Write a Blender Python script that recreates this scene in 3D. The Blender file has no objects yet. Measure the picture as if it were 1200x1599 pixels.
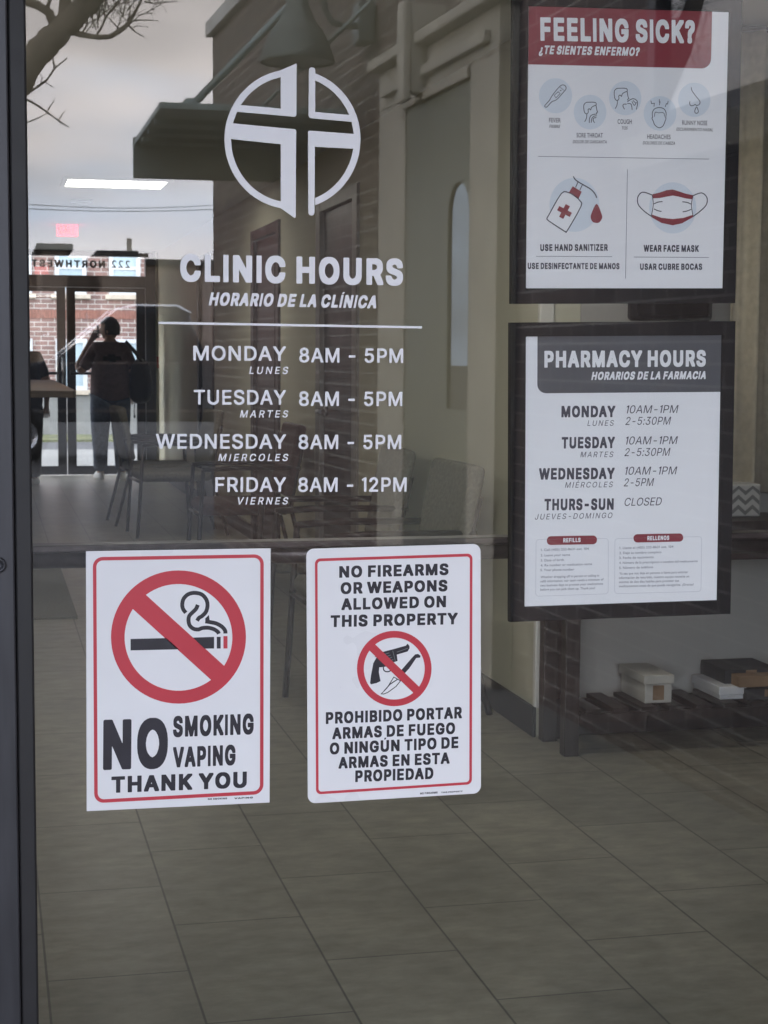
import bpy, bmesh, math, random
from mathutils import Vector, Matrix
from mathutils.geometry import tessellate_polygon

random.seed(7)
S = bpy.context.scene
C = S.collection
R = math.radians

# ------------------------------------------------------------------ camera
# world: glass of the door lies in y = 0, inside is +y, x runs right along the glass, z up
FPX = 2650.0                       # focal length in pixels of the 1200 x 1599 photograph
EYE = Vector((0.0, -2.35, 1.30))
YN = Vector((-620, -245, FPX)).normalized()          # world +y seen from the camera (x right, y down, z forward)
_a = 0.006
UP = Vector((_a, -1, (620 * _a - 245) / FPX)).normalized()
XR = YN.cross(UP).normalized()
cam = bpy.data.cameras.new('camera')
camo = bpy.data.objects.new('camera', cam)
C.objects.link(camo)
S.camera = camo
right = Vector((XR.x, YN.x, UP.x))
down = Vector((XR.y, YN.y, UP.y))
fwd = Vector((XR.z, YN.z, UP.z))
M = Matrix((right, -down, -fwd)).transposed().to_4x4()
M.translation = EYE
camo.matrix_world = M
cam.sensor_width = 36.0
cam.lens = FPX * 36.0 / 1599.0
cam.clip_start = 0.05
cam.clip_end = 2000
cam.dof.use_dof = True
cam.dof.focus_distance = 2.42
cam.dof.aperture_fstop = 26.0

# ------------------------------------------------------------------ sky, sun, exposure
SUN_EL, SUN_AZ = R(14), R(282)     # azimuth clockwise from +y
W = bpy.data.worlds.new('World')
S.world = W
W.use_nodes = True
wn, wl = W.node_tree.nodes, W.node_tree.links
bg = wn['Background']
sky = wn.new('ShaderNodeTexSky')
sky.sky_type = 'NISHITA'
sky.sun_disc = False
sky.sun_elevation = SUN_EL
sky.sun_rotation = SUN_AZ
sky.air_density = 1.0
sky.dust_density = 2.5
tc = wn.new('ShaderNodeTexCoord')
mp = wn.new('ShaderNodeMapping')
mp.inputs['Scale'].default_value = (1.3, 1.3, 5.0)
nz = wn.new('ShaderNodeTexNoise')
nz.inputs['Scale'].default_value = 2.2
nz.inputs['Detail'].default_value = 7
rp = wn.new('ShaderNodeValToRGB')
rp.color_ramp.elements[0].position = 0.40
rp.color_ramp.elements[0].color = (0.50, 0.50, 0.50, 1)
rp.color_ramp.elements[1].position = 0.62
rp.color_ramp.elements[1].color = (0.92, 0.92, 0.92, 1)
mx = wn.new('ShaderNodeMixRGB')
nz2 = wn.new('ShaderNodeTexNoise')      # thin high overcast, here and there tinged pink
nz2.inputs['Scale'].default_value = 1.7
nz2.inputs['Detail'].default_value = 5
rp2 = wn.new('ShaderNodeValToRGB')
rp2.color_ramp.elements[0].position = 0.42
rp2.color_ramp.elements[1].position = 0.60
rp2.color_ramp.elements[0].color = (0.64, 0.77, 0.97, 1)
rp2.color_ramp.elements[1].color = (0.94, 0.86, 0.85, 1)
sc2 = wn.new('ShaderNodeVectorMath')
sc2.operation = 'SCALE'
sc2.inputs['Scale'].default_value = 47.0
wl.new(mp.outputs[0], nz2.inputs['Vector'])
wl.new(nz2.outputs['Fac'], rp2.inputs[0])
wl.new(rp2.outputs[0], sc2.inputs[0])
wl.new(sc2.outputs[0], mx.inputs[2])
wl.new(tc.outputs['Generated'], mp.inputs[0])
wl.new(mp.outputs[0], nz.inputs['Vector'])
wl.new(nz.outputs['Fac'], rp.inputs[0])
wl.new(rp.outputs[0], mx.inputs[0])
wl.new(sky.outputs[0], mx.inputs[1])
wl.new(mx.outputs[0], bg.inputs[0])
bg.inputs[1].default_value = 0.15
sun = bpy.data.lights.new('sun', 'SUN')
sun.energy = 0.6
sun.angle = R(18)
sun.color = (1.0, 0.93, 0.85)
suno = bpy.data.objects.new('sun', sun)
C.objects.link(suno)
sd = Vector((math.sin(SUN_AZ) * math.cos(SUN_EL), math.cos(SUN_AZ) * math.cos(SUN_EL), math.sin(SUN_EL)))
suno.rotation_euler = (-sd).to_track_quat('-Z', 'Y').to_euler()
suno.location = (-10, -20, 30)
S.view_settings.view_transform = 'Standard'
S.view_settings.look = 'None'
S.view_settings.exposure = 0.55
S.view_settings.gamma = 1.0
S.render.engine = 'CYCLES'
S.cycles.use_denoising = True
S.cycles.max_bounces = 10
S.cycles.glossy_bounces = 5
S.cycles.transparent_max_bounces = 24
S.cycles.sample_clamp_indirect = 6.0
S.cycles.caustics_reflective = False
S.cycles.caustics_refractive = False

# ------------------------------------------------------------------ turning a pixel of the photograph into a real point
def ray(px, py):
    d = Vector((px - 600.0, py - 799.5, FPX))
    return Vector((d.dot(XR), d.dot(YN), d.dot(UP)))
def on_y(px, py, y):
    d = ray(px, py); return EYE + d * ((y - EYE.y) / d.y)
def on_x(px, py, x):
    d = ray(px, py); return EYE + d * ((x - EYE.x) / d.x)
def on_z(px, py, z=0.0):
    d = ray(px, py); return EYE + d * ((z - EYE.z) / d.z)
def flip(p):                         # a reflected thing really stands in front of the glass
    return Vector((p.x, -p.y, p.z))

# ------------------------------------------------------------------ materials
MATS = {}
def mat(name, col, rough=0.6, metal=0.0, noise=0.0, nscale=8.0, bump=0.0, spec=0.5, coat=0.0, detail=5, stretch=None):
    if name in MATS: return MATS[name]
    m = bpy.data.materials.new(name); m.use_nodes = True
    n, l = m.node_tree.nodes, m.node_tree.links
    b = n['Principled BSDF']
    b.inputs['Base Color'].default_value = (*col, 1)
    b.inputs['Roughness'].default_value = rough
    b.inputs['Metallic'].default_value = metal
    b.inputs['Specular IOR Level'].default_value = spec
    b.inputs['Coat Weight'].default_value = coat
    if noise or bump:
        t = n.new('ShaderNodeTexCoord')
        src = t.outputs['Object']
        if stretch:
            mp = n.new('ShaderNodeMapping'); mp.inputs['Scale'].default_value = stretch
            l.new(src, mp.inputs[0]); src = mp.outputs[0]
        x = n.new('ShaderNodeTexNoise'); x.inputs['Scale'].default_value = nscale; x.inputs['Detail'].default_value = detail
        l.new(src, x.inputs['Vector'])
        if noise:
            r = n.new('ShaderNodeValToRGB')
            r.color_ramp.elements[0].position = 0.3; r.color_ramp.elements[1].position = 0.7
            r.color_ramp.elements[0].color = (*[c * (1 - noise) for c in col], 1)
            r.color_ramp.elements[1].color = (*[min(1, c * (1 + noise)) for c in col], 1)
            l.new(x.outputs['Fac'], r.inputs[0]); l.new(r.outputs[0], b.inputs['Base Color'])
            rr = n.new('ShaderNodeMapRange')
            rr.inputs['To Min'].default_value = max(0.02, rough - 0.08); rr.inputs['To Max'].default_value = min(1, rough + 0.08)
            l.new(x.outputs['Fac'], rr.inputs['Value']); l.new(rr.outputs[0], b.inputs['Roughness'])
        if bump:
            bp = n.new('ShaderNodeBump'); bp.inputs['Strength'].default_value = bump; bp.inputs['Distance'].default_value = 0.01
            l.new(x.outputs['Fac'], bp.inputs['Height']); l.new(bp.outputs[0], b.inputs['Normal'])
    MATS[name] = m
    return m

def emit_mat(name, col, strength):
    m = bpy.data.materials.new(name); m.use_nodes = True
    b = m.node_tree.nodes['Principled BSDF']
    b.inputs['Base Color'].default_value = (*col, 1)
    b.inputs['Emission Color'].default_value = (*col, 1)
    b.inputs['Emission Strength'].default_value = strength
    MATS[name] = m
    return m

def brick_mat(name, c1, c2, mortar, bw=0.203, bh=0.0677, joint=0.0095, axis='XZ', offset=0.5, rough=0.85, shift=(0, 0), noise=0.22, bump=0.6, spec=0.3, vary=None, streak=None):
    m = bpy.data.materials.new(name); m.use_nodes = True
    n, l = m.node_tree.nodes, m.node_tree.links
    b = n['Principled BSDF']
    b.inputs['Specular IOR Level'].default_value = spec
    t = n.new('ShaderNodeTexCoord')
    sp = n.new('ShaderNodeSeparateXYZ'); l.new(t.outputs['Object'], sp.inputs[0])
    cb = n.new('ShaderNodeCombineXYZ')
    ad = []
    for k, a in enumerate(axis):
        q = n.new('ShaderNodeMath'); q.operation = 'ADD'; q.inputs[1].default_value = shift[k]
        l.new(sp.outputs['XYZ'.index(a)], q.inputs[0]); l.new(q.outputs[0], cb.inputs[k])
    br = n.new('ShaderNodeTexBrick')
    br.offset = offset; br.squash = 1.0
    br.inputs['Scale'].default_value = 1.0
    br.inputs['Brick Width'].default_value = bw
    br.inputs['Row Height'].default_value = bh
    br.inputs['Mortar Size'].default_value = joint / 2
    br.inputs['Mortar Smooth'].default_value = 0.15
    br.inputs['Bias'].default_value = 0.0
    br.inputs['Color1'].default_value = (*c1, 1); br.inputs['Color2'].default_value = (*c2, 1); br.inputs['Mortar'].default_value = (*mortar, 1)
    l.new(cb.outputs[0], br.inputs['Vector'])
    nz = n.new('ShaderNodeTexNoise'); nz.inputs['Scale'].default_value = vary or 6.0; nz.inputs['Detail'].default_value = 8
    l.new(t.outputs['Object'], nz.inputs['Vector'])
    mr = n.new('ShaderNodeMapRange'); mr.inputs['From Min'].default_value = 0.25; mr.inputs['From Max'].default_value = 0.75
    mr.inputs['To Min'].default_value = 1 - noise; mr.inputs['To Max'].default_value = 1 + noise
    l.new(nz.outputs['Fac'], mr.inputs['Value'])
    mu = n.new('ShaderNodeMixRGB'); mu.blend_type = 'MULTIPLY'; mu.inputs[0].default_value = 1.0
    l.new(br.outputs['Color'], mu.inputs[1]); l.new(mr.outputs[0], mu.inputs[2])
    csock = mu.outputs[0]
    if streak:
        m3 = n.new('ShaderNodeMapping'); m3.inputs['Scale'].default_value = streak[0]
        n3 = n.new('ShaderNodeTexNoise'); n3.inputs['Scale'].default_value = 1.0; n3.inputs['Detail'].default_value = 10; n3.inputs['Roughness'].default_value = 0.7
        l.new(t.outputs['Object'], m3.inputs[0]); l.new(m3.outputs[0], n3.inputs['Vector'])
        r3 = n.new('ShaderNodeMapRange'); r3.inputs['From Min'].default_value = 0.3; r3.inputs['From Max'].default_value = 0.7; r3.inputs['To Min'].default_value = 1 - streak[1]; r3.inputs['To Max'].default_value = 1 + streak[1]
        l.new(n3.outputs['Fac'], r3.inputs['Value'])
        x3 = n.new('ShaderNodeMixRGB'); x3.blend_type = 'MULTIPLY'; x3.inputs[0].default_value = 1.0
        l.new(csock, x3.inputs[1]); l.new(r3.outputs[0], x3.inputs[2]); csock = x3.outputs[0]
    l.new(csock, b.inputs['Base Color'])
    rr = n.new('ShaderNodeMapRange'); rr.inputs['To Min'].default_value = max(0.05, rough - 0.12); rr.inputs['To Max'].default_value = min(1, rough + 0.1)
    l.new(nz.outputs['Fac'], rr.inputs['Value']); l.new(rr.outputs[0], b.inputs['Roughness'])
    if bump:
        bp = n.new('ShaderNodeBump'); bp.inputs['Strength'].default_value = bump; bp.inputs['Distance'].default_value = 0.004; bp.invert = True
        l.new(br.outputs['Fac'], bp.inputs['Height']); l.new(bp.outputs[0], b.inputs['Normal'])
    MATS[name] = m
    return m

def glass_mat(name, tint, refl, rough=0.0, smudge=0.0):
    m = bpy.data.materials.new(name); m.use_nodes = True
    n, l = m.node_tree.nodes, m.node_tree.links
    n.remove(n['Principled BSDF'])
    out = n['Material Output']
    tr = n.new('ShaderNodeBsdfTransparent'); tr.inputs[0].default_value = (*tint, 1)
    gl = n.new('ShaderNodeBsdfGlossy'); gl.inputs['Color'].default_value = (1, 1, 1, 1); gl.inputs['Roughness'].default_value = rough
    ms = n.new('ShaderNodeMixShader')
    fr = n.new('ShaderNodeFresnel'); fr.inputs['IOR'].default_value = 1.45
    ma = n.new('ShaderNodeMath'); ma.operation = 'MAXIMUM'; ma.inputs[1].default_value = refl
    l.new(fr.outputs[0], ma.inputs[0])
    ms.inputs[0].default_value = refl
    l.new(tr.outputs[0], ms.inputs[1]); l.new(gl.outputs[0], ms.inputs[2]); l.new(ms.outputs[0], out.inputs['Surface'])
    n.remove(ma); n.remove(fr)
    if smudge:
        t = n.new('ShaderNodeTexCoord')
        x = n.new('ShaderNodeTexNoise'); x.inputs['Scale'].default_value = 5.0; x.inputs['Detail'].default_value = 9; x.inputs['Distortion'].default_value = 1.2
        mp = n.new('ShaderNodeMapping'); mp.inputs['Scale'].default_value = (1.6, 1.0, 0.5); mp.inputs['Rotation'].default_value = (0, 0.5, 0)
        l.new(t.outputs['Object'], mp.inputs[0]); l.new(mp.outputs[0], x.inputs['Vector'])
        d = n.new('ShaderNodeMapRange'); d.inputs['From Min'].default_value = 0.45; d.inputs['From Max'].default_value = 0.8; d.inputs['To Min'].default_value = 0.002; d.inputs['To Max'].default_value = smudge
        l.new(x.outputs['Fac'], d.inputs['Value'])
        df = n.new('ShaderNodeBsdfDiffuse'); df.inputs['Color'].default_value = (0.7, 0.7, 0.7, 1)
        m2 = n.new('ShaderNodeMixShader'); l.new(d.outputs[0], m2.inputs[0]); l.new(ms.outputs[0], m2.inputs[1]); l.new(df.outputs[0], m2.inputs[2]); l.new(m2.outputs[0], out.inputs['Surface'])
    MATS[name] = m
    return m

# ------------------------------------------------------------------ mesh helpers
class MB:
    def __init__(self): self.bm = bmesh.new()
    def face(self, pts):
        return self.bm.faces.new([self.bm.verts.new(Vector(p)) for p in pts])
    def box(self, lo, hi, bev=0.0, seg=2):
        lo, hi = Vector(lo), Vector(hi)
        b2 = bmesh.new()
        bmesh.ops.create_cube(b2, size=1.0)
        for v in b2.verts:
            v.co = Vector([(lo[i] + hi[i]) / 2 + v.co[i] * (hi[i] - lo[i]) for i in range(3)])
        if bev:
            bmesh.ops.bevel(b2, geom=list(b2.edges), offset=bev, segments=seg, profile=0.5, affect='EDGES')
        self.add(b2); return self
    def add(self, b2, mx=None):
        mp = {}
        for v in b2.verts: mp[v] = self.bm.verts.new(mx @ v.co if mx else v.co)
        for f in b2.faces:
            g = self.bm.faces.new([mp[v] for v in f.verts]); g.smooth = f.smooth
        b2.free(); return self
    def tube(self, pts, r, seg=8, cap=True):
        pts = [Vector(p) for p in pts]
        rs = r if isinstance(r, (list, tuple)) else [r] * len(pts)
        rings = []; ref = None
        for i, p in enumerate(pts):
            d = (pts[min(i + 1, len(pts) - 1)] - pts[max(i - 1, 0)]).normalized()
            if ref is None:
                ref = d.orthogonal().normalized()
            else:
                ref = (ref - d * ref.dot(d))
                ref = ref.normalized() if ref.length > 1e-6 else d.orthogonal().normalized()
            b = d.cross(ref)
            rings.append([self.bm.verts.new(p + (ref * math.cos(2 * math.pi * k / seg) + b * math.sin(2 * math.pi * k / seg)) * rs[i]) for k in range(seg)])
        for i in range(len(pts) - 1):
            for k in range(seg):
                f = self.bm.faces.new([rings[i][k], rings[i][(k + 1) % seg], rings[i + 1][(k + 1) % seg], rings[i + 1][k]]); f.smooth = True
        if cap:
            self.bm.faces.new(rings[0][::-1]); self.bm.faces.new(rings[-1])
        return self
    def lathe(self, prof, c=(0, 0, 0), seg=32, axis='Z', cap=False):
        c = Vector(c); rings = []
        for r, h in prof:
            ring = []
            for k in range(seg):
                a = 2 * math.pi * k / seg
                o = {'Z': (r * math.cos(a), r * math.sin(a), h), 'X': (h, r * math.cos(a), r * math.sin(a)), 'Y': (r * math.cos(a), h, r * math.sin(a))}[axis]
                ring.append(self.bm.verts.new(c + Vector(o)))
            rings.append(ring)
        for i in range(len(prof) - 1):
            for k in range(seg):
                f = self.bm.faces.new([rings[i][k], rings[i][(k + 1) % seg], rings[i + 1][(k + 1) % seg], rings[i + 1][k]]); f.smooth = True
        if cap:
            self.bm.faces.new(rings[0][::-1]); self.bm.faces.new(rings[-1])
        return self
    def prism(self, outline, lo, hi, axis='Y', bev=0.0):
        # outline in the two other axes, extruded from lo to hi along axis
        b2 = bmesh.new()
        def P(u, v, w): return {'Y': (u, w, v), 'X': (w, u, v), 'Z': (u, v, w)}[axis]
        A = [b2.verts.new(P(u, v, lo)) for u, v in outline]; B = [b2.verts.new(P(u, v, hi)) for u, v in outline]
        n = len(outline)
        b2.faces.new(A); b2.faces.new(B[::-1])
        for i in range(n): b2.faces.new([A[i], A[(i + 1) % n], B[(i + 1) % n], B[i]])
        if bev:
            bmesh.ops.bevel(b2, geom=list(b2.edges), offset=bev, segments=2, profile=0.5, affect='EDGES')
        self.add(b2); return self
    def build(self, name, m, parent=None, smooth=False):
        bmesh.ops.recalc_face_normals(self.bm, faces=self.bm.faces)
        me = bpy.data.meshes.new(name)
        if smooth:
            for f in self.bm.faces: f.smooth = True
        self.bm.to_mesh(me); self.bm.free()
        me.materials.append(m if not isinstance(m, str) else MATS[m])
        o = bpy.data.objects.new(name, me); C.objects.link(o)
        if parent: attach(o, parent)
        return o

def tag(o, label=None, cat=None, group=None, kind=None):
    if label: o['label'] = label
    if cat: o['category'] = cat
    if group: o['group'] = group
    if kind: o['kind'] = kind
    return o
ABSM = {}
def attach(o, parent):
    # parts of things listed in ABSM are modelled in world coordinates
    o.parent = parent
    if parent in ABSM: o.matrix_parent_inverse = ABSM[parent]
def thing(name, label, cat, loc=(0, 0, 0), rz=0.0, group=None, world=False):
    o = bpy.data.objects.new(name, None); C.objects.link(o)
    o.empty_display_size = 0.1
    o.location = loc; o.rotation_euler = (0, 0, rz)
    if world: ABSM[o] = (Matrix.Translation(Vector(loc)) @ Matrix.Rotation(rz, 4, 'Z')).inverted()
    return tag(o, label, cat, group)
def struct(name, mb, m):
    return tag(mb.build(name, m), kind='structure')
def copy_tree(o, parent=None):
    c = o.copy(); C.objects.link(c)
    if parent:
        inv = o.matrix_parent_inverse.copy()
        c.parent = parent; c.matrix_parent_inverse = inv
    for ch in list(o.children): copy_tree(ch, c)
    return c

# ------------------------------------------------------------------ flat print helpers: shapes on a sheet parallel to the glass
class Print:
    # shapes given in pixels of the photograph, laid on the plane y = const of a real sheet, all of one mesh
    def __init__(self, y): self.y = y; self.bm = bmesh.new()
    def pt(self, p):
        q = on_y(p[0], p[1], self.y); return q
    def poly(self, loop, holes=(), step=0):
        loops = [[self.pt(p) for p in L] for L in (loop, *holes)]
        vs = [self.bm.verts.new(p) for L in loops for p in L]
        flat = [[Vector((p.x, p.z, 0)) for p in L] for L in loops]
        for t in tessellate_polygon(flat):
            a, b, c = [vs[i] for i in t]
            if (b.co - a.co).cross(c.co - a.co).length > 1e-12: self.bm.faces.new((a, b, c))
        return self
    def stroke(self, path, w, closed=False):
        P = [Vector((p[0], p[1])) for p in path]; n = len(P); L, Rr = [], []
        for i in range(n):
            a = P[(i - 1) % n] if (closed or i > 0) else None
            b = P[(i + 1) % n] if (closed or i < n - 1) else None
            d1 = (P[i] - a).normalized() if a is not None else None
            d2 = (b - P[i]).normalized() if b is not None else None
            if d1 is None: d1 = d2
            if d2 is None: d2 = d1
            t = d1 + d2
            t = t.normalized() if t.length > 1e-6 else d1
            nn = Vector((-t.y, t.x)); k = w / 2 / max(0.45, abs(nn.dot(Vector((-d1.y, d1.x)))))
            L.append(self.bm.verts.new(self.pt(P[i] + nn * k))); Rr.append(self.bm.verts.new(self.pt(P[i] - nn * k)))
        for i in range(n if closed else n - 1):
            j = (i + 1) % n
            self.bm.faces.new((L[i], L[j], Rr[j], Rr[i]))
        return self
    def text(self, s, font, p0, p1, cap, shear=0.0, track=0.0):
        # ink runs from pixel p0 to pixel p1 (both on the base line), capitals cap pixels tall
        A, B = self.pt(p0), self.pt(p1)
        mid = ((p0[0] + p1[0]) / 2, (p0[1] + p1[1]) / 2)
        h = (self.pt((mid[0], mid[1] - cap)) - self.pt(mid)).length
        ex = (B - A); Lw = ex.length; ex.normalize()
        ez = Vector((-ex.z, 0, ex.x))
        G = GLYPHS[font]
        x = 0.0; items = []; lo = 1e9; hi = -1e9
        for ch in s:
            adv, d = G[ch]
            for c in ([glyph(font, ch)] if d else []):
                items.append((x, c)); lo = min(lo, x + min(p[0] for p in c[0])); hi = max(hi, x + max(p[0] for p in c[0]))
            x += adv / 1000.0 + track
        k = Lw / (hi - lo)
        for x, (pts, tris) in items:
            vs = [self.bm.verts.new(A + ex * ((x + p[0] - lo) * k + shear * (p[1] - 0.0) * h - shear * h * 0.0) + ez * (p[1] * h)) for p in pts]
            for a, b, c in tris: self.bm.faces.new((vs[a], vs[b], vs[c]))
        return self
    def build(self, name, m, parent=None):
        for f in self.bm.faces:
            f.normal_update()
            if f.normal.y > 0: f.normal_flip()
        me = bpy.data.meshes.new(name); self.bm.to_mesh(me); self.bm.free()
        me.materials.append(MATS[m])
        o = bpy.data.objects.new(name, me); C.objects.link(o)
        if parent: attach(o, parent)
        return o
_G = {}
def glyph(font, ch):
    if (font, ch) not in _G:
        loops = [[(float(a) / 1000, float(b) / 1000) for a, b in zip(v[::2], v[1::2])] for v in (c.split() for c in GLYPHS[font][ch][1].split('|'))]
        def inside(p, L):
            c = False
            for (x1, y1), (x2, y2) in zip(L, L[1:] + L[:1]):
                if (y1 > p[1]) != (y2 > p[1]) and p[0] < x1 + (p[1] - y1) * (x2 - x1) / (y2 - y1): c = not c
            return c
        depth = [sum(inside(L[0], K_) for K_ in loops if K_ is not L) for L in loops]
        pts, tris = [], []
        for L, d in zip(loops, depth):
            if d % 2: continue
            grp = [L] + [H for H, e in zip(loops, depth) if e == d + 1 and inside(H[0], L)]
            tris += [[len(pts) + k for k in t] for t in tessellate_polygon([[Vector((x, y, 0)) for x, y in Q] for Q in grp])]
            pts += [p for Q in grp for p in Q]
        _G[(font, ch)] = (pts, tris)
    return _G[(font, ch)]
def rrect(tl, tr, br, bl, r, corners=(1, 1, 1, 1), n=7):
    # rounded quadrilateral in pixels
    Q = [Vector(q) for q in (tl, tr, br, bl)]; out = []
    for i in range(4):
        p = Q[i]; a = (Q[i - 1] - p).normalized(); b = (Q[(i + 1) % 4] - p).normalized()
        if not corners[i] or r <= 0: out.append(tuple(p)); continue
        c = p + a * r + b * r
        for k in range(n + 1):
            t = k / n * math.pi / 2
            out.append(tuple(c - b * r * math.cos(t) - a * r * math.sin(t)))
    return out
def ell(cx, cy, rx, ry, a0=0, a1=360, n=48):
    full = abs(a1 - a0) >= 360
    return [(cx + rx * math.cos(R(a0 + (a1 - a0) * k / n)), cy + ry * math.sin(R(a0 + (a1 - a0) * k / n))) for k in range(n if full else n + 1)]
def smooth(path, closed=False, n=6):
    # Catmull-Rom through the points
    P = [Vector(p) for p in path]; m = len(P); out = []
    for i in range(m if closed else m - 1):
        p0 = P[(i - 1) % m] if (closed or i) else P[0]; p1 = P[i]; p2 = P[(i + 1) % m]; p3 = P[(i + 2) % m] if (closed or i + 2 < m) else P[-1]
        for k in range(n):
            t = k / n
            q = 0.5 * ((2 * p1) + (p2 - p0) * t + (2 * p0 - 5 * p1 + 4 * p2 - p3) * t * t + (3 * p1 - p0 - 3 * p2 + p3) * t ** 3)
            out.append(tuple(q))
    if not closed: out.append(tuple(P[-1]))
    return out
def sheet(name, loop, y0, y1, m, parent):
    # a thin real sheet: outline in pixels, from y0 (front) to y1 (back)
    b = bmesh.new()
    A = [b.verts.new(on_y(p[0], p[1], y0)) for p in loop]
    off = y1 - y0
    B = [b.verts.new(v.co + Vector((0, off, 0))) for v in A]
    n = len(A)
    b.faces.new(A); b.faces.new(B[::-1])
    for i in range(n): b.faces.new([A[i], A[(i + 1) % n], B[(i + 1) % n], B[i]])
    bmesh.ops.recalc_face_normals(b, faces=b.faces)
    me = bpy.data.meshes.new(name); b.to_mesh(me); b.free(); me.materials.append(MATS[m])
    o = bpy.data.objects.new(name, me); C.objects.link(o)
    if parent: attach(o, parent)
    return o

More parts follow.
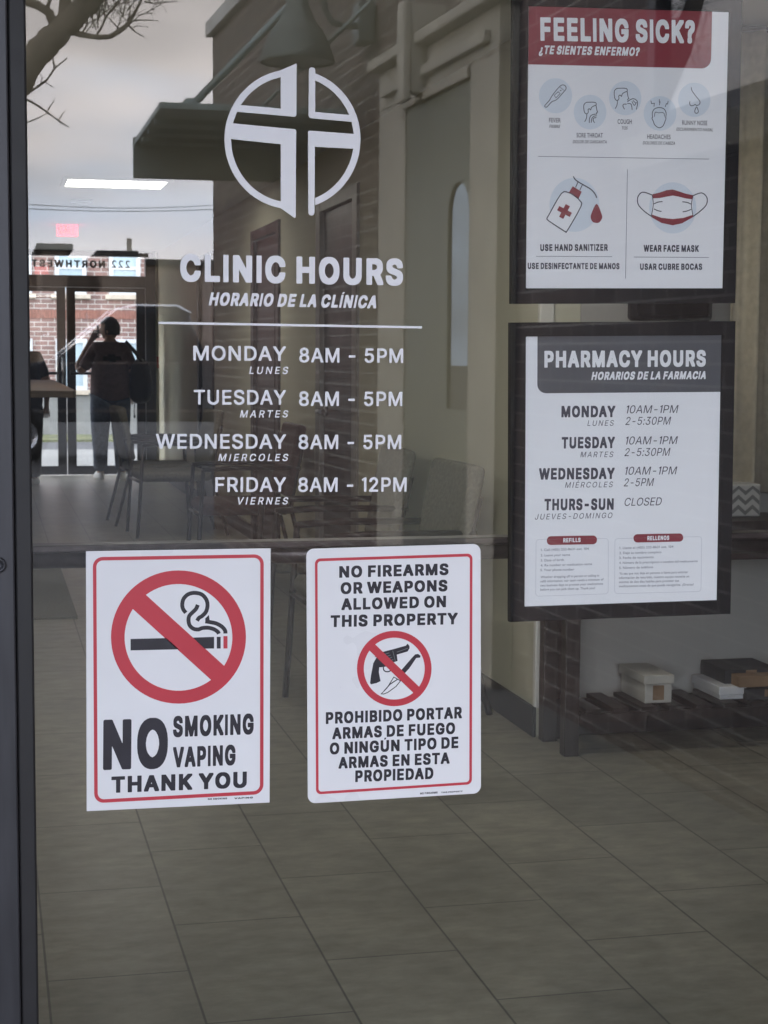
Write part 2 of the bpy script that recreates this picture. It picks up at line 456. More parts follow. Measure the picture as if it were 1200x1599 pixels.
# ------------------------------------------------------------------ letter outlines (capital height = 1000)
GLYPHS = {
 'heavy': {
  'A': (1097, '1053 16 1060 41 1054 127 703 978 690 989 660 997 433 997 399 987 385 969 39 118 38 33 44 16 87 1 292 1 326 11 340 29 420 234 429 243 442 245 668 242 759 24 779 7 809 1 1015 1|544 545 553 539 575 486 574 469 527 467 516 473'),
  'B': (1052, '129 986 119 961 119 37 125 15 168 1 655 1 797 28 891 78 938 131 968 200 974 230 974 362 968 401 947 452 888 529 921 580 936 640 935 781 924 824 888 888 845 931 792 962 732 983 664 997 168 997|416 389 429 394 549 394 591 384 630 363 655 338 673 311 673 294 651 263 604 238 553 228 420 229 414 242|416 622 414 760 420 773 557 769 608 744 639 704 635 687 615 661 561 627 510 617 429 617'),
  'C': (1155, '976 894 929 931 856 970 758 1000 698 1010 510 1010 407 991 331 964 266 927 207 877 142 790 99 687 81 580 81 418 95 328 133 225 183 148 234 97 331 36 433 2 531 -12 673 -12 771 2 856 30 938 75 1006 138 1037 183 1075 272 1081 371 1066 395 1032 403 835 403 805 397 787 384 759 319 720 275 655 238 596 224 523 248 448 307 403 379 376 482 376 520 390 584 437 679 502 739 531 756 587 774 647 766 711 732 755 687 789 614 805 601 835 595 1032 595 1070 605 1081 632 1081 700 1071 738 1041 811'),
  'D': (1140, '129 12 168 1 600 1 651 6 801 45 869 79 950 146 1003 221 1045 332 1059 435 1059 572 1045 670 1019 748 973 828 927 880 832 944 767 970 673 992 630 997 168 997 125 983 119 961 119 37|420 773 476 775 553 766 638 733 700 683 731 636 750 589 764 525 764 482 750 413 731 366 700 319 669 289 621 259 561 238 493 227 425 228 415 234 414 760'),
  'E': (980, '129 12 168 1 844 1 887 16 893 33 893 195 878 220 844 227 429 227 419 230 414 242 414 375 420 389 809 390 848 405 854 422 854 580 844 606 805 617 420 618 414 632 414 760 416 770 429 775 839 775 874 782 885 794 888 811 888 965 878 987 839 997 168 997 125 982 119 961 119 37'),
  'F': (963, '134 9 164 1 365 1 408 16 414 37 414 362 420 376 792 377 831 392 837 409 837 567 827 593 792 604 420 605 414 619 414 764 429 775 831 775 865 782 876 794 880 811 880 965 869 987 831 997 168 997 125 982 119 961 119 37 122 20'),
  'G': (1175, '207 121 274 67 348 28 437 1 536 -12 677 -12 775 2 882 38 961 89 1037 174 1079 272 1089 332 1089 525 1079 555 1036 565 596 565 557 555 546 529 547 375 553 357 591 343 758 343 770 336 738 289 707 263 660 238 608 223 553 236 506 259 465 289 436 324 411 362 390 413 376 478 376 516 398 610 440 683 462 708 514 748 583 774 617 774 647 765 711 727 755 679 788 614 805 601 835 595 1032 595 1066 603 1080 623 1079 717 1063 768 1010 856 955 911 882 958 792 991 694 1010 502 1010 437 1000 343 970 271 931 230 901 159 821 120 747 95 670 81 580 81 418 99 311 142 208'),
  'H': (1168, '1041 12 1051 37 1051 961 1045 983 1032 991 998 997 801 997 762 983 756 961 756 640 750 626 433 625 420 626 414 636 414 961 407 983 365 997 164 997 129 986 119 961 119 37 125 15 164 1 360 1 395 7 408 16 414 33 414 384 419 396 737 398 750 397 756 388 756 37 762 16 805 1 1006 1'),
  'I': (455, '100 0 355 0 355 1000 100 1000'),
  'J': (937, '805 989 775 997 570 997 540 989 527 975 525 345 511 281 484 245 455 227 437 224 389 260 375 281 363 324 361 401 343 418 313 424 112 424 74 409 68 392 68 242 78 191 112 114 172 54 224 24 309 -3 382 -12 506 -12 574 -3 655 21 721 59 767 106 795 153 807 187 820 268 820 961 817 978'),
  'K': (1072, '1024 12 1034 33 1034 101 1028 118 687 550 1021 875 1030 901 1029 965 1023 983 980 997 741 997 711 989 420 714 414 726 414 965 404 986 360 997 164 997 129 986 119 961 119 37 125 15 168 1 369 1 404 12 414 33 415 298 455 340 478 319 728 9 758 1 985 1'),
  'L': (931, '134 989 122 978 119 961 119 37 125 16 168 1 818 1 856 11 867 33 867 191 864 208 852 220 822 227 429 227 416 233 412 974 399 989 369 997 164 997'),
  'M': (1381, '125 983 119 961 119 37 129 12 164 1 360 1 403 15 410 37 410 307 416 321 561 11 600 1 779 1 809 7 824 16 836 37 963 323 970 307 970 37 976 15 989 7 1023 1 1216 1 1254 15 1260 37 1260 961 1250 986 1207 997 959 997 924 986 900 944 694 470 674 499 459 984 420 997 172 997 138 991'),
  'N': (1180, '129 986 119 961 119 37 125 15 164 1 360 1 395 7 408 16 414 37 414 456 420 470 753 12 797 1 1019 1 1054 12 1064 37 1064 961 1057 983 1019 997 822 997 788 991 775 982 769 961 769 537 762 523 429 987 395 997 172 997'),
  'O': (1199, '995 875 933 927 861 968 758 1000 690 1010 506 1010 407 991 305 951 211 881 167 828 122 751 95 670 81 580 81 418 95 328 141 212 189 142 257 80 335 34 433 2 531 -12 668 -12 771 2 861 32 961 93 1032 169 1080 255 1105 328 1119 422 1119 576 1101 687 1060 785|600 223 523 248 448 307 415 354 394 401 380 452 375 512 398 610 444 687 480 723 527 754 566 769 608 775 670 756 711 731 775 662 814 572 824 482 801 388 756 311 724 279 677 248'),
  'P': (1029, '130 11 168 1 369 1 399 9 414 33 414 302 419 315 613 317 745 340 835 383 901 443 936 508 952 559 957 730 943 794 915 854 852 924 767 970 651 997 168 997 125 982 119 961 119 37|419 773 544 770 587 756 613 740 643 704 657 666 648 623 632 597 596 567 553 550 514 544 419 546 414 563 414 760'),
  'Q': (1199, '1058 -70 1068 -48 1066 29 996 123 1052 200 1084 264 1105 328 1119 422 1119 576 1105 670 1079 747 1045 811 999 871 933 927 861 968 775 996 694 1010 506 1010 442 1000 331 964 241 907 181 846 124 756 95 670 81 580 81 418 95 328 141 212 188 144 236 95 305 49 360 24 433 2 531 -12 720 -8 775 -67 809 -80 1023 -80|467 289 413 358 380 452 376 520 400 614 446 689 480 723 527 754 600 775 621 773 673 754 715 727 760 683 789 640 803 606 819 550 824 482 800 384 788 371 758 395 728 403 523 403 493 397 474 375 474 289'),
  'R': (1038, '130 987 119 961 119 37 125 15 168 1 369 1 404 12 414 33 414 328 425 338 472 339 487 336 497 325 690 11 724 1 938 1 981 12 991 33 988 118 826 388 880 431 916 477 943 529 956 584 952 773 939 815 892 892 848 931 788 964 660 997 168 997|416 770 429 775 506 775 553 769 600 752 634 723 652 696 659 666 648 632 618 597 574 575 519 565 419 567 414 580'),
  'S': (1033, '177 70 258 24 348 -3 467 -16 566 -16 668 -7 767 19 848 62 901 110 943 183 957 247 952 392 934 439 905 482 861 521 779 566 480 652 432 679 407 708 416 728 455 760 523 781 561 771 608 744 639 708 655 661 668 652 698 646 895 646 929 654 944 679 944 747 934 803 896 880 852 924 771 972 677 1001 621 1010 425 1010 318 988 271 970 201 931 149 880 116 820 102 751 107 619 120 580 145 537 189 494 279 445 578 359 622 336 647 317 655 302 638 275 591 237 540 219 502 219 450 235 412 262 385 298 372 345 356 358 326 364 125 364 91 357 76 332 76 251 86 204 116 136'),
  'T': (1037, '412 1 621 1 651 9 663 20 667 768 681 775 929 775 963 785 974 807 974 961 971 978 959 989 925 997 112 997 81 991 67 978 63 807 74 785 108 775 356 775 370 768 371 33 382 11'),
  'U': (1169, '1041 986 1006 997 801 997 771 989 759 978 756 401 750 362 737 324 702 275 651 239 587 221 519 239 470 272 433 322 415 375 414 961 408 982 395 991 360 997 164 997 125 983 119 961 119 285 136 217 161 165 188 127 230 84 309 34 425 -3 484 -12 685 -12 750 -2 831 21 916 66 976 121 1024 195 1041 242 1051 298 1051 961'),
  'V': (1097, '44 982 38 956 43 871 399 16 442 1 664 1 698 11 1058 884 1059 965 1053 982 1040 991 1006 997 801 997 762 983 566 482 549 453 332 982 318 991 283 997 83 997'),
  'W': (1492, '1451 982 1438 991 1404 997 1203 997 1164 983 1032 551 1014 593 906 965 886 989 856 997 638 997 596 983 472 576 459 553 326 983 283 997 83 997 48 986 38 965 43 862 305 15 318 7 352 1 570 1 608 14 623 46 745 437 759 409 868 46 886 12 929 1 1147 1 1182 12 1199 50 1456 888 1457 965'),
  'X': (1086, '44 15 87 1 305 1 335 9 358 29 530 251 544 261 731 24 750 9 779 1 998 1 1036 12 1047 33 1047 101 1041 118 742 512 762 547 1015 871 1025 897 1025 965 1019 983 976 997 762 997 732 989 709 969 557 772 544 763 379 974 360 989 331 997 112 997 73 986 63 956 64 892 73 871 348 512 43 118 38 101 38 37'),
  'Y': (1082, '433 1 643 1 682 16 688 37 689 375 1037 875 1042 892 1042 965 1032 987 989 997 775 997 741 987 571 743 540 708 339 989 309 997 87 997 44 982 38 965 38 901 45 875 390 379 393 29 403 11'),
  'Z': (1018, '930 12 940 33 940 191 936 208 925 220 895 227 510 227 496 234 930 803 935 820 936 956 929 983 886 997 130 997 91 986 81 965 80 811 84 794 95 782 125 775 510 775 524 768 90 200 85 183 85 41 91 15 134 1 891 1'),
  'Í': (455, '100 0 355 0 355 1000 100 1000|138 1050 298 1050 418 1210 208 1210'),
  'Ú': (1169, '1041 986 1006 997 801 997 771 989 759 978 756 401 750 362 737 324 702 275 651 239 587 221 519 239 470 272 433 322 415 375 414 961 408 982 395 991 360 997 164 997 125 983 119 961 119 285 136 217 161 165 188 127 230 84 309 34 425 -3 484 -12 685 -12 750 -2 831 21 916 66 976 121 1024 195 1041 242 1051 298 1051 961|495 1050 655 1050 774 1210 564 1210'),
  '¿': (865, '519 787 412 787 382 782 331 760 308 738 290 700 290 589 304 555 340 516 321 495 305 401 271 360 171 298 121 249 88 195 72 144 68 89 72 -23 103 -100 136 -142 181 -177 241 -207 305 -225 536 -230 651 -199 699 -172 751 -125 785 -74 802 -23 807 101 797 119 767 129 561 129 531 123 516 110 495 41 477 20 437 -3 395 18 369 54 377 80 410 118 514 186 561 228 586 268 601 315 606 486 585 520 610 542 630 576 636 602 636 691 627 721 605 751 570 773'),
  '?': (865, '343 -7 463 -7 510 6 554 37 576 89 576 183 562 221 524 264 545 285 547 336 556 371 578 405 699 486 745 531 776 584 790 623 794 790 780 841 759 884 715 933 677 961 621 987 553 1005 339 1010 266 996 205 974 147 937 106 897 80 854 60 794 55 674 65 657 95 647 301 646 331 652 346 666 369 735 389 760 425 780 460 768 494 730 492 704 459 664 355 597 299 546 265 469 256 409 256 294 262 277 281 260 249 231 232 195 231 80 244 46 270 20 292 7'),
  '-': (1046, '818 345 820 516 814 533 801 542 771 548 266 548 236 540 223 525 222 354 227 336 241 327 271 322 775 322 805 329'),
  ' ': (360, ''),
 },
 'black': {
  'A': (1154, '1109 17 1114 99 1108 124 737 978 725 990 699 996 453 996 423 987 405 964 40 112 43 17 79 2 303 2 333 8 353 30 437 236 445 245 462 247 707 245 803 25 824 7 849 2 1073 2|574 559 613 477 608 463 548 462 536 469'),
  'B': (1106, '133 985 124 960 124 34 130 15 169 2 694 2 768 11 849 32 901 55 950 90 996 146 1018 198 1024 228 1024 366 1001 443 928 529 971 589 985 650 980 792 967 835 935 884 892 927 836 961 703 996 169 996|432 393 445 398 574 398 621 388 651 375 692 344 712 314 715 292 694 262 638 232 578 221 436 223 430 236|432 618 430 766 436 780 531 781 600 771 651 745 676 710 674 688 656 662 600 627 535 613 445 613'),
  'C': (1216, '1062 856 980 929 914 965 819 995 737 1009 531 1009 466 1000 346 963 250 904 189 843 138 770 100 671 86 585 85 417 99 335 126 254 173 175 234 110 316 52 402 16 505 -6 707 -11 789 -2 901 29 1001 86 1071 155 1121 241 1136 297 1136 370 1125 389 1090 398 880 398 854 393 835 378 811 327 772 278 712 240 630 218 587 227 527 255 460 310 429 357 405 409 387 503 401 576 418 624 469 701 531 747 617 780 681 772 760 731 798 694 832 624 854 605 880 600 1090 600 1121 607 1135 624 1134 714 1109 787'),
  'D': (1200, '133 12 169 2 634 2 686 7 836 42 892 68 963 116 1023 176 1070 249 1100 331 1114 426 1114 576 1100 671 1070 753 1022 828 957 892 897 933 841 957 737 987 669 996 173 996 133 985 124 960 124 34|435 779 496 781 582 772 677 737 716 712 748 680 794 594 813 495 803 439 784 383 751 327 718 292 634 244 522 221 440 222 431 228 430 762'),
  'E': (1030, '135 11 169 2 892 2 923 8 933 17 938 34 938 193 923 215 892 221 445 221 435 223 430 236 430 378 436 392 858 394 888 403 899 426 899 585 888 604 854 613 436 614 430 628 432 776 445 781 888 781 918 787 931 800 933 813 933 968 923 987 888 996 169 996 139 990 129 981 124 964 124 34'),
  'F': (1012, '139 8 169 2 389 2 425 17 430 34 430 366 436 379 836 381 873 396 877 413 877 568 867 591 832 600 436 601 430 615 430 770 445 781 880 781 910 787 923 800 925 813 925 968 914 987 880 996 169 996 139 990 129 981 124 964 124 34 126 21'),
  'G': (1236, '140 223 191 153 281 72 376 25 479 -2 565 -11 768 -6 892 25 974 63 1062 137 1108 202 1130 254 1144 310 1149 370 1148 533 1138 552 1099 561 621 561 587 552 576 529 576 374 585 357 617 346 806 346 818 340 787 288 759 266 716 240 638 217 604 223 539 248 488 282 460 310 429 357 405 409 387 499 391 533 420 628 466 699 522 743 617 781 681 771 760 727 790 697 835 620 854 605 880 600 1095 600 1125 607 1139 624 1139 706 1126 753 1100 805 1045 874 970 934 880 977 772 1004 725 1009 488 1004 384 979 298 939 223 882 165 814 123 740 99 667 85 581 85 417 104 314'),
  'H': (1229, '133 12 165 2 384 2 415 8 425 17 430 34 430 391 436 401 449 402 795 400 800 387 800 34 805 17 815 8 845 2 1065 2 1099 15 1106 34 1106 960 1097 985 1065 996 845 996 815 990 805 981 800 964 800 632 793 623 781 622 436 623 430 637 430 964 425 981 415 990 384 996 165 996 130 983 124 964 124 38'),
  'I': (500, '100 0 400 0 400 1000 100 1000'),
  'J': (985, '845 990 815 996 595 996 570 990 557 977 554 331 536 271 505 235 462 218 423 236 404 254 380 305 373 396 359 413 328 419 113 419 77 404 72 387 72 236 82 185 109 128 173 59 242 20 346 -6 535 -11 613 -1 703 27 755 58 816 120 850 193 860 262 860 964 858 977'),
  'K': (1127, '1075 12 1084 34 1084 99 1078 116 716 551 731 572 1079 886 1084 964 1078 983 1039 996 785 996 750 988 436 703 430 714 430 968 421 985 380 996 165 996 133 985 124 960 124 34 130 15 169 2 389 2 421 12 430 30 430 301 447 322 479 346 498 331 772 8 802 2 1039 2'),
  'L': (978, '139 990 126 977 124 964 124 34 129 17 139 8 169 2 862 2 897 11 907 30 908 189 905 202 892 215 862 221 445 221 432 226 428 977 415 990 389 996 169 996'),
  'M': (1456, '130 983 124 964 124 34 135 11 165 2 380 2 419 15 425 30 425 322 432 341 577 34 600 8 630 2 828 2 862 11 1022 341 1028 322 1028 30 1035 15 1069 2 1284 2 1314 8 1325 17 1329 34 1329 964 1319 987 1289 996 1013 996 977 985 743 477 729 458 477 985 445 996 169 996'),
  'N': (1243, '130 15 165 2 384 2 415 8 425 17 430 34 430 473 436 485 798 11 828 2 1073 2 1110 12 1118 38 1118 964 1112 983 1078 996 858 996 828 990 818 981 813 964 813 525 806 512 445 987 415 996 169 996 133 985 124 960 124 34'),
  'O': (1263, '136 766 100 671 85 581 85 417 104 314 145 219 198 146 255 93 316 52 402 16 505 -6 707 -11 806 2 910 33 987 76 1060 140 1119 219 1151 288 1174 391 1179 555 1164 663 1139 740 1078 840 1022 897 944 950 854 986 733 1009 531 1009 462 999 350 965 268 917 189 843|634 218 570 234 529 254 460 310 429 357 405 409 387 499 410 602 435 654 469 701 535 750 587 772 626 781 669 775 707 760 791 706 829 654 850 611 867 559 875 503 868 447 850 387 804 310 737 255 699 236'),
  'P': (1082, '135 11 169 2 384 2 415 8 430 30 430 305 435 318 647 320 729 329 785 343 867 378 950 452 984 508 997 546 1006 598 1006 727 996 779 969 843 901 918 854 950 811 969 690 996 169 996 139 990 129 981 124 964 124 34|432 776 449 781 570 776 621 760 661 736 683 706 696 667 691 632 669 593 636 568 578 545 435 542 430 555'),
  'Q': (1263, '1116 -71 1127 -52 1125 25 1046 120 1117 215 1151 288 1174 387 1179 555 1170 637 1151 710 1117 783 1073 845 997 917 923 961 854 986 733 1009 531 1009 462 999 341 961 240 895 172 822 129 753 100 671 85 581 85 417 104 314 145 219 199 144 255 93 316 52 389 20 453 3 557 -11 763 -8 828 -71 854 -79 1086 -80|518 262 458 313 429 357 405 409 387 499 401 576 435 654 469 701 500 727 535 750 595 775 630 781 669 775 729 750 768 725 791 706 831 650 859 589 872 529 873 473 863 426 846 378 832 360 798 391 772 398 548 398 518 391 505 378 503 361 504 297 522 266'),
  'R': (1091, '135 987 124 964 124 34 130 15 169 2 389 2 421 12 430 34 430 331 440 342 496 342 514 340 523 331 711 34 733 8 763 2 1000 2 1036 12 1045 30 1043 107 866 387 923 432 962 477 992 533 1006 589 1007 736 1001 774 973 843 940 888 897 926 841 958 802 973 694 996 169 996|432 776 449 781 574 776 613 767 647 749 670 731 695 688 699 663 682 624 651 593 587 567 539 561 435 564 430 576'),
  'S': (1087, '161 92 208 55 260 29 359 -1 488 -15 600 -15 707 -6 811 20 892 63 953 118 992 185 1007 254 1002 387 984 434 961 466 901 521 832 558 737 590 505 649 440 683 420 710 434 736 462 758 522 784 552 786 610 770 656 742 677 710 690 671 707 657 733 652 944 652 974 658 989 680 983 800 957 857 899 921 819 969 694 1004 445 1009 380 999 290 973 238 947 176 899 136 848 111 779 112 628 125 585 159 533 216 486 255 464 346 429 608 362 681 323 695 301 677 269 638 240 570 214 527 213 475 229 426 258 401 292 385 340 367 354 341 359 126 359 96 353 81 331 87 219 108 159'),
  'T': (1091, '432 2 656 2 681 8 694 21 698 774 712 781 983 781 1013 790 1024 809 1024 964 1022 977 1009 990 979 996 113 996 83 990 70 977 68 809 83 787 113 781 380 781 394 774 395 30 406 11'),
  'U': (1230, '133 985 124 964 125 310 134 245 151 198 193 133 229 96 273 63 328 33 423 2 505 -11 725 -11 793 -1 897 31 970 72 1032 129 1083 206 1105 301 1106 964 1097 985 1065 996 841 996 815 990 802 977 798 374 775 310 737 265 690 236 617 216 561 227 488 269 450 318 431 374 427 977 415 990 389 996 165 996'),
  'V': (1154, '43 981 38 904 44 878 419 20 432 8 458 2 699 2 729 11 749 38 1113 886 1109 981 1095 991 1065 996 845 996 809 981 605 490 578 440 343 981 328 991 298 996 79 996'),
  'W': (1574, '1534 977 1521 990 1495 996 1267 996 1235 985 1090 536 1080 551 966 921 942 981 905 996 669 996 638 990 620 964 483 536 470 564 351 955 337 983 298 996 79 996 49 987 38 968 39 886 322 17 333 8 363 2 604 2 636 12 649 34 785 449 794 439 925 30 935 15 974 2 1211 2 1241 11 1259 38 1535 891'),
  'X': (1143, '49 15 87 2 320 2 350 8 570 269 589 254 766 34 793 8 824 2 1056 2 1092 12 1101 30 1096 112 774 516 1075 886 1080 964 1073 983 1035 996 802 996 772 990 574 755 376 990 346 996 113 996 77 985 68 968 70 886 371 512 47 112 42 34'),
  'Y': (1138, '686 2 712 11 722 30 725 383 1091 882 1097 904 1092 981 1056 996 819 996 789 990 570 700 350 990 320 996 83 996 49 987 38 968 40 891 415 378 417 34 422 17 458 2'),
  'Z': (1070, '980 12 989 30 989 189 987 202 974 215 944 221 522 221 510 228 975 805 981 822 981 964 974 983 931 996 130 996 94 985 85 968 85 809 100 787 130 781 548 781 561 774 92 189 90 34 96 15 139 2 944 2'),
  'Ú': (1230, '133 985 124 964 125 310 134 245 151 198 193 133 229 96 273 63 328 33 423 2 505 -11 725 -11 793 -1 897 31 970 72 1032 129 1083 206 1105 301 1106 964 1097 985 1065 996 841 996 815 990 802 977 798 374 775 310 737 265 690 236 617 216 561 227 488 269 450 318 431 374 427 977 415 990 389 996 165 996|525 1050 685 1050 805 1210 595 1210'),
  ' ': (382, ''),
 },
 'demi': {
  'A': (1007, '967 10 969 49 963 72 608 982 595 992 563 998 438 998 403 991 391 972 47 81 37 49 38 12 43 6 80 0 187 0 224 7 316 248 327 262 665 265 679 263 687 253 781 9 818 0 925 0|503 747 617 439 614 424 400 422 386 429 493 736'),
  'C': (1067, '838 935 744 982 670 1002 595 1012 512 1012 447 1002 359 978 294 945 238 905 194 861 163 819 121 740 93 638 83 559 88 388 112 285 158 188 217 114 289 57 363 20 433 1 544 -14 656 -4 762 25 818 53 888 107 944 179 972 234 986 281 986 341 948 353 851 353 809 344 786 290 755 244 722 211 665 177 614 159 577 153 530 154 468 169 399 207 363 237 335 271 293 346 275 406 264 471 264 522 275 592 293 652 321 708 348 745 386 782 428 811 493 838 521 844 600 844 651 829 698 806 740 773 767 741 814 651 846 645 943 645 982 652 987 661 987 712 954 805 916 863'),
  'D': (1051, '125 7 164 0 503 0 633 19 711 43 758 67 818 107 866 155 912 225 944 304 964 397 969 545 954 657 925 751 869 843 818 895 758 936 711 959 633 982 544 997 164 998 122 988 120 26|311 838 479 840 535 835 600 815 672 773 718 726 747 680 772 615 788 527 787 471 768 374 747 323 718 276 666 225 605 189 572 177 503 163 322 162 307 169 305 819'),
  'E': (887, '792 7 797 21 797 142 790 156 753 162 322 162 308 168 305 183 305 406 312 421 721 422 755 429 760 448 760 564 753 579 716 585 311 587 305 601 308 835 322 840 749 840 786 846 793 861 790 988 749 998 164 998 125 991 120 972 122 10 164 0 753 0'),
  'F': (870, '127 6 159 0 266 0 304 12 305 392 311 406 702 409 735 414 741 425 742 550 735 565 698 571 311 573 305 587 308 835 322 840 739 840 776 846 783 861 783 977 778 991 739 998 164 998 122 988 120 26'),
  'H': (1080, '125 7 159 0 261 0 298 6 304 12 305 415 311 429 326 432 769 429 774 415 776 12 781 6 818 0 920 0 957 10 960 972 954 991 920 998 818 998 781 992 776 986 774 610 769 596 753 594 311 596 305 610 304 986 298 992 261 998 159 998 122 988 120 26'),
  'I': (435, '125 0 310 0 310 1000 125 1000'),
  'L': (836, '127 992 120 972 122 10 164 0 725 0 764 7 769 21 769 142 762 156 725 162 322 162 308 168 305 982 298 992 266 998 159 998'),
  'M': (1299, '125 991 120 972 120 26 125 7 159 0 257 0 294 6 299 12 303 617 308 619 312 611 563 14 572 6 600 1 688 0 725 5 737 16 990 623 995 622 997 601 998 12 1004 6 1041 0 1138 0 1176 10 1178 972 1172 991 1138 998 985 998 938 986 651 283 361 986 354 992 317 998 159 998'),
  'N': (1093, '125 7 159 0 261 0 298 6 304 12 305 661 308 678 312 679 761 12 809 0 930 0 967 10 969 972 964 991 930 998 832 998 795 992 789 986 788 341 786 327 781 324 332 986 284 998 159 998 122 988 120 26'),
  'O': (1112, '814 950 744 982 605 1011 512 1012 405 993 359 978 301 949 238 905 181 842 142 782 117 726 98 666 83 564 83 434 98 336 112 285 137 225 182 154 229 103 326 36 428 2 540 -14 628 -9 707 6 781 34 851 75 917 137 965 207 1005 299 1024 383 1029 429 1029 564 1019 643 991 740 940 833 867 912|517 844 591 844 619 838 674 818 723 787 774 736 810 675 833 615 848 536 848 466 833 383 809 323 782 276 735 223 674 183 614 159 577 153 530 154 470 169 400 206 366 234 325 285 293 346 275 406 264 476 264 527 279 610 295 657 330 722 377 775 419 806 465 829'),
  'P': (938, '127 6 159 0 266 0 304 12 305 327 311 341 517 344 646 364 727 397 781 437 810 471 842 531 862 606 862 740 842 814 819 861 753 931 707 959 670 975 558 998 164 998 122 988 120 26|308 835 322 840 512 840 563 829 610 805 654 759 681 680 675 638 651 581 609 540 549 511 517 506 311 508 305 522'),
  'R': (947, '125 991 120 972 122 10 168 0 266 0 303 10 307 360 322 367 475 367 489 365 498 357 698 8 739 0 860 0 894 7 899 16 897 58 703 397 710 406 777 448 804 475 837 527 862 606 867 698 857 777 843 824 797 898 739 945 702 964 628 987 563 997 164 998|308 835 322 840 512 840 554 834 600 815 642 783 662 754 675 717 681 671 661 610 619 563 591 547 554 534 521 529 311 531 305 545'),
  'S': (942, '224 36 298 6 400 -13 470 -18 544 -13 646 6 716 34 774 72 826 132 847 174 862 230 862 336 845 401 809 455 753 500 693 532 600 565 442 605 363 637 317 671 300 694 289 722 307 773 349 815 428 849 507 849 577 829 623 798 650 763 674 707 707 701 800 701 841 707 848 717 848 768 842 801 819 856 801 884 758 928 716 957 651 987 563 1006 517 1012 396 1006 322 991 238 957 173 909 137 861 111 796 106 763 106 675 121 615 152 564 206 517 284 475 540 402 614 370 658 336 681 290 673 258 646 215 591 173 517 149 438 149 377 164 322 195 284 239 266 295 257 305 224 311 127 311 85 305 78 295 79 253 105 155 148 95 177 67'),
  'T': (946, '526 0 558 6 565 21 567 833 581 840 837 840 874 846 881 861 879 986 874 992 837 998 108 998 71 992 64 972 64 861 71 846 108 840 368 840 383 833 385 16 391 6 419 1'),
  'U': (1081, '125 991 120 972 120 341 125 281 135 230 151 188 199 114 252 67 331 22 396 2 489 -14 591 -14 702 6 776 34 846 79 890 123 925 179 944 225 959 299 957 988 920 998 818 998 781 992 776 986 774 346 763 299 743 258 702 209 642 171 586 154 503 153 447 169 391 200 344 248 312 318 305 355 304 986 298 992 261 998 159 998'),
  'V': (1007, '39 988 37 949 52 907 402 12 410 6 447 0 568 0 602 7 615 26 967 940 968 986 957 993 920 998 818 998 778 986 507 251 497 262 457 383 229 986 220 992 182 998 76 998'),
  'W': (1413, '1375 988 1338 998 1236 998 1199 992 1189 986 1014 341 999 311 809 986 800 992 762 998 646 998 609 990 599 972 420 323 410 312 224 983 215 992 182 998 76 998 42 991 36 958 42 926 308 12 317 5 359 0 475 0 513 12 697 647 707 666 899 12 906 6 943 0 1064 0 1101 9 1376 944'),
  'Y': (992, '442 0 549 0 587 12 591 397 946 935 950 977 943 992 911 998 795 998 749 987 498 602 489 608 243 988 201 998 85 998 48 992 42 986 46 935 399 397 403 16 410 6'),
  '0': (955, '517 1012 438 1011 340 991 266 954 210 905 170 847 131 759 106 657 97 559 97 439 106 341 131 239 172 146 217 86 280 36 349 5 465 -14 535 -9 623 11 693 48 746 95 800 179 824 239 843 313 857 434 857 564 848 661 814 787 777 861 725 924 674 964 600 996|470 854 498 852 544 834 584 805 619 759 643 712 661 657 681 513 671 392 656 327 634 267 605 219 572 186 535 161 493 149 456 149 414 164 370 197 335 244 312 290 293 346 273 494 287 629 305 694 328 745 352 782 395 824 428 843'),
  '1': (515, '240 0 425 0 425 1000 280 1000 60 850 120 740 240 810'),
  '2': (955, '134 7 173 0 781 0 818 6 824 12 825 142 818 156 781 162 428 163 416 169 690 448 759 536 796 610 811 708 806 787 796 824 780 861 755 898 711 942 679 964 600 996 521 1011 433 1012 373 1002 308 982 260 958 208 917 172 870 148 819 134 759 134 689 141 679 182 673 271 673 303 679 309 685 326 759 352 801 405 839 456 854 517 848 577 816 620 763 630 736 630 703 605 638 542 555 134 142 129 128 129 26'),
  '5': (955, '773 991 735 998 238 998 201 992 192 986 138 545 141 479 196 465 298 460 363 493 410 509 456 515 503 509 554 486 602 443 636 383 648 332 629 258 602 216 544 169 489 149 438 150 372 179 343 202 321 230 294 291 261 297 164 297 125 290 120 271 125 211 135 174 156 132 213 67 268 30 349 2 447 -14 489 -13 586 2 651 24 712 63 760 109 790 153 807 188 825 253 830 369 820 434 805 480 786 517 749 571 674 630 586 663 526 673 447 673 345 652 334 661 352 824 359 836 735 840 772 846 779 861 779 977'),
  '8': (955, '433 1012 331 991 261 959 229 937 194 903 158 842 143 782 143 685 149 652 173 595 235 522 173 473 128 406 106 327 106 234 117 183 136 140 187 79 229 48 326 6 405 -9 498 -14 577 -4 665 19 725 48 767 79 810 128 837 183 848 234 848 323 834 383 810 434 790 459 718 527 777 592 797 633 811 689 811 773 806 805 777 875 735 928 707 950 646 982 586 1001 521 1011|663 276 639 220 605 186 577 169 521 149 442 149 382 166 333 197 302 239 288 285 312 350 333 378 362 401 424 430 452 436 498 436 549 423 605 390 647 341 661 304|630 722 615 675 569 624 507 596 456 594 400 614 359 645 333 685 324 736 339 777 377 820 447 852 498 854 544 839 591 807 622 759'),
  '-': (955, '722 360 723 490 716 504 679 510 271 510 233 504 228 499 227 369 233 354 271 348 679 348 716 354'),
  ' ': (369, ''),
 },
 'regular': {
  'A': (981, '45 6 162 4 177 9 272 270 279 279 294 282 698 279 714 250 806 8 923 4 938 11 602 899 562 991 426 994 409 986 54 50 42 16|489 877 656 406 657 396 650 390 338 389 321 396 479 865'),
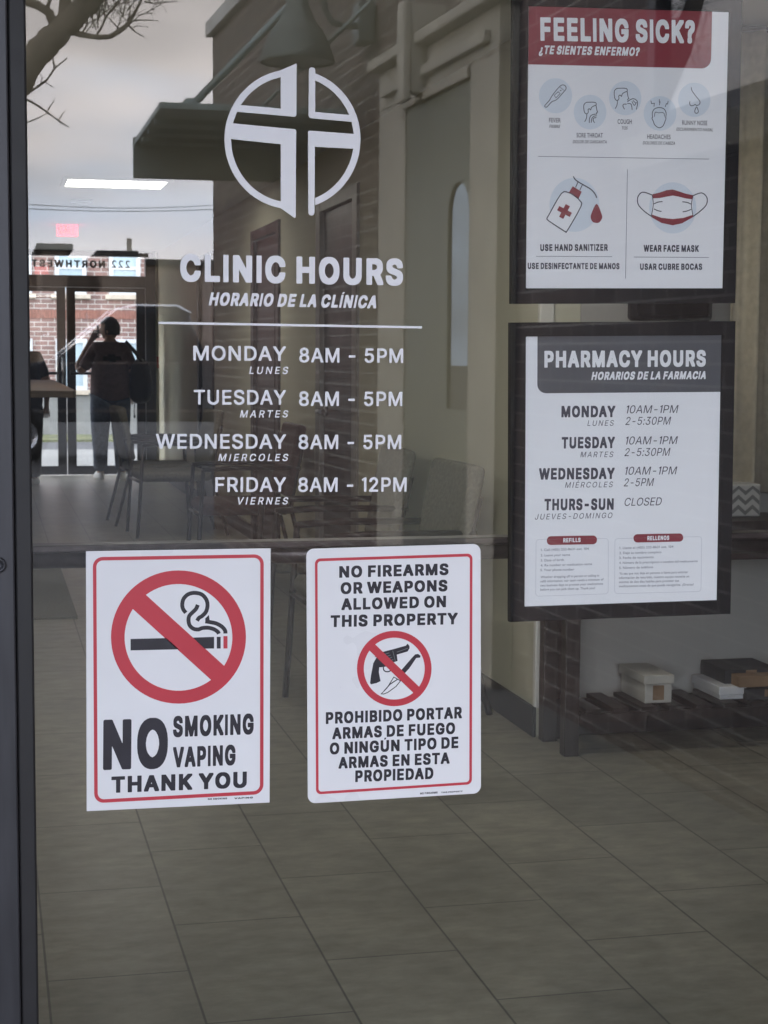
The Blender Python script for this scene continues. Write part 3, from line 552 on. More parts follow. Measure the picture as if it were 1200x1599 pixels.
  'C': (1042, '835 910 782 948 733 973 660 997 591 1008 460 1003 382 982 323 956 275 924 206 862 157 791 113 694 92 601 87 445 97 367 132 255 176 177 238 104 314 49 382 19 474 -5 567 -11 650 1 728 25 801 64 862 114 914 182 938 231 959 309 947 316 845 316 831 309 806 248 774 201 723 157 665 128 606 112 528 106 479 113 416 132 331 187 269 265 235 343 214 455 214 538 229 635 245 684 271 738 297 777 348 827 392 856 450 880 509 891 582 891 660 875 704 856 764 811 807 752 838 684 956 684 960 699 953 728 912 821 881 865'),
  'D': (1027, '132 6 494 4 572 14 635 30 713 64 763 94 823 148 860 197 904 284 930 377 940 460 935 596 919 674 878 777 827 850 762 909 723 934 650 968 533 993 143 994 128 988 126 26|263 884 465 886 523 881 601 862 665 831 708 798 743 757 770 713 797 640 813 543 813 460 802 382 773 294 743 245 704 199 640 156 577 132 489 116 275 116 259 123 257 865'),
  'E': (857, '759 6 764 16 765 99 757 115 275 116 260 122 257 138 257 431 263 445 708 448 723 453 726 470 725 548 713 559 263 562 257 577 259 879 275 886 748 887 759 899 757 988 738 994 132 991 126 972 128 10 148 4'),
  'G': (1063, '596 1008 494 1008 411 992 318 954 260 915 195 850 144 772 113 694 87 557 87 440 108 323 132 255 190 157 270 78 353 29 426 5 533 -11 621 -5 718 19 791 54 850 97 899 153 941 226 963 294 974 367 974 484 967 500 585 499 580 489 579 411 587 395 835 393 842 387 843 353 822 275 792 221 759 182 718 152 669 128 577 107 489 112 401 139 321 197 264 275 235 343 214 455 214 538 224 616 247 689 293 772 327 811 382 851 426 872 499 891 587 891 640 880 713 846 765 801 792 767 835 684 947 682 963 689 953 733 927 796 891 850 845 901 744 967 674 992'),
  'I': (390, '125 0 265 0 265 1000 125 1000'),
  'J': (812, '679 992 567 993 555 982 555 260 539 197 513 155 479 127 431 107 357 102 309 113 265 136 222 187 204 245 203 328 198 338 89 340 74 333 73 240 89 172 105 133 131 94 160 65 221 25 289 1 367 -11 440 -5 489 6 543 27 601 68 636 109 661 153 681 221 687 270 687 977'),
  'L': (805, '133 992 126 972 128 10 148 4 730 6 735 16 735 99 728 115 275 116 260 122 257 982 245 993'),
  'M': (1282, '128 988 126 26 132 6 240 4 252 16 250 818 255 820 265 801 357 552 582 12 596 4 679 4 694 7 704 21 948 621 1025 829 1030 828 1032 811 1028 782 1028 16 1034 6 1045 4 1138 4 1152 10 1155 972 1149 991 986 994 967 986 718 367 651 172 640 162 573 353 314 986 294 994 143 994'),
  'N': (1069, '939 6 945 26 943 988 928 994 830 994 819 991 814 982 813 250 818 206 816 182 811 180 670 406 286 986 270 994 132 991 126 972 128 10 143 4 240 4 252 6 257 16 257 655 248 806 249 821 255 824 415 567 782 15 801 4'),
  'O': (1090, '591 1008 494 1008 396 987 328 958 243 899 186 835 130 738 98 635 87 557 87 440 108 323 142 236 195 153 265 82 343 34 421 6 528 -11 616 -5 728 25 777 49 855 106 914 177 952 244 977 309 992 367 1003 450 1003 552 982 674 958 743 904 836 840 906 767 956 694 987|499 891 587 891 640 880 699 856 745 826 793 777 831 718 860 640 877 538 877 460 865 382 840 302 802 236 755 182 708 149 630 118 567 106 484 112 416 132 357 166 321 197 279 250 249 304 225 382 214 460 214 538 225 616 245 684 283 757 343 823 382 851 440 877'),
  'P': (909, '133 5 240 4 256 11 257 348 263 362 504 365 626 386 714 431 752 462 787 509 816 572 827 616 833 708 826 752 807 816 778 869 748 905 689 948 621 977 543 994 143 994 127 986 126 26|260 881 275 886 504 886 582 870 640 837 680 787 701 713 701 650 695 616 680 577 657 543 601 500 513 478 263 479 257 494'),
  'R': (918, '132 991 126 972 128 10 143 4 240 4 256 11 260 383 275 389 489 389 504 386 512 377 717 11 733 4 863 6 865 16 646 406 653 416 723 454 764 489 798 538 826 611 833 650 832 738 812 816 782 871 745 913 704 943 655 968 582 988 543 994|260 881 275 886 504 886 582 872 645 837 670 811 690 772 706 694 694 621 662 562 630 537 591 518 518 502 263 504 257 518'),
  'S': (914, '513 1008 377 1003 289 977 240 953 206 930 157 879 128 826 112 772 111 699 123 650 160 587 206 546 318 488 523 431 616 398 674 355 699 314 706 275 701 240 690 211 669 180 640 152 596 127 504 102 411 102 357 113 309 132 275 156 245 186 210 270 99 272 84 266 83 250 100 182 132 123 170 79 255 25 309 6 387 -10 460 -15 562 -5 650 20 699 45 752 87 797 143 821 197 832 250 832 299 817 362 796 402 749 455 699 488 621 524 348 605 274 650 245 694 238 718 240 762 254 801 278 835 333 873 416 896 509 896 567 882 606 863 660 817 694 742 812 743 813 782 797 830 773 874 740 913 650 973 596 992'),
  'T': (918, '513 4 523 10 526 21 527 879 543 886 840 888 847 904 846 986 830 994 75 992 67 972 68 899 75 888 377 886 392 879 394 16 406 4'),
  'U': (1057, '132 991 126 977 126 314 132 270 152 206 191 138 231 92 318 32 372 11 470 -10 582 -11 650 1 728 27 791 64 843 109 880 157 909 216 930 299 928 988 913 994 816 994 804 991 799 982 799 314 778 245 763 216 730 177 694 147 665 132 582 107 489 106 406 126 357 152 316 187 274 255 257 323 257 982 245 993'),
  'V': (981, '45 990 49 962 413 16 431 4 565 6 612 118 936 986 923 994 826 994 801 986 494 124 483 138 407 372 180 982 162 994'),
  'W': (1400, '45 991 42 982 54 933 318 9 333 4 455 4 467 6 475 16 699 828 926 11 943 4 1064 4 1079 9 1353 962 1357 982 1353 991 1240 994 1225 986 1064 387 1011 167 1001 151 777 982 769 991 757 994 640 994 626 989 396 148 391 153 329 411 174 982 157 994'),
  'Y': (965, '431 4 533 4 544 11 547 406 899 952 917 982 913 992 787 994 772 987 571 674 484 526 392 679 192 990 60 994 46 986 416 411 418 21 421 10'),
  '0': (927, '504 1008 421 1008 338 987 275 953 221 906 181 850 147 782 117 679 102 562 102 435 117 318 147 216 181 148 228 84 299 30 357 6 450 -11 523 -5 606 20 669 58 733 127 767 187 797 265 818 362 828 494 822 596 807 694 782 777 743 855 720 889 682 928 630 968 577 992|479 901 543 885 582 862 621 822 656 762 680 694 696 611 701 440 691 357 670 275 651 226 611 166 548 118 494 102 440 102 392 113 343 141 304 181 274 231 239 343 224 499 229 591 243 679 259 733 288 796 321 840 362 873 416 895'),
  '1': (470, '240 0 380 0 380 1000 280 1000 60 850 120 740 240 810'),
  '2': (927, '141 6 777 4 792 11 794 104 782 116 338 116 320 123 574 382 667 484 734 577 763 640 774 689 774 772 754 840 738 869 696 923 650 958 601 983 504 1008 421 1008 343 992 270 958 226 925 192 885 167 845 142 772 138 717 153 711 250 711 261 718 269 767 288 816 314 847 343 870 401 894 440 901 479 900 533 890 597 855 631 816 652 757 652 704 629 630 602 587 554 528 141 104 136 89 136 26'),
  '3': (927, '151 991 146 982 145 904 153 888 582 884 583 874 554 840 326 591 321 577 321 499 333 487 450 486 489 481 543 467 577 451 618 421 646 382 665 338 672 270 658 216 623 162 572 127 509 107 411 102 357 113 314 132 258 177 240 206 225 255 211 262 98 260 94 250 98 221 123 150 157 102 206 59 279 20 348 0 426 -11 518 -5 606 19 652 40 723 93 768 153 787 197 799 245 799 323 782 387 740 460 699 501 665 524 596 554 528 569 474 570 465 577 474 594 754 899 760 913 758 986 743 994'),
  '5': (927, '738 992 216 994 200 986 143 502 172 492 260 486 333 524 392 540 460 545 518 534 562 514 608 479 631 450 653 406 667 353 665 275 651 226 630 191 606 160 577 137 528 113 484 102 421 102 343 127 284 176 245 256 132 255 126 240 132 206 167 128 221 68 294 22 357 1 435 -11 513 -5 587 14 640 40 699 84 734 123 771 187 793 265 799 328 792 387 773 455 756 489 720 543 684 579 645 607 598 630 513 652 421 652 348 631 289 599 279 601 277 611 306 869 314 884 738 888 745 908 745 982'),
  '8': (927, '421 1008 328 987 289 970 240 938 187 880 162 830 145 738 164 655 192 605 231 565 302 523 245 497 206 472 165 431 142 396 126 362 112 309 111 231 128 172 152 128 192 82 236 49 294 20 357 1 440 -11 484 -11 562 0 621 15 669 37 723 73 759 109 797 167 813 221 818 279 802 357 764 426 708 480 624 523 696 567 734 606 763 660 779 728 779 762 773 801 753 855 720 904 694 930 626 975 543 1003|239 250 238 294 245 323 261 362 282 392 343 437 426 462 499 462 548 451 591 431 626 408 651 382 675 338 686 299 686 255 680 226 668 197 645 165 612 138 577 120 509 102 416 102 357 116 318 134 269 177 249 211|652 748 646 689 616 633 562 590 494 570 435 570 401 576 338 605 290 660 272 728 279 782 306 835 362 880 440 901 523 894 587 865 629 821 646 782'),
  'É': (857, '759 6 764 16 765 99 757 115 275 116 260 122 257 138 257 431 263 445 708 448 723 453 726 470 725 548 713 559 263 562 257 577 259 879 275 886 748 887 759 899 757 988 738 994 132 991 126 972 128 10 148 4|330 1090 450 1090 620 1300 460 1300'),
  '-': (927, '686 382 686 470 674 481 250 482 239 479 233 470 233 382 245 370 669 370 681 372'),
  ':': (389, '108 60 123 31 138 15 182 -4 206 -5 245 8 270 28 285 55 291 89 281 123 260 150 231 168 192 174 157 164 123 139 107 104|107 601 133 557 167 537 206 531 236 539 270 565 285 591 291 626 278 665 255 691 231 704 187 710 153 699 123 675 107 640'),
  ' ': (381, ''),
 },
 'medium': {
  'A': (979, '972 8 976 19 974 29 549 985 539 997 529 1001 426 1000 415 989 406 968 8 36 3 22 5 12 12 5 22 3 157 3 169 8 184 36 285 274 295 285 667 286 677 285 685 277 792 40 810 8 819 3 830 3 961 3|479 728 486 721 602 461 606 451 603 443 373 442 366 443 361 447 468 709'),
  'B': (831, '118 996 111 989 109 978 111 12 118 5 129 3 472 3 571 14 660 47 721 90 766 146 791 203 799 256 799 295 791 348 774 394 756 422 735 451 689 490 635 519 603 532 608 539 647 568 677 602 699 641 710 677 715 713 714 755 711 787 706 808 685 862 643 915 600 947 578 961 507 986 408 998|277 427 291 431 422 431 479 427 539 412 578 391 607 362 621 335 626 316 626 270 607 224 589 203 557 181 500 163 430 155 280 157 276 167|280 585 275 600 276 833 280 844 373 846 422 842 479 827 512 805 533 773 541 748 542 723 541 699 533 670 522 645 504 626 461 601 408 588 362 584'),
  'C': (1037, '965 79 970 93 969 238 965 249 957 254 943 251 886 218 791 178 731 160 667 148 600 148 532 156 500 163 419 195 348 245 291 316 256 401 244 493 256 592 291 678 352 754 419 803 518 842 603 853 656 853 709 845 777 828 840 804 936 755 947 754 955 759 959 769 959 915 954 927 943 935 893 954 833 975 766 993 674 1008 589 1008 465 993 352 951 330 941 224 863 142 759 107 677 88 631 70 493 86 369 117 284 128 260 198 160 302 71 419 18 440 10 603 -11 688 -7 745 0 798 11 869 32 918 53'),
  'D': (1096, '114 7 129 3 511 3 653 21 784 74 876 145 897 166 967 260 1011 366 1030 500 1015 621 982 713 965 748 908 830 895 844 794 924 674 975 653 980 504 998 129 998 113 993 109 978 109 26 110 15|283 157 279 171 281 841 291 846 461 846 568 835 607 827 688 796 702 788 762 742 809 681 817 667 849 575 856 504 851 447 827 362 784 288 741 244 713 220 614 174 476 155'),
  'E': (742, '688 5 695 12 697 19 697 132 695 146 688 153 288 155 277 159 275 171 276 415 280 426 656 428 668 433 672 451 672 564 668 575 660 579 280 582 276 592 277 840 288 846 677 847 684 854 686 862 685 989 677 996 667 998 118 996 111 989 109 978 111 12 118 5 129 3'),
  'F': (698, '118 5 263 3 270 5 277 12 279 440 283 451 635 453 646 454 653 461 654 589 653 596 646 603 291 605 281 609 279 617 281 841 291 846 646 847 653 854 654 869 654 982 653 989 646 996 129 998 118 996 111 989 109 22 111 12'),
  'G': (1082, '978 74 984 90 984 486 982 497 975 504 653 506 637 500 633 490 633 373 638 358 653 353 808 353 813 352 817 345 816 184 780 171 738 160 663 148 603 148 515 160 426 193 359 240 340 260 295 316 259 401 247 486 248 515 259 592 296 681 351 752 422 805 515 842 596 853 649 853 738 838 805 820 880 791 939 762 954 761 962 766 966 777 966 911 961 923 954 929 883 958 769 993 674 1008 582 1008 461 993 352 951 330 941 231 867 148 766 137 745 93 638 74 504 74 479 93 347 142 235 223 132 330 54 376 36 454 7 600 -11 684 -8 791 8 847 22 922 47 964 64'),
  'H': (1067, '950 7 955 15 955 26 955 978 951 993 939 998 808 998 798 996 791 989 789 589 785 578 291 576 280 578 276 589 274 989 267 996 256 998 129 998 114 994 110 985 109 975 109 22 113 8 125 3 256 3 267 5 274 12 276 412 280 422 773 424 785 422 789 412 791 12 798 5 808 3 936 3'),
  'I': (388, '121 3 263 3 274 7 278 15 279 978 277 989 267 997 125 998 114 994 110 985 109 22 111 12'),
  'J': (388, '267 997 125 998 114 994 110 985 109 -20 97 -84 86 -112 64 -137 22 -155 -2 -160 -73 -164 -84 -172 -85 -183 -60 -307 -56 -315 -41 -322 8 -323 72 -315 93 -311 158 -282 218 -226 253 -158 271 -91 279 5 279 978 277 989'),
  'K': (963, '950 7 955 19 948 33 840 141 465 502 446 525 458 544 851 970 856 982 852 993 837 998 674 998 660 994 291 594 281 586 277 589 276 600 274 989 267 996 256 998 129 998 114 994 110 985 109 975 109 22 113 8 125 3 256 3 267 5 274 12 276 440 277 451 281 453 387 353 741 7 755 3 932 3'),
  'L': (728, '121 997 111 989 109 978 111 12 118 5 129 3 702 5 709 12 711 26 711 139 709 146 702 153 288 155 277 160 275 985 270 994 260 998'),
  'M': (1140, '1032 7 1036 15 1037 26 1037 978 1033 993 1017 998 897 998 883 994 594 638 571 616 563 621 289 961 260 994 245 998 129 998 111 994 106 985 106 975 106 22 110 8 121 3 256 3 267 7 271 15 272 706 273 720 277 722 534 401 550 386 564 382 589 383 603 396 846 702 858 716 865 717 867 15 872 7 883 3 1017 3'),
  'N': (1140, '1024 994 1010 998 890 998 879 994 875 985 874 295 873 284 869 282 860 288 245 991 238 996 228 998 125 998 113 993 109 978 109 26 110 15 114 7 129 3 249 3 260 7 264 15 265 699 267 713 270 714 314 667 885 8 893 3 904 3 1014 3 1026 8 1030 22 1030 975 1029 985'),
  'O': (1200, '1117 635 1071 752 994 854 951 890 877 943 759 990 628 1008 575 1008 440 990 320 940 269 904 206 853 132 755 86 642 78 600 67 490 82 369 130 249 196 160 224 131 320 59 447 8 592 -11 759 10 879 59 923 90 993 145 1071 249 1117 366 1132 479 1132 518|291 313 255 394 248 426 240 511 252 596 285 677 306 707 350 759 408 802 483 834 529 845 607 853 695 841 791 803 858 752 908 688 947 600 951 578 960 500 948 405 919 334 897 298 858 249 787 195 699 160 677 156 614 148 585 148 504 159 411 196 341 249'),
  'P': (756, '111 5 252 3 260 5 267 12 268 408 273 419 415 421 497 428 582 454 654 500 706 564 731 628 739 688 739 720 731 787 705 854 668 904 650 922 596 960 522 987 426 998 121 998 111 996 104 989 102 22 104 12|270 577 268 833 273 844 405 845 465 838 507 822 537 798 554 773 565 738 566 695 561 670 547 638 522 609 486 588 447 577 405 573 284 573'),
  'Q': (1200, '221 870 138 769 125 742 86 649 67 511 67 486 78 391 89 352 119 270 178 182 270 93 362 40 479 2 553 -49 628 -94 688 -124 777 -159 858 -180 957 -195 971 -191 1093 -70 1097 -56 1093 -45 1078 -40 1028 -47 971 -47 939 -43 858 -21 780 8 774 15 840 40 939 99 1019 175 1078 263 1089 284 1125 391 1136 483 1136 507 1117 642 1073 748 1060 769 998 851 982 867 879 944 755 993 642 1008 585 1008 486 997 447 990 330 947|333 252 282 323 252 401 241 476 240 515 245 561 272 649 319 727 336 745 387 791 485 837 607 853 677 845 713 837 794 802 865 746 914 681 950 592 962 515 962 486 951 405 922 334 908 309 862 249 798 199 716 163 656 152 596 148 504 159 479 167 401 199'),
  'R': (890, '121 996 114 989 113 978 113 22 117 8 129 3 260 3 270 5 277 12 279 412 281 417 288 420 337 421 352 419 398 402 440 371 463 348 526 267 695 7 709 3 862 3 879 7 884 15 883 29 776 182 685 327 615 419 561 472 564 478 585 489 621 517 653 553 680 600 696 649 700 688 700 727 693 791 661 865 612 922 557 958 465 990 376 998|283 578 279 589 281 845 295 849 373 849 408 845 454 832 489 812 507 791 515 777 526 748 529 716 526 688 516 656 497 624 461 599 408 581 369 576'),
  'S': (683, '415 1008 337 1008 274 1000 206 979 156 947 125 916 96 879 68 812 60 755 60 731 68 699 88 624 99 607 171 527 295 443 373 395 431 345 447 327 473 256 473 231 460 203 444 183 422 167 376 149 348 145 313 145 252 159 199 183 163 206 136 230 93 275 83 279 71 274 67 256 67 97 71 83 121 47 164 25 203 10 288 -7 352 -11 415 -4 454 8 493 23 507 32 555 68 596 121 625 185 633 238 633 281 607 391 597 412 541 479 515 505 412 575 316 631 249 684 220 755 219 769 227 791 237 808 252 824 291 844 316 852 348 856 380 856 419 848 451 837 507 809 575 759 585 758 594 762 598 780 598 922 594 936 557 961 522 979 483 993'),
  'T': (890, '376 3 511 3 522 7 526 15 528 840 539 846 854 847 862 854 863 869 863 982 862 989 854 996 47 998 36 996 29 989 28 862 29 854 36 847 348 846 359 840 360 22 365 8'),
  'U': (1037, '93 994 88 978 88 380 107 252 152 157 221 81 302 30 398 0 504 -11 621 0 660 8 752 40 837 99 901 182 934 270 941 306 948 380 948 978 944 993 932 998 798 998 787 994 782 985 782 387 778 345 770 306 759 274 744 245 725 221 702 202 668 182 635 167 553 148 483 148 451 152 408 164 373 179 337 202 311 224 295 245 281 267 270 295 262 327 258 362 256 989 249 996 238 998 107 998'),
  'V': (890, '7 993 3 982 8 964 413 19 421 5 430 -3 468 -3 482 12 504 64 876 950 884 971 883 989 876 996 869 998 741 998 731 996 719 985 458 372 447 354 443 355 434 373 172 985 164 994 153 998 19 998'),
  'W': (1510, '5 989 3 978 8 964 387 19 398 0 412 -4 440 -3 453 12 744 731 755 748 763 738 1054 12 1062 1 1070 -4 1099 -4 1109 0 1121 19 1195 203 1499 961 1504 978 1500 993 1488 998 1354 998 1347 996 1340 989 1131 461 1092 369 1088 370 1081 383 837 985 830 994 819 998 684 996 674 986 666 968 434 387 422 368 411 387 172 985 160 996 150 998 19 998 12 996'),
  'X': (1037, '11 8 26 3 185 3 199 7 513 383 522 388 541 369 825 22 840 7 854 3 1007 3 1024 7 1029 22 1019 40 629 515 637 532 1001 971 1005 982 1001 993 985 998 826 998 812 994 530 649 522 644 510 653 228 994 214 998 58 998 40 994 35 982 39 971 396 543 412 518 403 500 10 29 7 19'),
  'Y': (890, '376 3 511 3 518 5 525 12 529 518 881 968 884 985 876 996 709 998 695 994 459 695 444 680 437 684 208 978 192 994 178 998 22 998 12 996 5 989 5 975 15 960 359 522 361 19 365 8'),
  'Z': (949, '33 7 47 3 900 3 911 3 919 8 923 19 923 139 919 150 911 155 345 155 334 156 331 160 912 957 923 978 918 994 904 998 86 998 75 997 67 993 63 982 63 862 67 851 75 846 607 846 617 844 620 840 32 33 28 19'),
  'É': (742, '688 5 695 12 697 19 697 132 695 146 688 153 288 155 277 159 275 171 276 415 280 426 656 428 668 433 672 451 672 564 668 575 660 579 280 582 276 592 277 840 288 846 677 847 684 854 686 862 685 989 677 996 667 998 118 996 111 989 109 978 111 12 118 5 129 3|540 1265 532 1270 522 1271 391 1270 378 1265 368 1251 282 1060 279 1049 283 1039 299 1033 373 1033 383 1037 541 1244 544 1255'),
  'Ú': (1037, '93 994 88 978 88 380 107 252 152 157 221 81 302 30 398 0 504 -11 621 0 660 8 752 40 837 99 901 182 934 270 941 306 948 380 948 978 944 993 932 998 798 998 787 994 782 985 782 387 778 345 770 306 759 274 744 245 725 221 702 202 668 182 635 167 553 148 483 148 451 152 408 164 373 179 337 202 311 224 295 245 281 267 270 295 262 327 258 362 256 989 249 996 238 998 107 998|686 1265 670 1271 539 1271 525 1266 431 1063 428 1049 432 1039 440 1034 451 1033 518 1033 530 1039 686 1240 690 1255'),
  '0': (742, '369 -11 454 4 486 18 548 58 607 129 660 242 686 348 697 479 697 522 685 656 657 769 611 865 543 947 465 993 383 1008 352 1008 291 997 267 988 196 944 139 876 106 816 82 759 56 653 45 518 45 476 57 345 86 231 130 136 192 60 221 39 277 7|369 847 415 837 447 813 485 755 508 692 519 631 527 575 527 522 530 500 527 476 527 426 516 348 508 309 485 245 455 196 444 184 412 161 373 152 330 161 299 184 287 196 259 242 234 309 226 348 215 426 215 476 212 497 215 522 215 575 223 631 234 692 257 755 295 813 327 837'),
  '1': (560, '240 0 400 0 400 1000 270 1000 80 860 150 760 240 820'),
  '2': (742, '61 5 670 3 681 5 688 12 690 146 688 153 681 160 355 162 348 163 345 167 490 355 556 458 591 532 604 571 615 614 622 684 611 787 582 862 532 927 472 972 412 997 334 1008 274 1008 231 1000 189 986 150 967 107 940 72 911 70 738 75 722 86 718 97 722 141 769 167 792 224 827 252 837 295 845 330 842 383 820 408 799 430 769 444 734 452 702 453 649 448 617 434 571 409 518 381 468 274 312 187 199 56 40 53 33 53 15'),
  '3': (742, '130 971 120 964 116 954 116 826 118 819 125 812 146 812 182 827 231 842 274 849 309 849 341 844 387 827 412 809 434 777 445 748 448 720 445 692 430 656 413 635 369 610 323 598 270 594 260 585 258 454 260 447 267 440 295 435 327 434 369 423 387 416 419 395 441 369 458 330 463 277 458 249 450 228 441 210 424 189 405 174 383 163 337 152 291 152 228 167 192 181 121 220 104 221 97 214 95 206 95 58 107 44 134 29 182 11 238 -4 313 -11 405 1 476 27 543 74 593 139 621 210 633 299 629 352 618 398 599 444 571 483 519 529 523 536 559 568 575 588 588 607 603 642 615 709 615 762 607 823 579 886 534 939 476 977 412 1000 348 1008 260 1008 185 993'),
  '4': (742, '582 1008 518 1008 497 991 49 444 18 401 18 334 22 326 29 322 424 320 428 309 428 19 432 8 440 3 578 3 590 8 594 22 595 316 603 321 684 322 692 326 696 334 697 454 693 468 681 474 603 474 598 476 594 483 594 989 592 1000|426 684 426 478 415 474 259 476 258 483 265 493 410 674 422 686'),
  '5': (742, '596 996 164 998 153 996 146 989 146 476 153 468 164 467 245 477 330 473 401 446 444 411 462 383 476 352 483 309 476 270 451 223 426 198 398 178 341 156 274 152 228 160 171 179 100 217 82 217 75 210 74 203 74 68 75 58 86 47 160 15 235 -4 320 -11 412 0 483 27 505 40 564 88 609 146 643 231 651 295 651 327 639 408 607 483 555 546 483 596 391 626 306 631 300 642 302 841 313 846 596 847 603 854 605 869 605 982 603 989'),
  '6': (742, '472 1008 461 1008 451 1004 337 916 245 821 231 802 167 709 124 624 103 571 78 479 67 380 67 320 75 245 105 160 148 97 192 56 228 30 302 0 391 -11 447 -4 472 1 543 32 600 77 646 135 671 189 682 228 690 302 681 373 650 451 619 493 596 516 546 554 483 580 401 591 337 583 295 571 288 575 294 596 330 660 393 741 444 792 489 830 550 871 561 883 562 893 558 904 483 1000|238 380 245 388 288 411 345 427 387 428 412 424 458 405 482 387 497 370 514 337 519 320 519 267 502 217 483 191 462 175 419 156 387 152 352 156 302 178 263 216 241 260 232 320'),
  '7': (742, '263 -7 277 -7 284 -4 298 19 720 963 725 985 716 996 93 998 83 996 75 989 74 854 75 847 83 840 465 839 472 838 477 833 475 823 139 72 138 54 146 43'),
  '8': (742, '405 1008 355 1008 299 1001 224 974 164 931 145 911 110 865 86 812 78 780 70 723 74 670 86 631 103 592 127 557 166 518 169 511 106 451 82 419 61 369 49 309 49 260 61 195 93 129 144 72 199 32 231 18 284 0 373 -11 440 -4 486 8 536 27 596 67 636 111 661 146 681 192 693 263 693 306 689 337 679 376 664 412 636 454 577 511 632 571 648 596 667 635 679 695 679 738 667 805 643 865 608 911 582 937 529 975 465 1000|216 291 220 320 231 349 256 385 295 410 334 423 373 428 422 419 451 408 483 387 508 355 522 320 526 288 522 256 508 221 479 187 458 172 415 156 362 152 330 156 299 167 258 192 238 217 231 231 220 260|241 741 259 791 276 812 302 830 341 844 366 849 408 845 448 830 473 812 490 791 509 745 512 720 509 695 491 653 468 626 447 610 398 591 355 591 306 610 267 645 245 688 240 709'),
  '9': (742, '277 -7 288 -7 299 -3 401 74 502 178 575 281 635 401 671 518 679 578 683 617 683 667 674 745 644 830 604 893 569 929 520 968 458 997 387 1008 341 1008 267 997 196 965 153 930 127 904 89 851 64 791 53 713 64 624 91 561 130 507 192 454 256 426 330 414 373 414 401 418 454 433 460 430 457 412 423 348 378 284 334 237 284 191 185 114 184 104 187 93 260 7|504 622 481 607 440 588 380 574 345 578 295 595 270 612 255 628 242 646 227 677 223 723 227 748 245 787 260 806 281 823 330 845 362 849 394 845 437 827 456 812 483 781 492 766 505 734 512 692 513 663'),
  '-': (492, '430 260 431 394 430 401 422 408 79 410 68 408 61 401 60 267 61 260 68 252 412 251 422 252'),
  ':': (344, '143 186 111 169 82 136 74 111 75 61 92 29 123 1 143 -7 167 -11 203 -6 224 4 242 17 260 44 267 58 271 86 267 118 254 146 231 169 217 178 192 187|75 610 74 561 82 536 100 510 121 493 139 486 178 481 203 486 221 493 247 515 267 550 272 582 267 610 260 628 231 661 196 678 150 679 125 669 95 646'),
  'a': (639, '607 42 612 58 612 125 608 136 600 140 589 140 536 113 529 116 524 125 523 465 515 529 492 578 472 605 444 632 398 659 345 675 302 679 235 679 189 671 146 657 118 643 88 621 58 590 53 582 53 447 58 435 65 432 75 433 132 483 189 515 242 530 291 530 330 517 352 498 367 451 368 422 366 414 359 409 210 356 160 334 111 303 74 267 49 221 38 160 47 107 59 79 79 49 103 26 136 6 160 -4 210 -11 252 -7 284 0 330 18 369 40 376 37 405 7 422 -3 472 -11 515 -7 557 9|362 306 366 302 368 291 368 164 363 150 327 124 284 110 256 110 220 129 206 146 198 175 203 210 218 231 238 250 274 271 337 299'),
  'b': (742, '97 996 90 989 88 978 90 47 100 36 125 25 199 4 270 -7 313 -8 330 -11 440 0 529 33 592 81 636 136 653 164 681 245 690 320 690 376 681 444 656 516 612 585 578 615 546 641 476 671 419 679 362 679 309 667 249 642 243 642 240 653 238 989 231 996 224 998|245 155 240 167 242 479 262 497 290 515 330 533 352 537 405 533 422 528 454 512 484 486 508 447 530 376 534 334 530 295 526 274 504 224 483 194 454 170 405 146 337 138 284 145'),
  'c': (654, '592 28 600 36 601 47 601 164 596 176 582 179 497 149 433 138 380 141 320 160 274 191 245 228 226 277 219 330 224 383 245 444 274 484 306 508 327 519 359 530 391 534 426 534 461 526 497 513 564 475 575 474 582 478 587 493 585 628 575 639 507 664 461 675 430 679 369 679 291 668 214 635 160 594 142 575 101 515 71 430 60 323 64 288 71 228 103 150 148 90 163 75 224 30 302 1 398 -11 454 -8 539 8'),
  'd': (756, '660 996 532 998 525 996 518 989 515 666 507 664 437 679 380 679 316 672 288 664 221 635 160 590 105 518 75 440 67 376 67 320 75 249 103 167 146 104 196 60 224 41 288 15 376 3 649 3 660 5 667 12 669 978 667 989|512 139 401 138 341 146 288 170 262 196 246 221 227 281 222 323 231 391 249 440 270 472 288 491 313 510 359 529 412 538 465 533 507 520 514 515 516 153'),
  'e': (712, '291 671 210 639 150 590 117 546 96 511 71 440 60 345 71 249 95 175 141 100 191 54 214 37 284 4 391 -11 476 -4 557 18 621 50 649 72 651 196 646 211 638 215 628 214 561 176 522 160 472 146 444 141 391 141 366 145 316 161 276 189 255 214 234 256 224 295 235 300 653 302 660 309 661 316 657 401 653 433 628 518 589 583 532 636 511 648 458 671 394 679 355 679|226 419 231 440 248 476 277 509 306 527 334 536 366 541 391 541 422 533 447 522 468 505 491 472 506 426 504 418 493 414 238 414 231 414'),
  'f': (388, '118 3 242 3 252 7 257 15 258 518 260 523 267 527 362 527 373 536 375 546 373 660 366 667 359 668 262 670 258 684 262 752 275 798 290 823 306 837 341 851 369 856 398 856 433 846 440 847 447 854 449 982 444 994 430 1000 394 1008 341 1012 309 1008 252 992 224 975 203 959 171 927 156 908 139 881 125 847 113 805 106 759 104 673 97 669 29 668 22 664 18 656 19 536 26 529 33 527 97 527 101 525 105 518 106 22 107 12'),
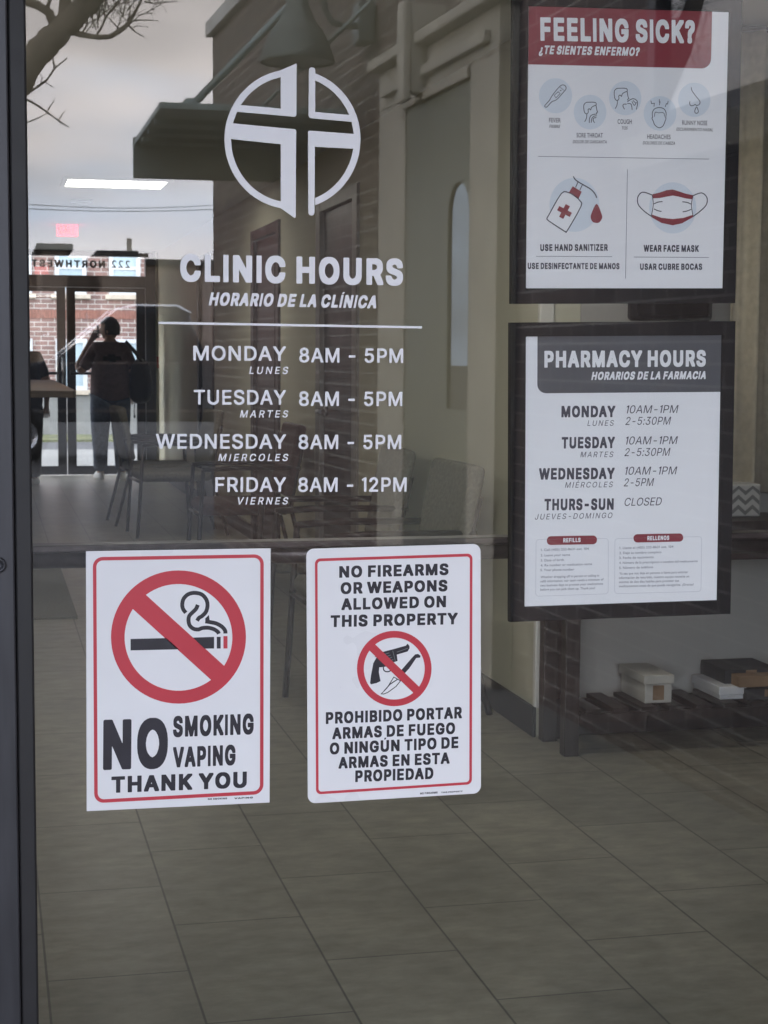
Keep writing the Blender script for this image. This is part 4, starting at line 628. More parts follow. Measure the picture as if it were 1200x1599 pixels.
  'g': (639, '617 667 352 669 267 661 203 643 175 628 143 608 93 557 67 500 60 440 60 405 64 376 75 341 93 308 129 268 169 235 136 211 116 192 105 171 99 150 99 129 106 107 116 90 133 72 135 65 79 37 39 1 18 -34 8 -63 3 -119 14 -176 36 -215 70 -250 97 -271 150 -297 217 -315 295 -323 387 -319 472 -300 529 -274 559 -250 587 -222 599 -204 614 -172 626 -105 622 -70 614 -41 605 -20 584 8 543 44 497 67 323 110 291 121 260 138 252 146 251 153 260 169 284 182 398 206 447 224 500 262 522 288 547 334 562 391 562 447 558 472 542 507 523 536 529 541 610 541 622 546 626 557 626 653 624 660|472 -119 467 -137 456 -155 419 -177 359 -191 270 -192 228 -184 185 -167 170 -155 160 -141 152 -109 156 -91 167 -70 192 -51 214 -41 242 -33 267 -29 309 -29 366 -37 405 -48 437 -64 463 -87|202 430 213 468 235 498 260 515 277 522 313 528 348 522 366 515 391 498 414 461 421 433 416 401 405 376 392 359 366 340 323 329 295 329 277 333 256 342 235 356 217 376 206 401'),
  'h': (742, '97 996 90 989 88 978 90 12 97 5 111 3 228 3 235 5 242 12 244 461 265 490 316 529 348 543 387 550 422 543 459 522 483 486 495 447 499 412 500 12 507 5 515 3 646 5 653 12 654 22 654 408 647 490 624 557 590 610 546 647 511 664 476 675 440 679 394 679 355 671 313 655 281 636 252 613 245 613 242 989 235 996 228 998'),
  'i': (344, '107 3 235 3 245 7 250 15 251 649 249 660 238 668 111 668 100 664 95 656 95 22 97 12|125 922 97 894 86 869 85 826 96 798 124 769 150 758 192 758 221 769 249 797 260 823 261 865 249 893 221 922 196 933 153 934'),
  'j': (344, '231 668 104 668 93 664 88 656 87 -98 76 -133 56 -165 44 -177 1 -203 -4 -215 3 -229 90 -316 100 -322 114 -320 146 -301 189 -262 207 -236 221 -208 240 -141 244 -91 244 649 242 660|192 758 210 766 228 779 248 805 258 844 253 872 246 890 233 908 210 925 189 934 143 933 111 916 97 901 85 883 77 851 82 816 99 787 125 766 146 758'),
  'k': (712, '100 996 93 989 91 978 93 12 100 5 107 3 221 3 235 5 242 12 244 295 245 302 249 305 550 5 727 5 735 15 731 31 470 291 430 329 421 341 428 355 665 624 681 646 681 660 674 667 663 669 525 669 511 665 476 629 261 391 252 382 245 382 243 985 238 994 228 998'),
  'l': (344, '107 3 235 3 245 7 250 15 251 978 249 989 238 997 111 998 100 994 95 985 95 22 97 12'),
  'm': (1126, '1036 8 1040 22 1040 422 1033 493 1014 553 986 600 936 647 883 671 862 675 823 679 762 675 723 664 688 646 649 619 607 579 600 583 559 628 529 650 493 667 444 679 383 679 345 669 309 653 245 611 240 617 240 656 231 667 107 669 92 663 88 649 88 26 88 15 93 7 104 3 224 3 231 5 238 12 241 468 245 477 270 502 306 526 330 536 373 545 408 541 440 527 466 497 480 454 484 430 484 22 490 7 504 3 624 3 631 5 638 12 641 468 653 484 699 519 734 536 766 545 794 541 816 533 847 512 868 483 880 451 885 415 886 12 893 5 904 3 1024 3'),
  'n': (742, '649 7 654 22 654 408 647 490 623 561 587 614 532 655 490 672 444 679 391 679 334 664 291 643 249 611 244 617 243 656 235 667 107 669 93 664 88 656 88 646 88 22 92 8 104 3 224 3 235 5 242 12 244 461 265 490 316 529 348 543 387 550 422 543 459 522 483 486 495 447 499 412 500 12 507 5 515 3 635 3'),
  'o': (816, '713 522 661 585 593 635 507 668 422 679 383 679 302 667 224 635 166 592 113 532 96 507 64 430 53 341 64 249 100 157 150 91 217 39 235 29 309 1 401 -11 472 -4 504 1 592 35 660 84 709 145 724 171 752 249 761 320 761 366 753 422 745 451|302 160 267 189 241 224 219 281 212 334 216 380 238 444 263 477 295 504 330 522 362 533 401 538 440 534 479 522 511 508 544 483 568 455 581 433 597 391 605 337 601 302 596 277 575 224 553 194 522 167 504 156 454 138 415 134 355 138'),
  'p': (742, '93 -321 221 -323 228 -321 235 -314 238 5 245 7 302 -7 348 -11 447 1 522 30 568 63 601 93 649 159 678 235 689 327 678 433 648 511 604 568 582 589 518 630 430 657 320 668 100 668 93 667 86 660 84 -303 86 -314|241 525 327 527 398 518 454 495 483 473 508 437 526 383 530 341 523 277 504 228 487 203 473 185 437 158 387 138 320 134 277 142 245 154 238 160 237 515'),
  'q': (742, '649 -321 656 -314 658 -303 656 660 649 667 642 668 415 669 277 650 184 603 116 536 82 472 60 401 53 334 64 238 68 224 96 153 141 93 175 63 221 30 295 1 391 -11 440 -7 497 5 504 2 507 -314 515 -321 522 -323|501 525 506 515 505 153 497 147 465 135 422 127 359 131 309 151 270 182 248 210 234 235 217 288 212 330 216 366 220 391 239 437 255 458 280 483 313 503 345 515 415 527'),
  'r': (595, '111 5 238 3 245 5 252 12 254 345 258 383 266 412 277 444 299 480 318 500 330 508 362 523 398 530 426 522 451 510 504 472 522 472 529 479 594 589 590 603 557 632 518 657 476 674 451 679 412 679 391 675 359 662 327 640 295 608 260 565 256 566 254 575 254 656 245 667 121 669 106 663 102 649 102 22 104 12'),
  's': (579, '68 49 107 29 178 4 235 -7 299 -11 359 -4 408 13 458 46 487 79 511 129 520 182 516 231 501 267 465 311 419 350 252 460 231 483 225 500 232 518 249 531 281 541 302 541 376 522 430 498 465 477 483 476 490 483 491 490 491 607 490 617 480 628 437 650 387 667 323 679 263 679 221 674 167 657 129 633 92 592 71 550 67 511 67 479 89 408 153 341 221 294 281 260 341 218 356 192 360 178 348 155 323 139 295 131 263 131 182 156 136 179 90 207 79 211 68 210 61 203 59 189 60 65'),
  't': (506, '252 799 238 792 10 568 3 557 3 539 8 531 15 527 104 527 112 522 113 196 121 139 134 100 142 86 175 45 217 15 267 -4 334 -11 373 -7 454 15 498 36 502 51 502 164 493 175 479 176 422 149 391 139 359 134 330 134 316 139 295 151 284 164 273 185 269 210 269 518 270 523 277 527 451 527 465 531 470 543 470 656 465 664 454 668 273 670 268 681 268 787 263 795'),
  'u': (742, '93 664 88 649 88 242 95 178 114 121 120 107 148 65 184 33 217 13 256 -3 316 -11 359 -7 391 1 440 23 490 55 495 47 497 12 507 3 631 3 646 7 650 15 651 26 651 649 647 663 635 668 515 669 504 667 497 660 494 206 467 171 433 146 401 132 359 123 323 128 295 139 277 152 257 182 244 224 242 660 235 667 228 668 107 669'),
  'v': (654, '348 -11 360 -6 372 12 645 642 646 660 638 667 624 669 500 668 485 660 337 319 330 310 326 313 317 330 184 635 169 663 153 669 15 667 8 660 7 653 15 628 292 1 306 -11'),
  'w': (1052, '5 660 3 649 6 638 275 22 290 -6 306 -11 341 -11 350 -6 358 5 518 387 525 399 530 398 536 388 702 -2 709 -10 716 -11 752 -11 764 -6 774 8 800 68 1051 653 1047 663 1035 668 904 668 890 661 880 646 744 327 734 317 729 323 587 660 571 668 476 667 465 656 455 635 342 362 320 317 310 327 177 635 162 663 150 668 22 669 12 667'),
  'x': (742, '735 8 739 19 735 29 485 316 469 341 474 352 718 642 721 653 716 664 702 669 539 667 527 656 381 479 362 463 182 667 22 669 7 663 3 653 7 642 262 341 257 330 7 29 3 19 8 7 22 3 182 5 201 22 355 211 366 216 380 205 538 22 557 5 720 3'),
  'y': (654, '44 -321 185 -323 196 -319 203 -311 648 638 650 656 642 667 500 669 485 663 469 635 345 362 336 345 330 340 325 345 204 600 171 661 157 668 22 669 12 667 5 660 4 646 18 614 244 153 43 -279 35 -307 36 -314'),
  'z': (625, '600 664 585 669 54 669 44 668 35 663 31 653 31 543 33 536 40 529 327 527 334 526 337 522 324 497 24 33 21 19 26 7 40 3 582 3 592 3 601 8 605 19 605 129 603 136 596 143 295 145 288 146 285 150 291 164 601 642 605 653'),
  'é': (712, '291 671 210 639 150 590 117 546 96 511 71 440 60 345 71 249 95 175 141 100 191 54 214 37 284 4 391 -11 476 -4 557 18 621 50 649 72 651 196 646 211 638 215 628 214 561 176 522 160 472 146 444 141 391 141 366 145 316 161 276 189 255 214 234 256 224 295 235 300 653 302 660 309 661 316 657 401 653 433 628 518 589 583 532 636 511 648 458 671 394 679 355 679|226 419 231 440 248 476 277 509 306 527 334 536 366 541 391 541 422 533 447 522 468 505 491 472 506 426 504 418 493 414 238 414 231 414|523 954 507 959 376 959 362 955 268 752 265 738 269 727 277 722 288 722 355 722 367 727 523 929 527 943'),
  'ó': (816, '713 522 661 585 593 635 507 668 422 679 383 679 302 667 224 635 166 592 113 532 96 507 64 430 53 341 64 249 100 157 150 91 217 39 235 29 309 1 401 -11 472 -4 504 1 592 35 660 84 709 145 724 171 752 249 761 320 761 366 753 422 745 451|302 160 267 189 241 224 219 281 212 334 216 380 238 444 263 477 295 504 330 522 362 533 401 538 440 534 479 522 511 508 544 483 568 455 581 433 597 391 605 337 601 302 596 277 575 224 553 194 522 167 504 156 454 138 415 134 355 138|576 954 561 959 430 959 415 955 404 936 326 766 318 745 322 727 330 722 341 722 408 722 420 727 575 929 580 943'),
  'ú': (742, '93 664 88 649 88 242 95 178 114 121 120 107 148 65 184 33 217 13 256 -3 316 -11 359 -7 391 1 440 23 490 55 495 47 497 12 507 3 631 3 646 7 650 15 651 26 651 649 647 663 635 668 515 669 504 667 497 660 494 206 467 171 433 146 401 132 359 123 323 128 295 139 277 152 257 182 244 224 242 660 235 667 228 668 107 669|540 954 532 958 522 959 391 959 378 954 368 939 282 748 279 738 283 727 299 722 373 722 383 726 541 932 544 943'),
  'í': (344, '107 3 235 3 245 7 250 15 251 649 249 660 238 668 111 668 100 664 95 656 95 22 97 12|339 954 323 959 192 959 178 955 84 752 81 738 85 727 93 722 104 722 171 722 183 727 339 929 343 943'),
  '(': (492, '458 1015 383 1015 373 1012 290 918 224 819 167 706 128 592 102 476 95 387 95 302 102 217 128 97 167 -13 224 -126 287 -222 357 -303 373 -319 383 -323 458 -322 468 -314 470 -303 411 -211 372 -137 351 -91 318 -2 287 129 272 235 272 288 268 313 272 458 290 582 323 706 356 794 404 890 469 989 468 1007'),
  ')': (492, '33 1015 22 1007 23 989 80 904 119 830 140 784 175 688 204 568 218 465 219 419 222 401 222 295 219 274 218 224 204 125 175 5 136 -102 94 -187 21 -303 22 -314 33 -322 107 -323 118 -319 141 -296 207 -218 271 -123 326 -10 363 97 381 178 392 242 399 348 388 479 363 596 324 706 269 816 203 915 118 1012 107 1015'),
  ',': (344, '97 -162 111 -162 157 -144 205 -112 242 -70 262 -34 274 1 279 26 279 90 268 132 247 167 225 189 203 200 182 205 150 205 125 198 107 189 90 173 78 157 71 139 67 107 71 79 78 61 104 32 136 16 141 5 140 -17 129 -59 111 -91 88 -119 88 -151'),
  '.': (344, '143 186 111 169 82 136 74 111 75 61 92 29 123 1 143 -7 167 -11 203 -6 224 4 242 17 260 44 267 58 271 86 267 118 254 146 231 169 217 178 192 187'),
  '!': (418, '238 186 189 187 164 178 150 169 127 146 114 118 110 86 114 58 121 44 139 17 157 4 178 -6 214 -11 238 -7 258 1 289 29 306 61 307 111 299 136 270 169|203 290 221 290 231 297 241 309 249 334 296 646 300 692 300 858 288 929 280 954 263 984 238 1003 217 1008 192 1008 178 1003 164 994 149 978 128 929 116 854 116 688 159 376 167 334 176 309 189 294'),
  '¡': (418, '214 453 196 451 180 437 174 426 167 398 124 111 116 26 116 -98 124 -165 135 -208 149 -236 164 -252 185 -265 210 -270 236 -265 257 -250 267 -240 281 -215 296 -158 304 -73 304 12 300 75 257 373 249 412 241 433 228 449|260 738 228 750 185 749 156 738 121 702 109 663 110 638 114 617 131 589 160 564 203 552 238 557 270 573 296 603 302 617 307 642 303 681 293 706'),
  ' ': (394, ''),
 },
}

# ------------------------------------------------------------------ the materials of the place
mat('slate_metal', (0.044, 0.044, 0.051), 0.42, 0.35, noise=0.22, nscale=55, stretch=(1, 1, 0.1))
mat('black_rubber', (0.012, 0.011, 0.013), 0.55, noise=0.2, nscale=30)
mat('dark_bronze', (0.020, 0.018, 0.019), 0.38, 0.4, noise=0.2, nscale=14)
mat('bar_bronze', (0.045, 0.034, 0.034), 0.35, 0.5, noise=0.3, nscale=60)
mat('steel', (0.45, 0.45, 0.46), 0.3, 0.9, noise=0.15, nscale=20)
mat('vinyl_white', (0.86, 0.86, 0.90), 0.45, noise=0.02, nscale=14)
mat('paper_white', (0.84, 0.85, 0.89), 0.55, noise=0.015, nscale=5)
mat('sign_white', (0.83, 0.83, 0.86), 0.30, noise=0.02, nscale=7, bump=0.06, detail=3)
mat('sign_red', (0.56, 0.045, 0.068), 0.34, noise=0.04, nscale=12)
mat('sign_black', (0.022, 0.020, 0.030), 0.36, noise=0.15, nscale=30)
mat('gun_grey', (0.16, 0.17, 0.18), 0.4)
mat('poster_red', (0.24, 0.026, 0.042), 0.5, noise=0.04, nscale=9)
mat('poster_grey', (0.075, 0.078, 0.092), 0.5, noise=0.05, nscale=9)
mat('poster_ink', (0.050, 0.050, 0.075), 0.5, noise=0.1, nscale=40)
mat('poster_line', (0.20, 0.21, 0.26), 0.5)
mat('poster_faint', (0.50, 0.51, 0.58), 0.5)
mat('poster_blue', (0.68, 0.745, 0.83), 0.55)
mat('frame_black', (0.006, 0.006, 0.008), 0.6, noise=0.25, nscale=25, bump=0.05, spec=0.15)
mat('cream_paint', (0.60, 0.575, 0.445), 0.7, noise=0.05, nscale=1.4, bump=0.02)
mat('grey_paint', (0.42, 0.40, 0.365), 0.7, noise=0.06, nscale=1.6, bump=0.02)
mat('white_trim', (0.72, 0.70, 0.64), 0.5, noise=0.03, nscale=6)
mat('dark_base', (0.022, 0.020, 0.021), 0.5, noise=0.2, nscale=9)
mat('maroon_wood', (0.036, 0.019, 0.018), 0.42, noise=0.35, nscale=5, stretch=(6, 6, 0.5))
mat('black_door', (0.014, 0.014, 0.016), 0.4, noise=0.3, nscale=8)
mat('metal_frame', (0.30, 0.29, 0.27), 0.45, 0.2, noise=0.12, nscale=10)
mat('counter_wood', (0.22, 0.16, 0.105), 0.4, noise=0.3, nscale=4, stretch=(1, 10, 10))
mat('chair_fabric', (0.17, 0.158, 0.128), 0.9, noise=0.2, nscale=70, bump=0.25)
mat('chair_maroon', (0.075, 0.032, 0.030), 0.9, noise=0.25, nscale=70, bump=0.25)
mat('chair_metal', (0.030, 0.022, 0.022), 0.4, 0.5, noise=0.2, nscale=20)
mat('dark_wood', (0.026, 0.019, 0.018), 0.45, noise=0.35, nscale=6, stretch=(8, 8, 0.7))
mat('carton', (0.50, 0.48, 0.43), 0.8, noise=0.10, nscale=7)
mat('carton_white', (0.68, 0.68, 0.68), 0.7, noise=0.07, nscale=9)
mat('carton_brown', (0.24, 0.15, 0.085), 0.8, noise=0.12, nscale=9)
mat('carton_dark', (0.025, 0.025, 0.028), 0.6, noise=0.2, nscale=9)
mat('curtain_cloth', (0.58, 0.51, 0.38), 0.9, noise=0.12, nscale=30, bump=0.2)
mat('mat_fabric', (0.12, 0.118, 0.098), 0.95, noise=0.35, nscale=120, bump=0.4)
mat('screen_black', (0.010, 0.010, 0.012), 0.25)
mat('pull_red', (0.42, 0.05, 0.035), 0.4, noise=0.1, nscale=20)
mat('stone', (0.40, 0.375, 0.32), 0.85, noise=0.14, nscale=5, bump=0.15)
mat('coping_stone', (0.52, 0.52, 0.50), 0.8, noise=0.12, nscale=5)
mat('canopy_green', (0.27, 0.33, 0.32), 0.5, 0.2, noise=0.25, nscale=4)
mat('canopy_dark', (0.21, 0.265, 0.26), 0.5, 0.2, noise=0.25, nscale=4)
mat('lamp_green', (0.10, 0.118, 0.112), 0.5, 0.3, noise=0.2, nscale=14)
mat('bark', (0.20, 0.165, 0.125), 0.95, noise=0.4, nscale=12, bump=0.8, stretch=(1, 1, 0.35))
mat('twig_bark', (0.10, 0.082, 0.068), 0.95, noise=0.3, nscale=18)
mat('concrete', (0.17, 0.165, 0.155), 0.9, noise=0.14, nscale=2.2, bump=0.2, detail=9)
mat('pale_concrete', (0.16, 0.157, 0.15), 0.9, noise=0.10, nscale=1.6, bump=0.1, detail=9)
mat('asphalt', (0.062, 0.062, 0.066), 0.9, noise=0.22, nscale=3.0, bump=0.3, detail=10)
mat('lawn', (0.10, 0.105, 0.045), 0.95, noise=0.45, nscale=4, detail=10, bump=0.6)
mat('earth', (0.12, 0.105, 0.085), 0.95, noise=0.3, nscale=0.6, detail=10)
mat('window_white', (0.48, 0.49, 0.50), 0.5, noise=0.03, nscale=5)
mat('window_pane', (0.34, 0.42, 0.46), 0.12, spec=0.8, noise=0.10, nscale=1.5)
mat('sill_stone', (0.42, 0.36, 0.29), 0.85, noise=0.15, nscale=6)
mat('soldier_brick', (0.20, 0.085, 0.062), 0.85, noise=0.35, nscale=9, stretch=(8, 8, 1))
mat('skin', (0.33, 0.19, 0.135), 0.55, noise=0.06, nscale=9)
mat('hair', (0.020, 0.014, 0.012), 0.6, noise=0.3, nscale=50, bump=0.6)
mat('shirt', (0.11, 0.072, 0.077), 0.9, noise=0.15, nscale=30, bump=0.2)
mat('emblem', (0.006, 0.006, 0.008), 0.9)
mat('jeans', (0.055, 0.075, 0.115), 0.9, noise=0.25, nscale=40, bump=0.2)
mat('shoe_white', (0.74, 0.73, 0.71), 0.6, noise=0.05, nscale=20)
mat('bag_black', (0.012, 0.012, 0.014), 0.7, noise=0.3, nscale=30, bump=0.3)
mat('coat_dark', (0.030, 0.026, 0.026), 0.9, noise=0.2, nscale=30)
mat('phone', (0.01, 0.01, 0.012), 0.2)
mat('truck_paint', (0.040, 0.045, 0.055), 0.25, 0.3, coat=0.8, noise=0.05, nscale=3)
mat('truck_glass', (0.02, 0.022, 0.025), 0.05, spec=0.8)
mat('chrome', (0.70, 0.70, 0.72), 0.15, 1.0)
mat('tyre', (0.015, 0.015, 0.015), 0.85, noise=0.2, nscale=30)
mat('lamp_red', (0.35, 0.02, 0.02), 0.25)
mat('roof_dark', (0.060, 0.055, 0.050), 0.9, noise=0.2, nscale=2)
mat('tan_wall', (0.28, 0.215, 0.165), 0.9, noise=0.15, nscale=0.8)
mat('wire', (0.02, 0.02, 0.02), 0.7)
mat('plaster', (0.55, 0.53, 0.48), 0.8, noise=0.04, nscale=2)
mat('transom_ink', (0.030, 0.028, 0.026), 0.6)
mat('chevron_grey', (0.16, 0.16, 0.155), 0.85)
mat('chevron_white', (0.48, 0.47, 0.44), 0.85)
emit_mat('lamp_panel', (1.0, 0.97, 0.89), 8.5)
emit_mat('exit_red', (1.0, 0.0, 0.02), 2.4)
mat('exit_pale', (0.75, 0.12, 0.15), 0.5)
glass_mat('door_glass', (0.985, 0.99, 0.985), 0.039, smudge=0.007)
glass_mat('clear_glass', (0.93, 0.95, 0.95), 0.04)
brick_mat('wing_brick', (0.120, 0.088, 0.077), (0.088, 0.067, 0.060), (0.27, 0.25, 0.225), axis='XZ')
brick_mat('facade_brick', (0.120, 0.088, 0.077), (0.088, 0.067, 0.060), (0.27, 0.25, 0.225), axis='XZ', shift=(0.11, 0.02))
brick_mat('facade_brick_side', (0.120, 0.088, 0.077), (0.088, 0.067, 0.060), (0.27, 0.25, 0.225), axis='YZ')
brick_mat('far_brick', (0.215, 0.125, 0.108), (0.155, 0.095, 0.085), (0.40, 0.365, 0.33), bw=0.235, bh=0.082, joint=0.016, axis='XZ')

# ------------------------------------------------------------------ main distances
XW = on_z(836, 1150).x              # the corridor's right wall
YC = on_z(836, 1150).y              # its near corner, where the lobby widens
YF = on_z(170, 742).y               # the far glass doors
ZC = 2.43                           # ceiling
def yw(px): return on_x(px, 600, XW).y
print('XW %.2f YC %.2f YF %.2f' % (XW, YC, YF))

# wing of the building that stands out to the right of the photographer; the glass mirrors it
q0 = on_y(572, 555, 6.45)
qd = ray(-140, 555); slope = qd.x / qd.y
def wing_y(px, py=555):              # mirrored depth at which pixel column px meets the wing's face
    d = ray(px, py); k = (q0.x - slope * q0.y - EYE.x + slope * EYE.y) / (d.x - slope * d.y)
    return EYE.y + d.y * k
def on_wing(px, py):
    return on_y(px, py, wing_y(px, py))
y_end = wing_y(333, 100)
WX0 = q0.x - slope * q0.y            # x of the face where it leaves the glass
WANG = math.atan(slope)              # lean of the face
# local frame of the wing: u runs outward along its face, v into the wing, w up
wing_o = Vector((WX0, 0, 0))
wing_u = Vector((slope, -1, 0)).normalized()
wing_v = Vector((1, slope, 0)).normalized()
def wu(px, py):                      # photograph pixel -> (u, w) on the wing's face
    p = flip(on_wing(px, py)); return (p - wing_o).dot(wing_u), p.z
U_END = wu(333, 200)[0]
W_TOP = wu(334, 31)[1]
wing_rz = math.atan2(wing_u.y, wing_u.x)     # local x -> wing_u ; local y -> left of it = -? checked below
print('wing x0 %.2f end %.2f top %.2f' % (WX0, U_END, W_TOP))

# ------------------------------------------------------------------ ground, streets
struct('ground', MB().box((-300, -300, -1.2), (300, 300, -0.17)), 'earth')
mb = MB(); mb.box((-12, -6.0, -0.3), (12, -0.05, -0.03)); mb.box((-40, -8.3, -0.3), (40, -6.004, -0.034))
struct('pavement', mb, 'concrete')
struct('street', MB().box((-120, -40, -0.3), (120, -8.45, -0.155)), 'asphalt')
struct('kerb', MB().box((-60, -8.45, -0.3), (60, -8.30, -0.03), bev=0.02), 'pale_concrete')
yr0 = on_z(170, 716, -0.14).y; yr1 = on_z(170, 690, -0.14).y; yb = on_z(170, 678, -0.10).y
struct('far_pavement', MB().box((-20, YF + 0.12, -0.3), (30, yr0, -0.02)), 'pale_concrete')
struct('far_street', MB().box((-120, yr0 + 0.16, -0.3), (120, yr1, -0.14)), 'asphalt')
struct('far_kerb', MB().box((-60, yr0 + 0.004, -0.3), (60, yr0 + 0.156, -0.015), bev=0.02), 'pale_concrete')
struct('far_lawn', MB().box((-120, yr1 + 0.004, -0.3), (120, yb + 30, -0.10)), 'lawn')

# ------------------------------------------------------------------ interior floor and ceiling
# tile rows run away from the door: joints of the photograph give their place
xs = [on_z(x, 1500).x for x in (71, 292.5, 514, 733, 959, 1162)]
TW = (xs[-1] - xs[0]) / 5.0
yj = [on_z(160, 1335).y, on_z(160, 1447).y]
print('tile', [round(x, 3) for x in xs], TW, yj)
brick_mat('floor_tile', (0.245, 0.228, 0.180), (0.205, 0.192, 0.152), (0.085, 0.078, 0.066), bw=TW * 2, bh=TW, joint=0.0055, axis='YX',
          shift=(-yj[0] + TW * 20, -xs[0] + TW * 20), rough=0.38, noise=0.22, bump=0.35, spec=0.4, vary=2.2, streak=((9.0, 16.0, 1.0), 0.30))
struct('floor', MB().box((-4.0, 0.03, -0.3), (6.0, YF + 0.10, 0.0)), 'floor_tile')
mat('ceiling_tile', (0.72, 0.72, 0.70), 0.9, noise=0.04, nscale=0.7, detail=8)
struct('ceiling', MB().box((-4.0, 0.12, ZC), (6.0, YF + 0.10, ZC + 0.2)), 'ceiling_tile')
struct('roof', MB().box((-4.3, 0.0, 3.7), (6.3, YF + 0.3, 3.9)), 'roof_dark')

# ------------------------------------------------------------------ interior walls, each a thing of its own
w = MB()
segs = [(YC, yw(557)), (yw(500), yw(436)), (yw(397), yw(334)), (yw(312), YF - 0.03)]
doors = [(yw(557), yw(500)), (yw(436), yw(397)), (yw(334), yw(312))]
w = MB()
for i, (a, b) in enumerate(segs): w.box((XW, a, 0), (XW + 0.14, b, ZC - 0.002))
for a, b in doors: w.box((XW, a, 2.13), (XW + 0.14, b, ZC - 0.002))
cw = tag(w.build('corridor_wall', 'cream_paint'), 'long cream wall with three doorways on the right of the corridor', 'wall')
b = MB()
for a, c in segs: b.box((XW - 0.014, a + (0.0 if a > YC else -0.012), 0), (XW - 0.001, c, 0.105), bev=0.003)
b.build('skirting', 'dark_base', cw)
MB().box((XW - 0.006, YC - 0.008, 0.10), (XW + 0.045, YC + 0.02, ZC - 0.01), bev=0.004).build('corner_trim', 'white_trim', cw)
for k, (a, c) in enumerate(doors):
    fr = MB()
    fr.box((XW - 0.016, a - 0.06, 0), (XW + 0.10, a + 0.055, 2.17), bev=0.004)
    fr.box((XW - 0.016, c - 0.055, 0), (XW + 0.10, c + 0.06, 2.17), bev=0.004)
    fr.box((XW - 0.015, a + 0.055, 2.10), (XW + 0.10, c - 0.055, 2.169), bev=0.004)
    f = fr.build('door_frame', ['metal_frame', 'maroon_wood', 'maroon_wood'][k], cw)
    d = MB()
    d.box((XW + 0.012, a + 0.058, 0.01), (XW + 0.055, c - 0.058, 2.097))
    if k: 
        for z0, z1 in ((0.2, 0.95), (1.1, 1.95)): d.box((XW + 0.004, a + 0.2, z0), (XW + 0.011, c - 0.2, z1), bev=0.003)
    d = d.build('door', ['black_door', 'maroon_wood', 'black_door'][k], cw)
    h = MB().tube([(XW + 0.012, c - 0.13, 1.0), (XW - 0.045, c - 0.13, 1.0), (XW - 0.045, c - 0.25, 1.0)], 0.011)
    h.lathe([(0.028, XW + 0.002), (0.028, XW + 0.011)], (0, c - 0.13, 1.0), 16, 'X', cap=True)
    h.build('handle', 'steel', d)
w = MB().box((XW + 0.142, YC, 0), (5.0, YC + 0.14, ZC - 0.002))
lw = tag(w.build('lobby_wall', 'grey_paint'), 'grey wall facing the glass behind the console table', 'wall')
MB().box((XW + 0.05, YC - 0.013, 0), (5.0, YC - 0.001, 0.105), bev=0.003).build('skirting', 'dark_base', lw)
o = MB().box((5.004, 0.2, 0), (5.14, YC + 0.14, ZC - 0.002)).build('side_wall', 'cream_paint'); tag(o, 'cream wall closing the lobby on the right', 'wall')
o = MB().box((-3.4, 0.2, 0), (-3.26, YF, ZC - 0.002)).build('reception_wall', 'cream_paint'); tag(o, 'long cream wall on the left behind the reception counter', 'wall')
# far end wall beside the glass doors
xd0 = on_y(244, 600, YF).x
o = MB().box((xd0 + 0.001, YF - 0.02, 0), (XW + 0.14, YF + 0.10, ZC - 0.004)).build('end_wall', 'cream_paint'); tag(o, 'narrow cream end wall to the right of the far glass doors', 'wall')
ap = thing('fire_alarm_box', 'small red fire alarm pull box on the wall by the far doors', 'fire alarm', on_y(247, 575, YF - 0.02), world=True)
p = on_y(250, 566, YF - 0.02)
MB().box((p.x - 0.035, YF - 0.065, p.z - 0.065), (p.x + 0.035, YF - 0.0205, p.z + 0.065), bev=0.006).build('case', 'pull_red', ap)
MB().box((p.x - 0.022, YF - 0.078, p.z - 0.02), (p.x + 0.022, YF - 0.066, p.z + 0.0), bev=0.003).build('pull_handle', 'white_trim', ap)

# ------------------------------------------------------------------ far glass doors
fs = thing('far_glass_doors', 'dark framed glass doors with a transom at the far end of the corridor', 'glass doors', (0.3, YF, 0), world=True)
def fx(px): return on_y(px, 600, YF).x
z_top = on_y(170, 431, YF).z; z_bot = on_y(170, 449, YF).z; z_sill = on_y(170, 727, YF).z
f = MB()
f.box((fx(228), YF - 0.05, 0.0), (xd0, YF + 0.09, ZC - 0.003))                       # right jamb
f.box((-2.6, YF - 0.05, 0.0), (-2.4, YF + 0.09, ZC - 0.003))
f.box((-2.4, YF - 0.045, z_bot), (fx(228), YF + 0.085, z_top))                       # header
f.box((-2.4, YF - 0.045, 2.37), (fx(228), YF + 0.085, ZC - 0.003))
f.build('frame', 'dark_bronze', fs)
def leaf(x0, x1, hinge_right, hx):
    st = 0.095
    d = MB()
    d.box((x0, YF - 0.022, 0.012), (x0 + st, YF + 0.022, z_bot - 0.004)); d.box((x1 - st, YF - 0.022, 0.012), (x1, YF + 0.022, z_bot - 0.004))
    d.box((x0 + st, YF - 0.021, 0.012), (x1 - st, YF + 0.021, z_sill)); d.box((x0 + st, YF - 0.021, z_bot - 0.05), (x1 - st, YF + 0.021, z_bot - 0.004))
    o = d.build('door', 'dark_bronze', fs)
    MB().box((x0 + st - 0.004, YF - 0.004, z_sill - 0.004), (x1 - st + 0.004, YF + 0.004, z_bot - 0.046)).build('glass', 'clear_glass', o)
    b = MB(); zb = on_y(170, 583, YF).z
    b.tube([(x0 + 0.04, YF - 0.07, zb), (x1 - 0.04, YF - 0.07, zb)], 0.016)
    for xx in (x0 + 0.05, x1 - 0.05): b.box((xx - 0.02, YF - 0.075, zb - 0.025), (xx + 0.02, YF - 0.02, zb + 0.025), bev=0.004)
    b.build('push_bar', 'dark_bronze', o)
    h = MB().tube([(hx, YF - 0.022, 1.28), (hx, YF - 0.075, 1.26), (hx, YF - 0.075, 0.98), (hx, YF - 0.022, 0.96)], 0.012); h.build('handle', 'steel', o)
xm0, xm1 = fx(94), fx(115)
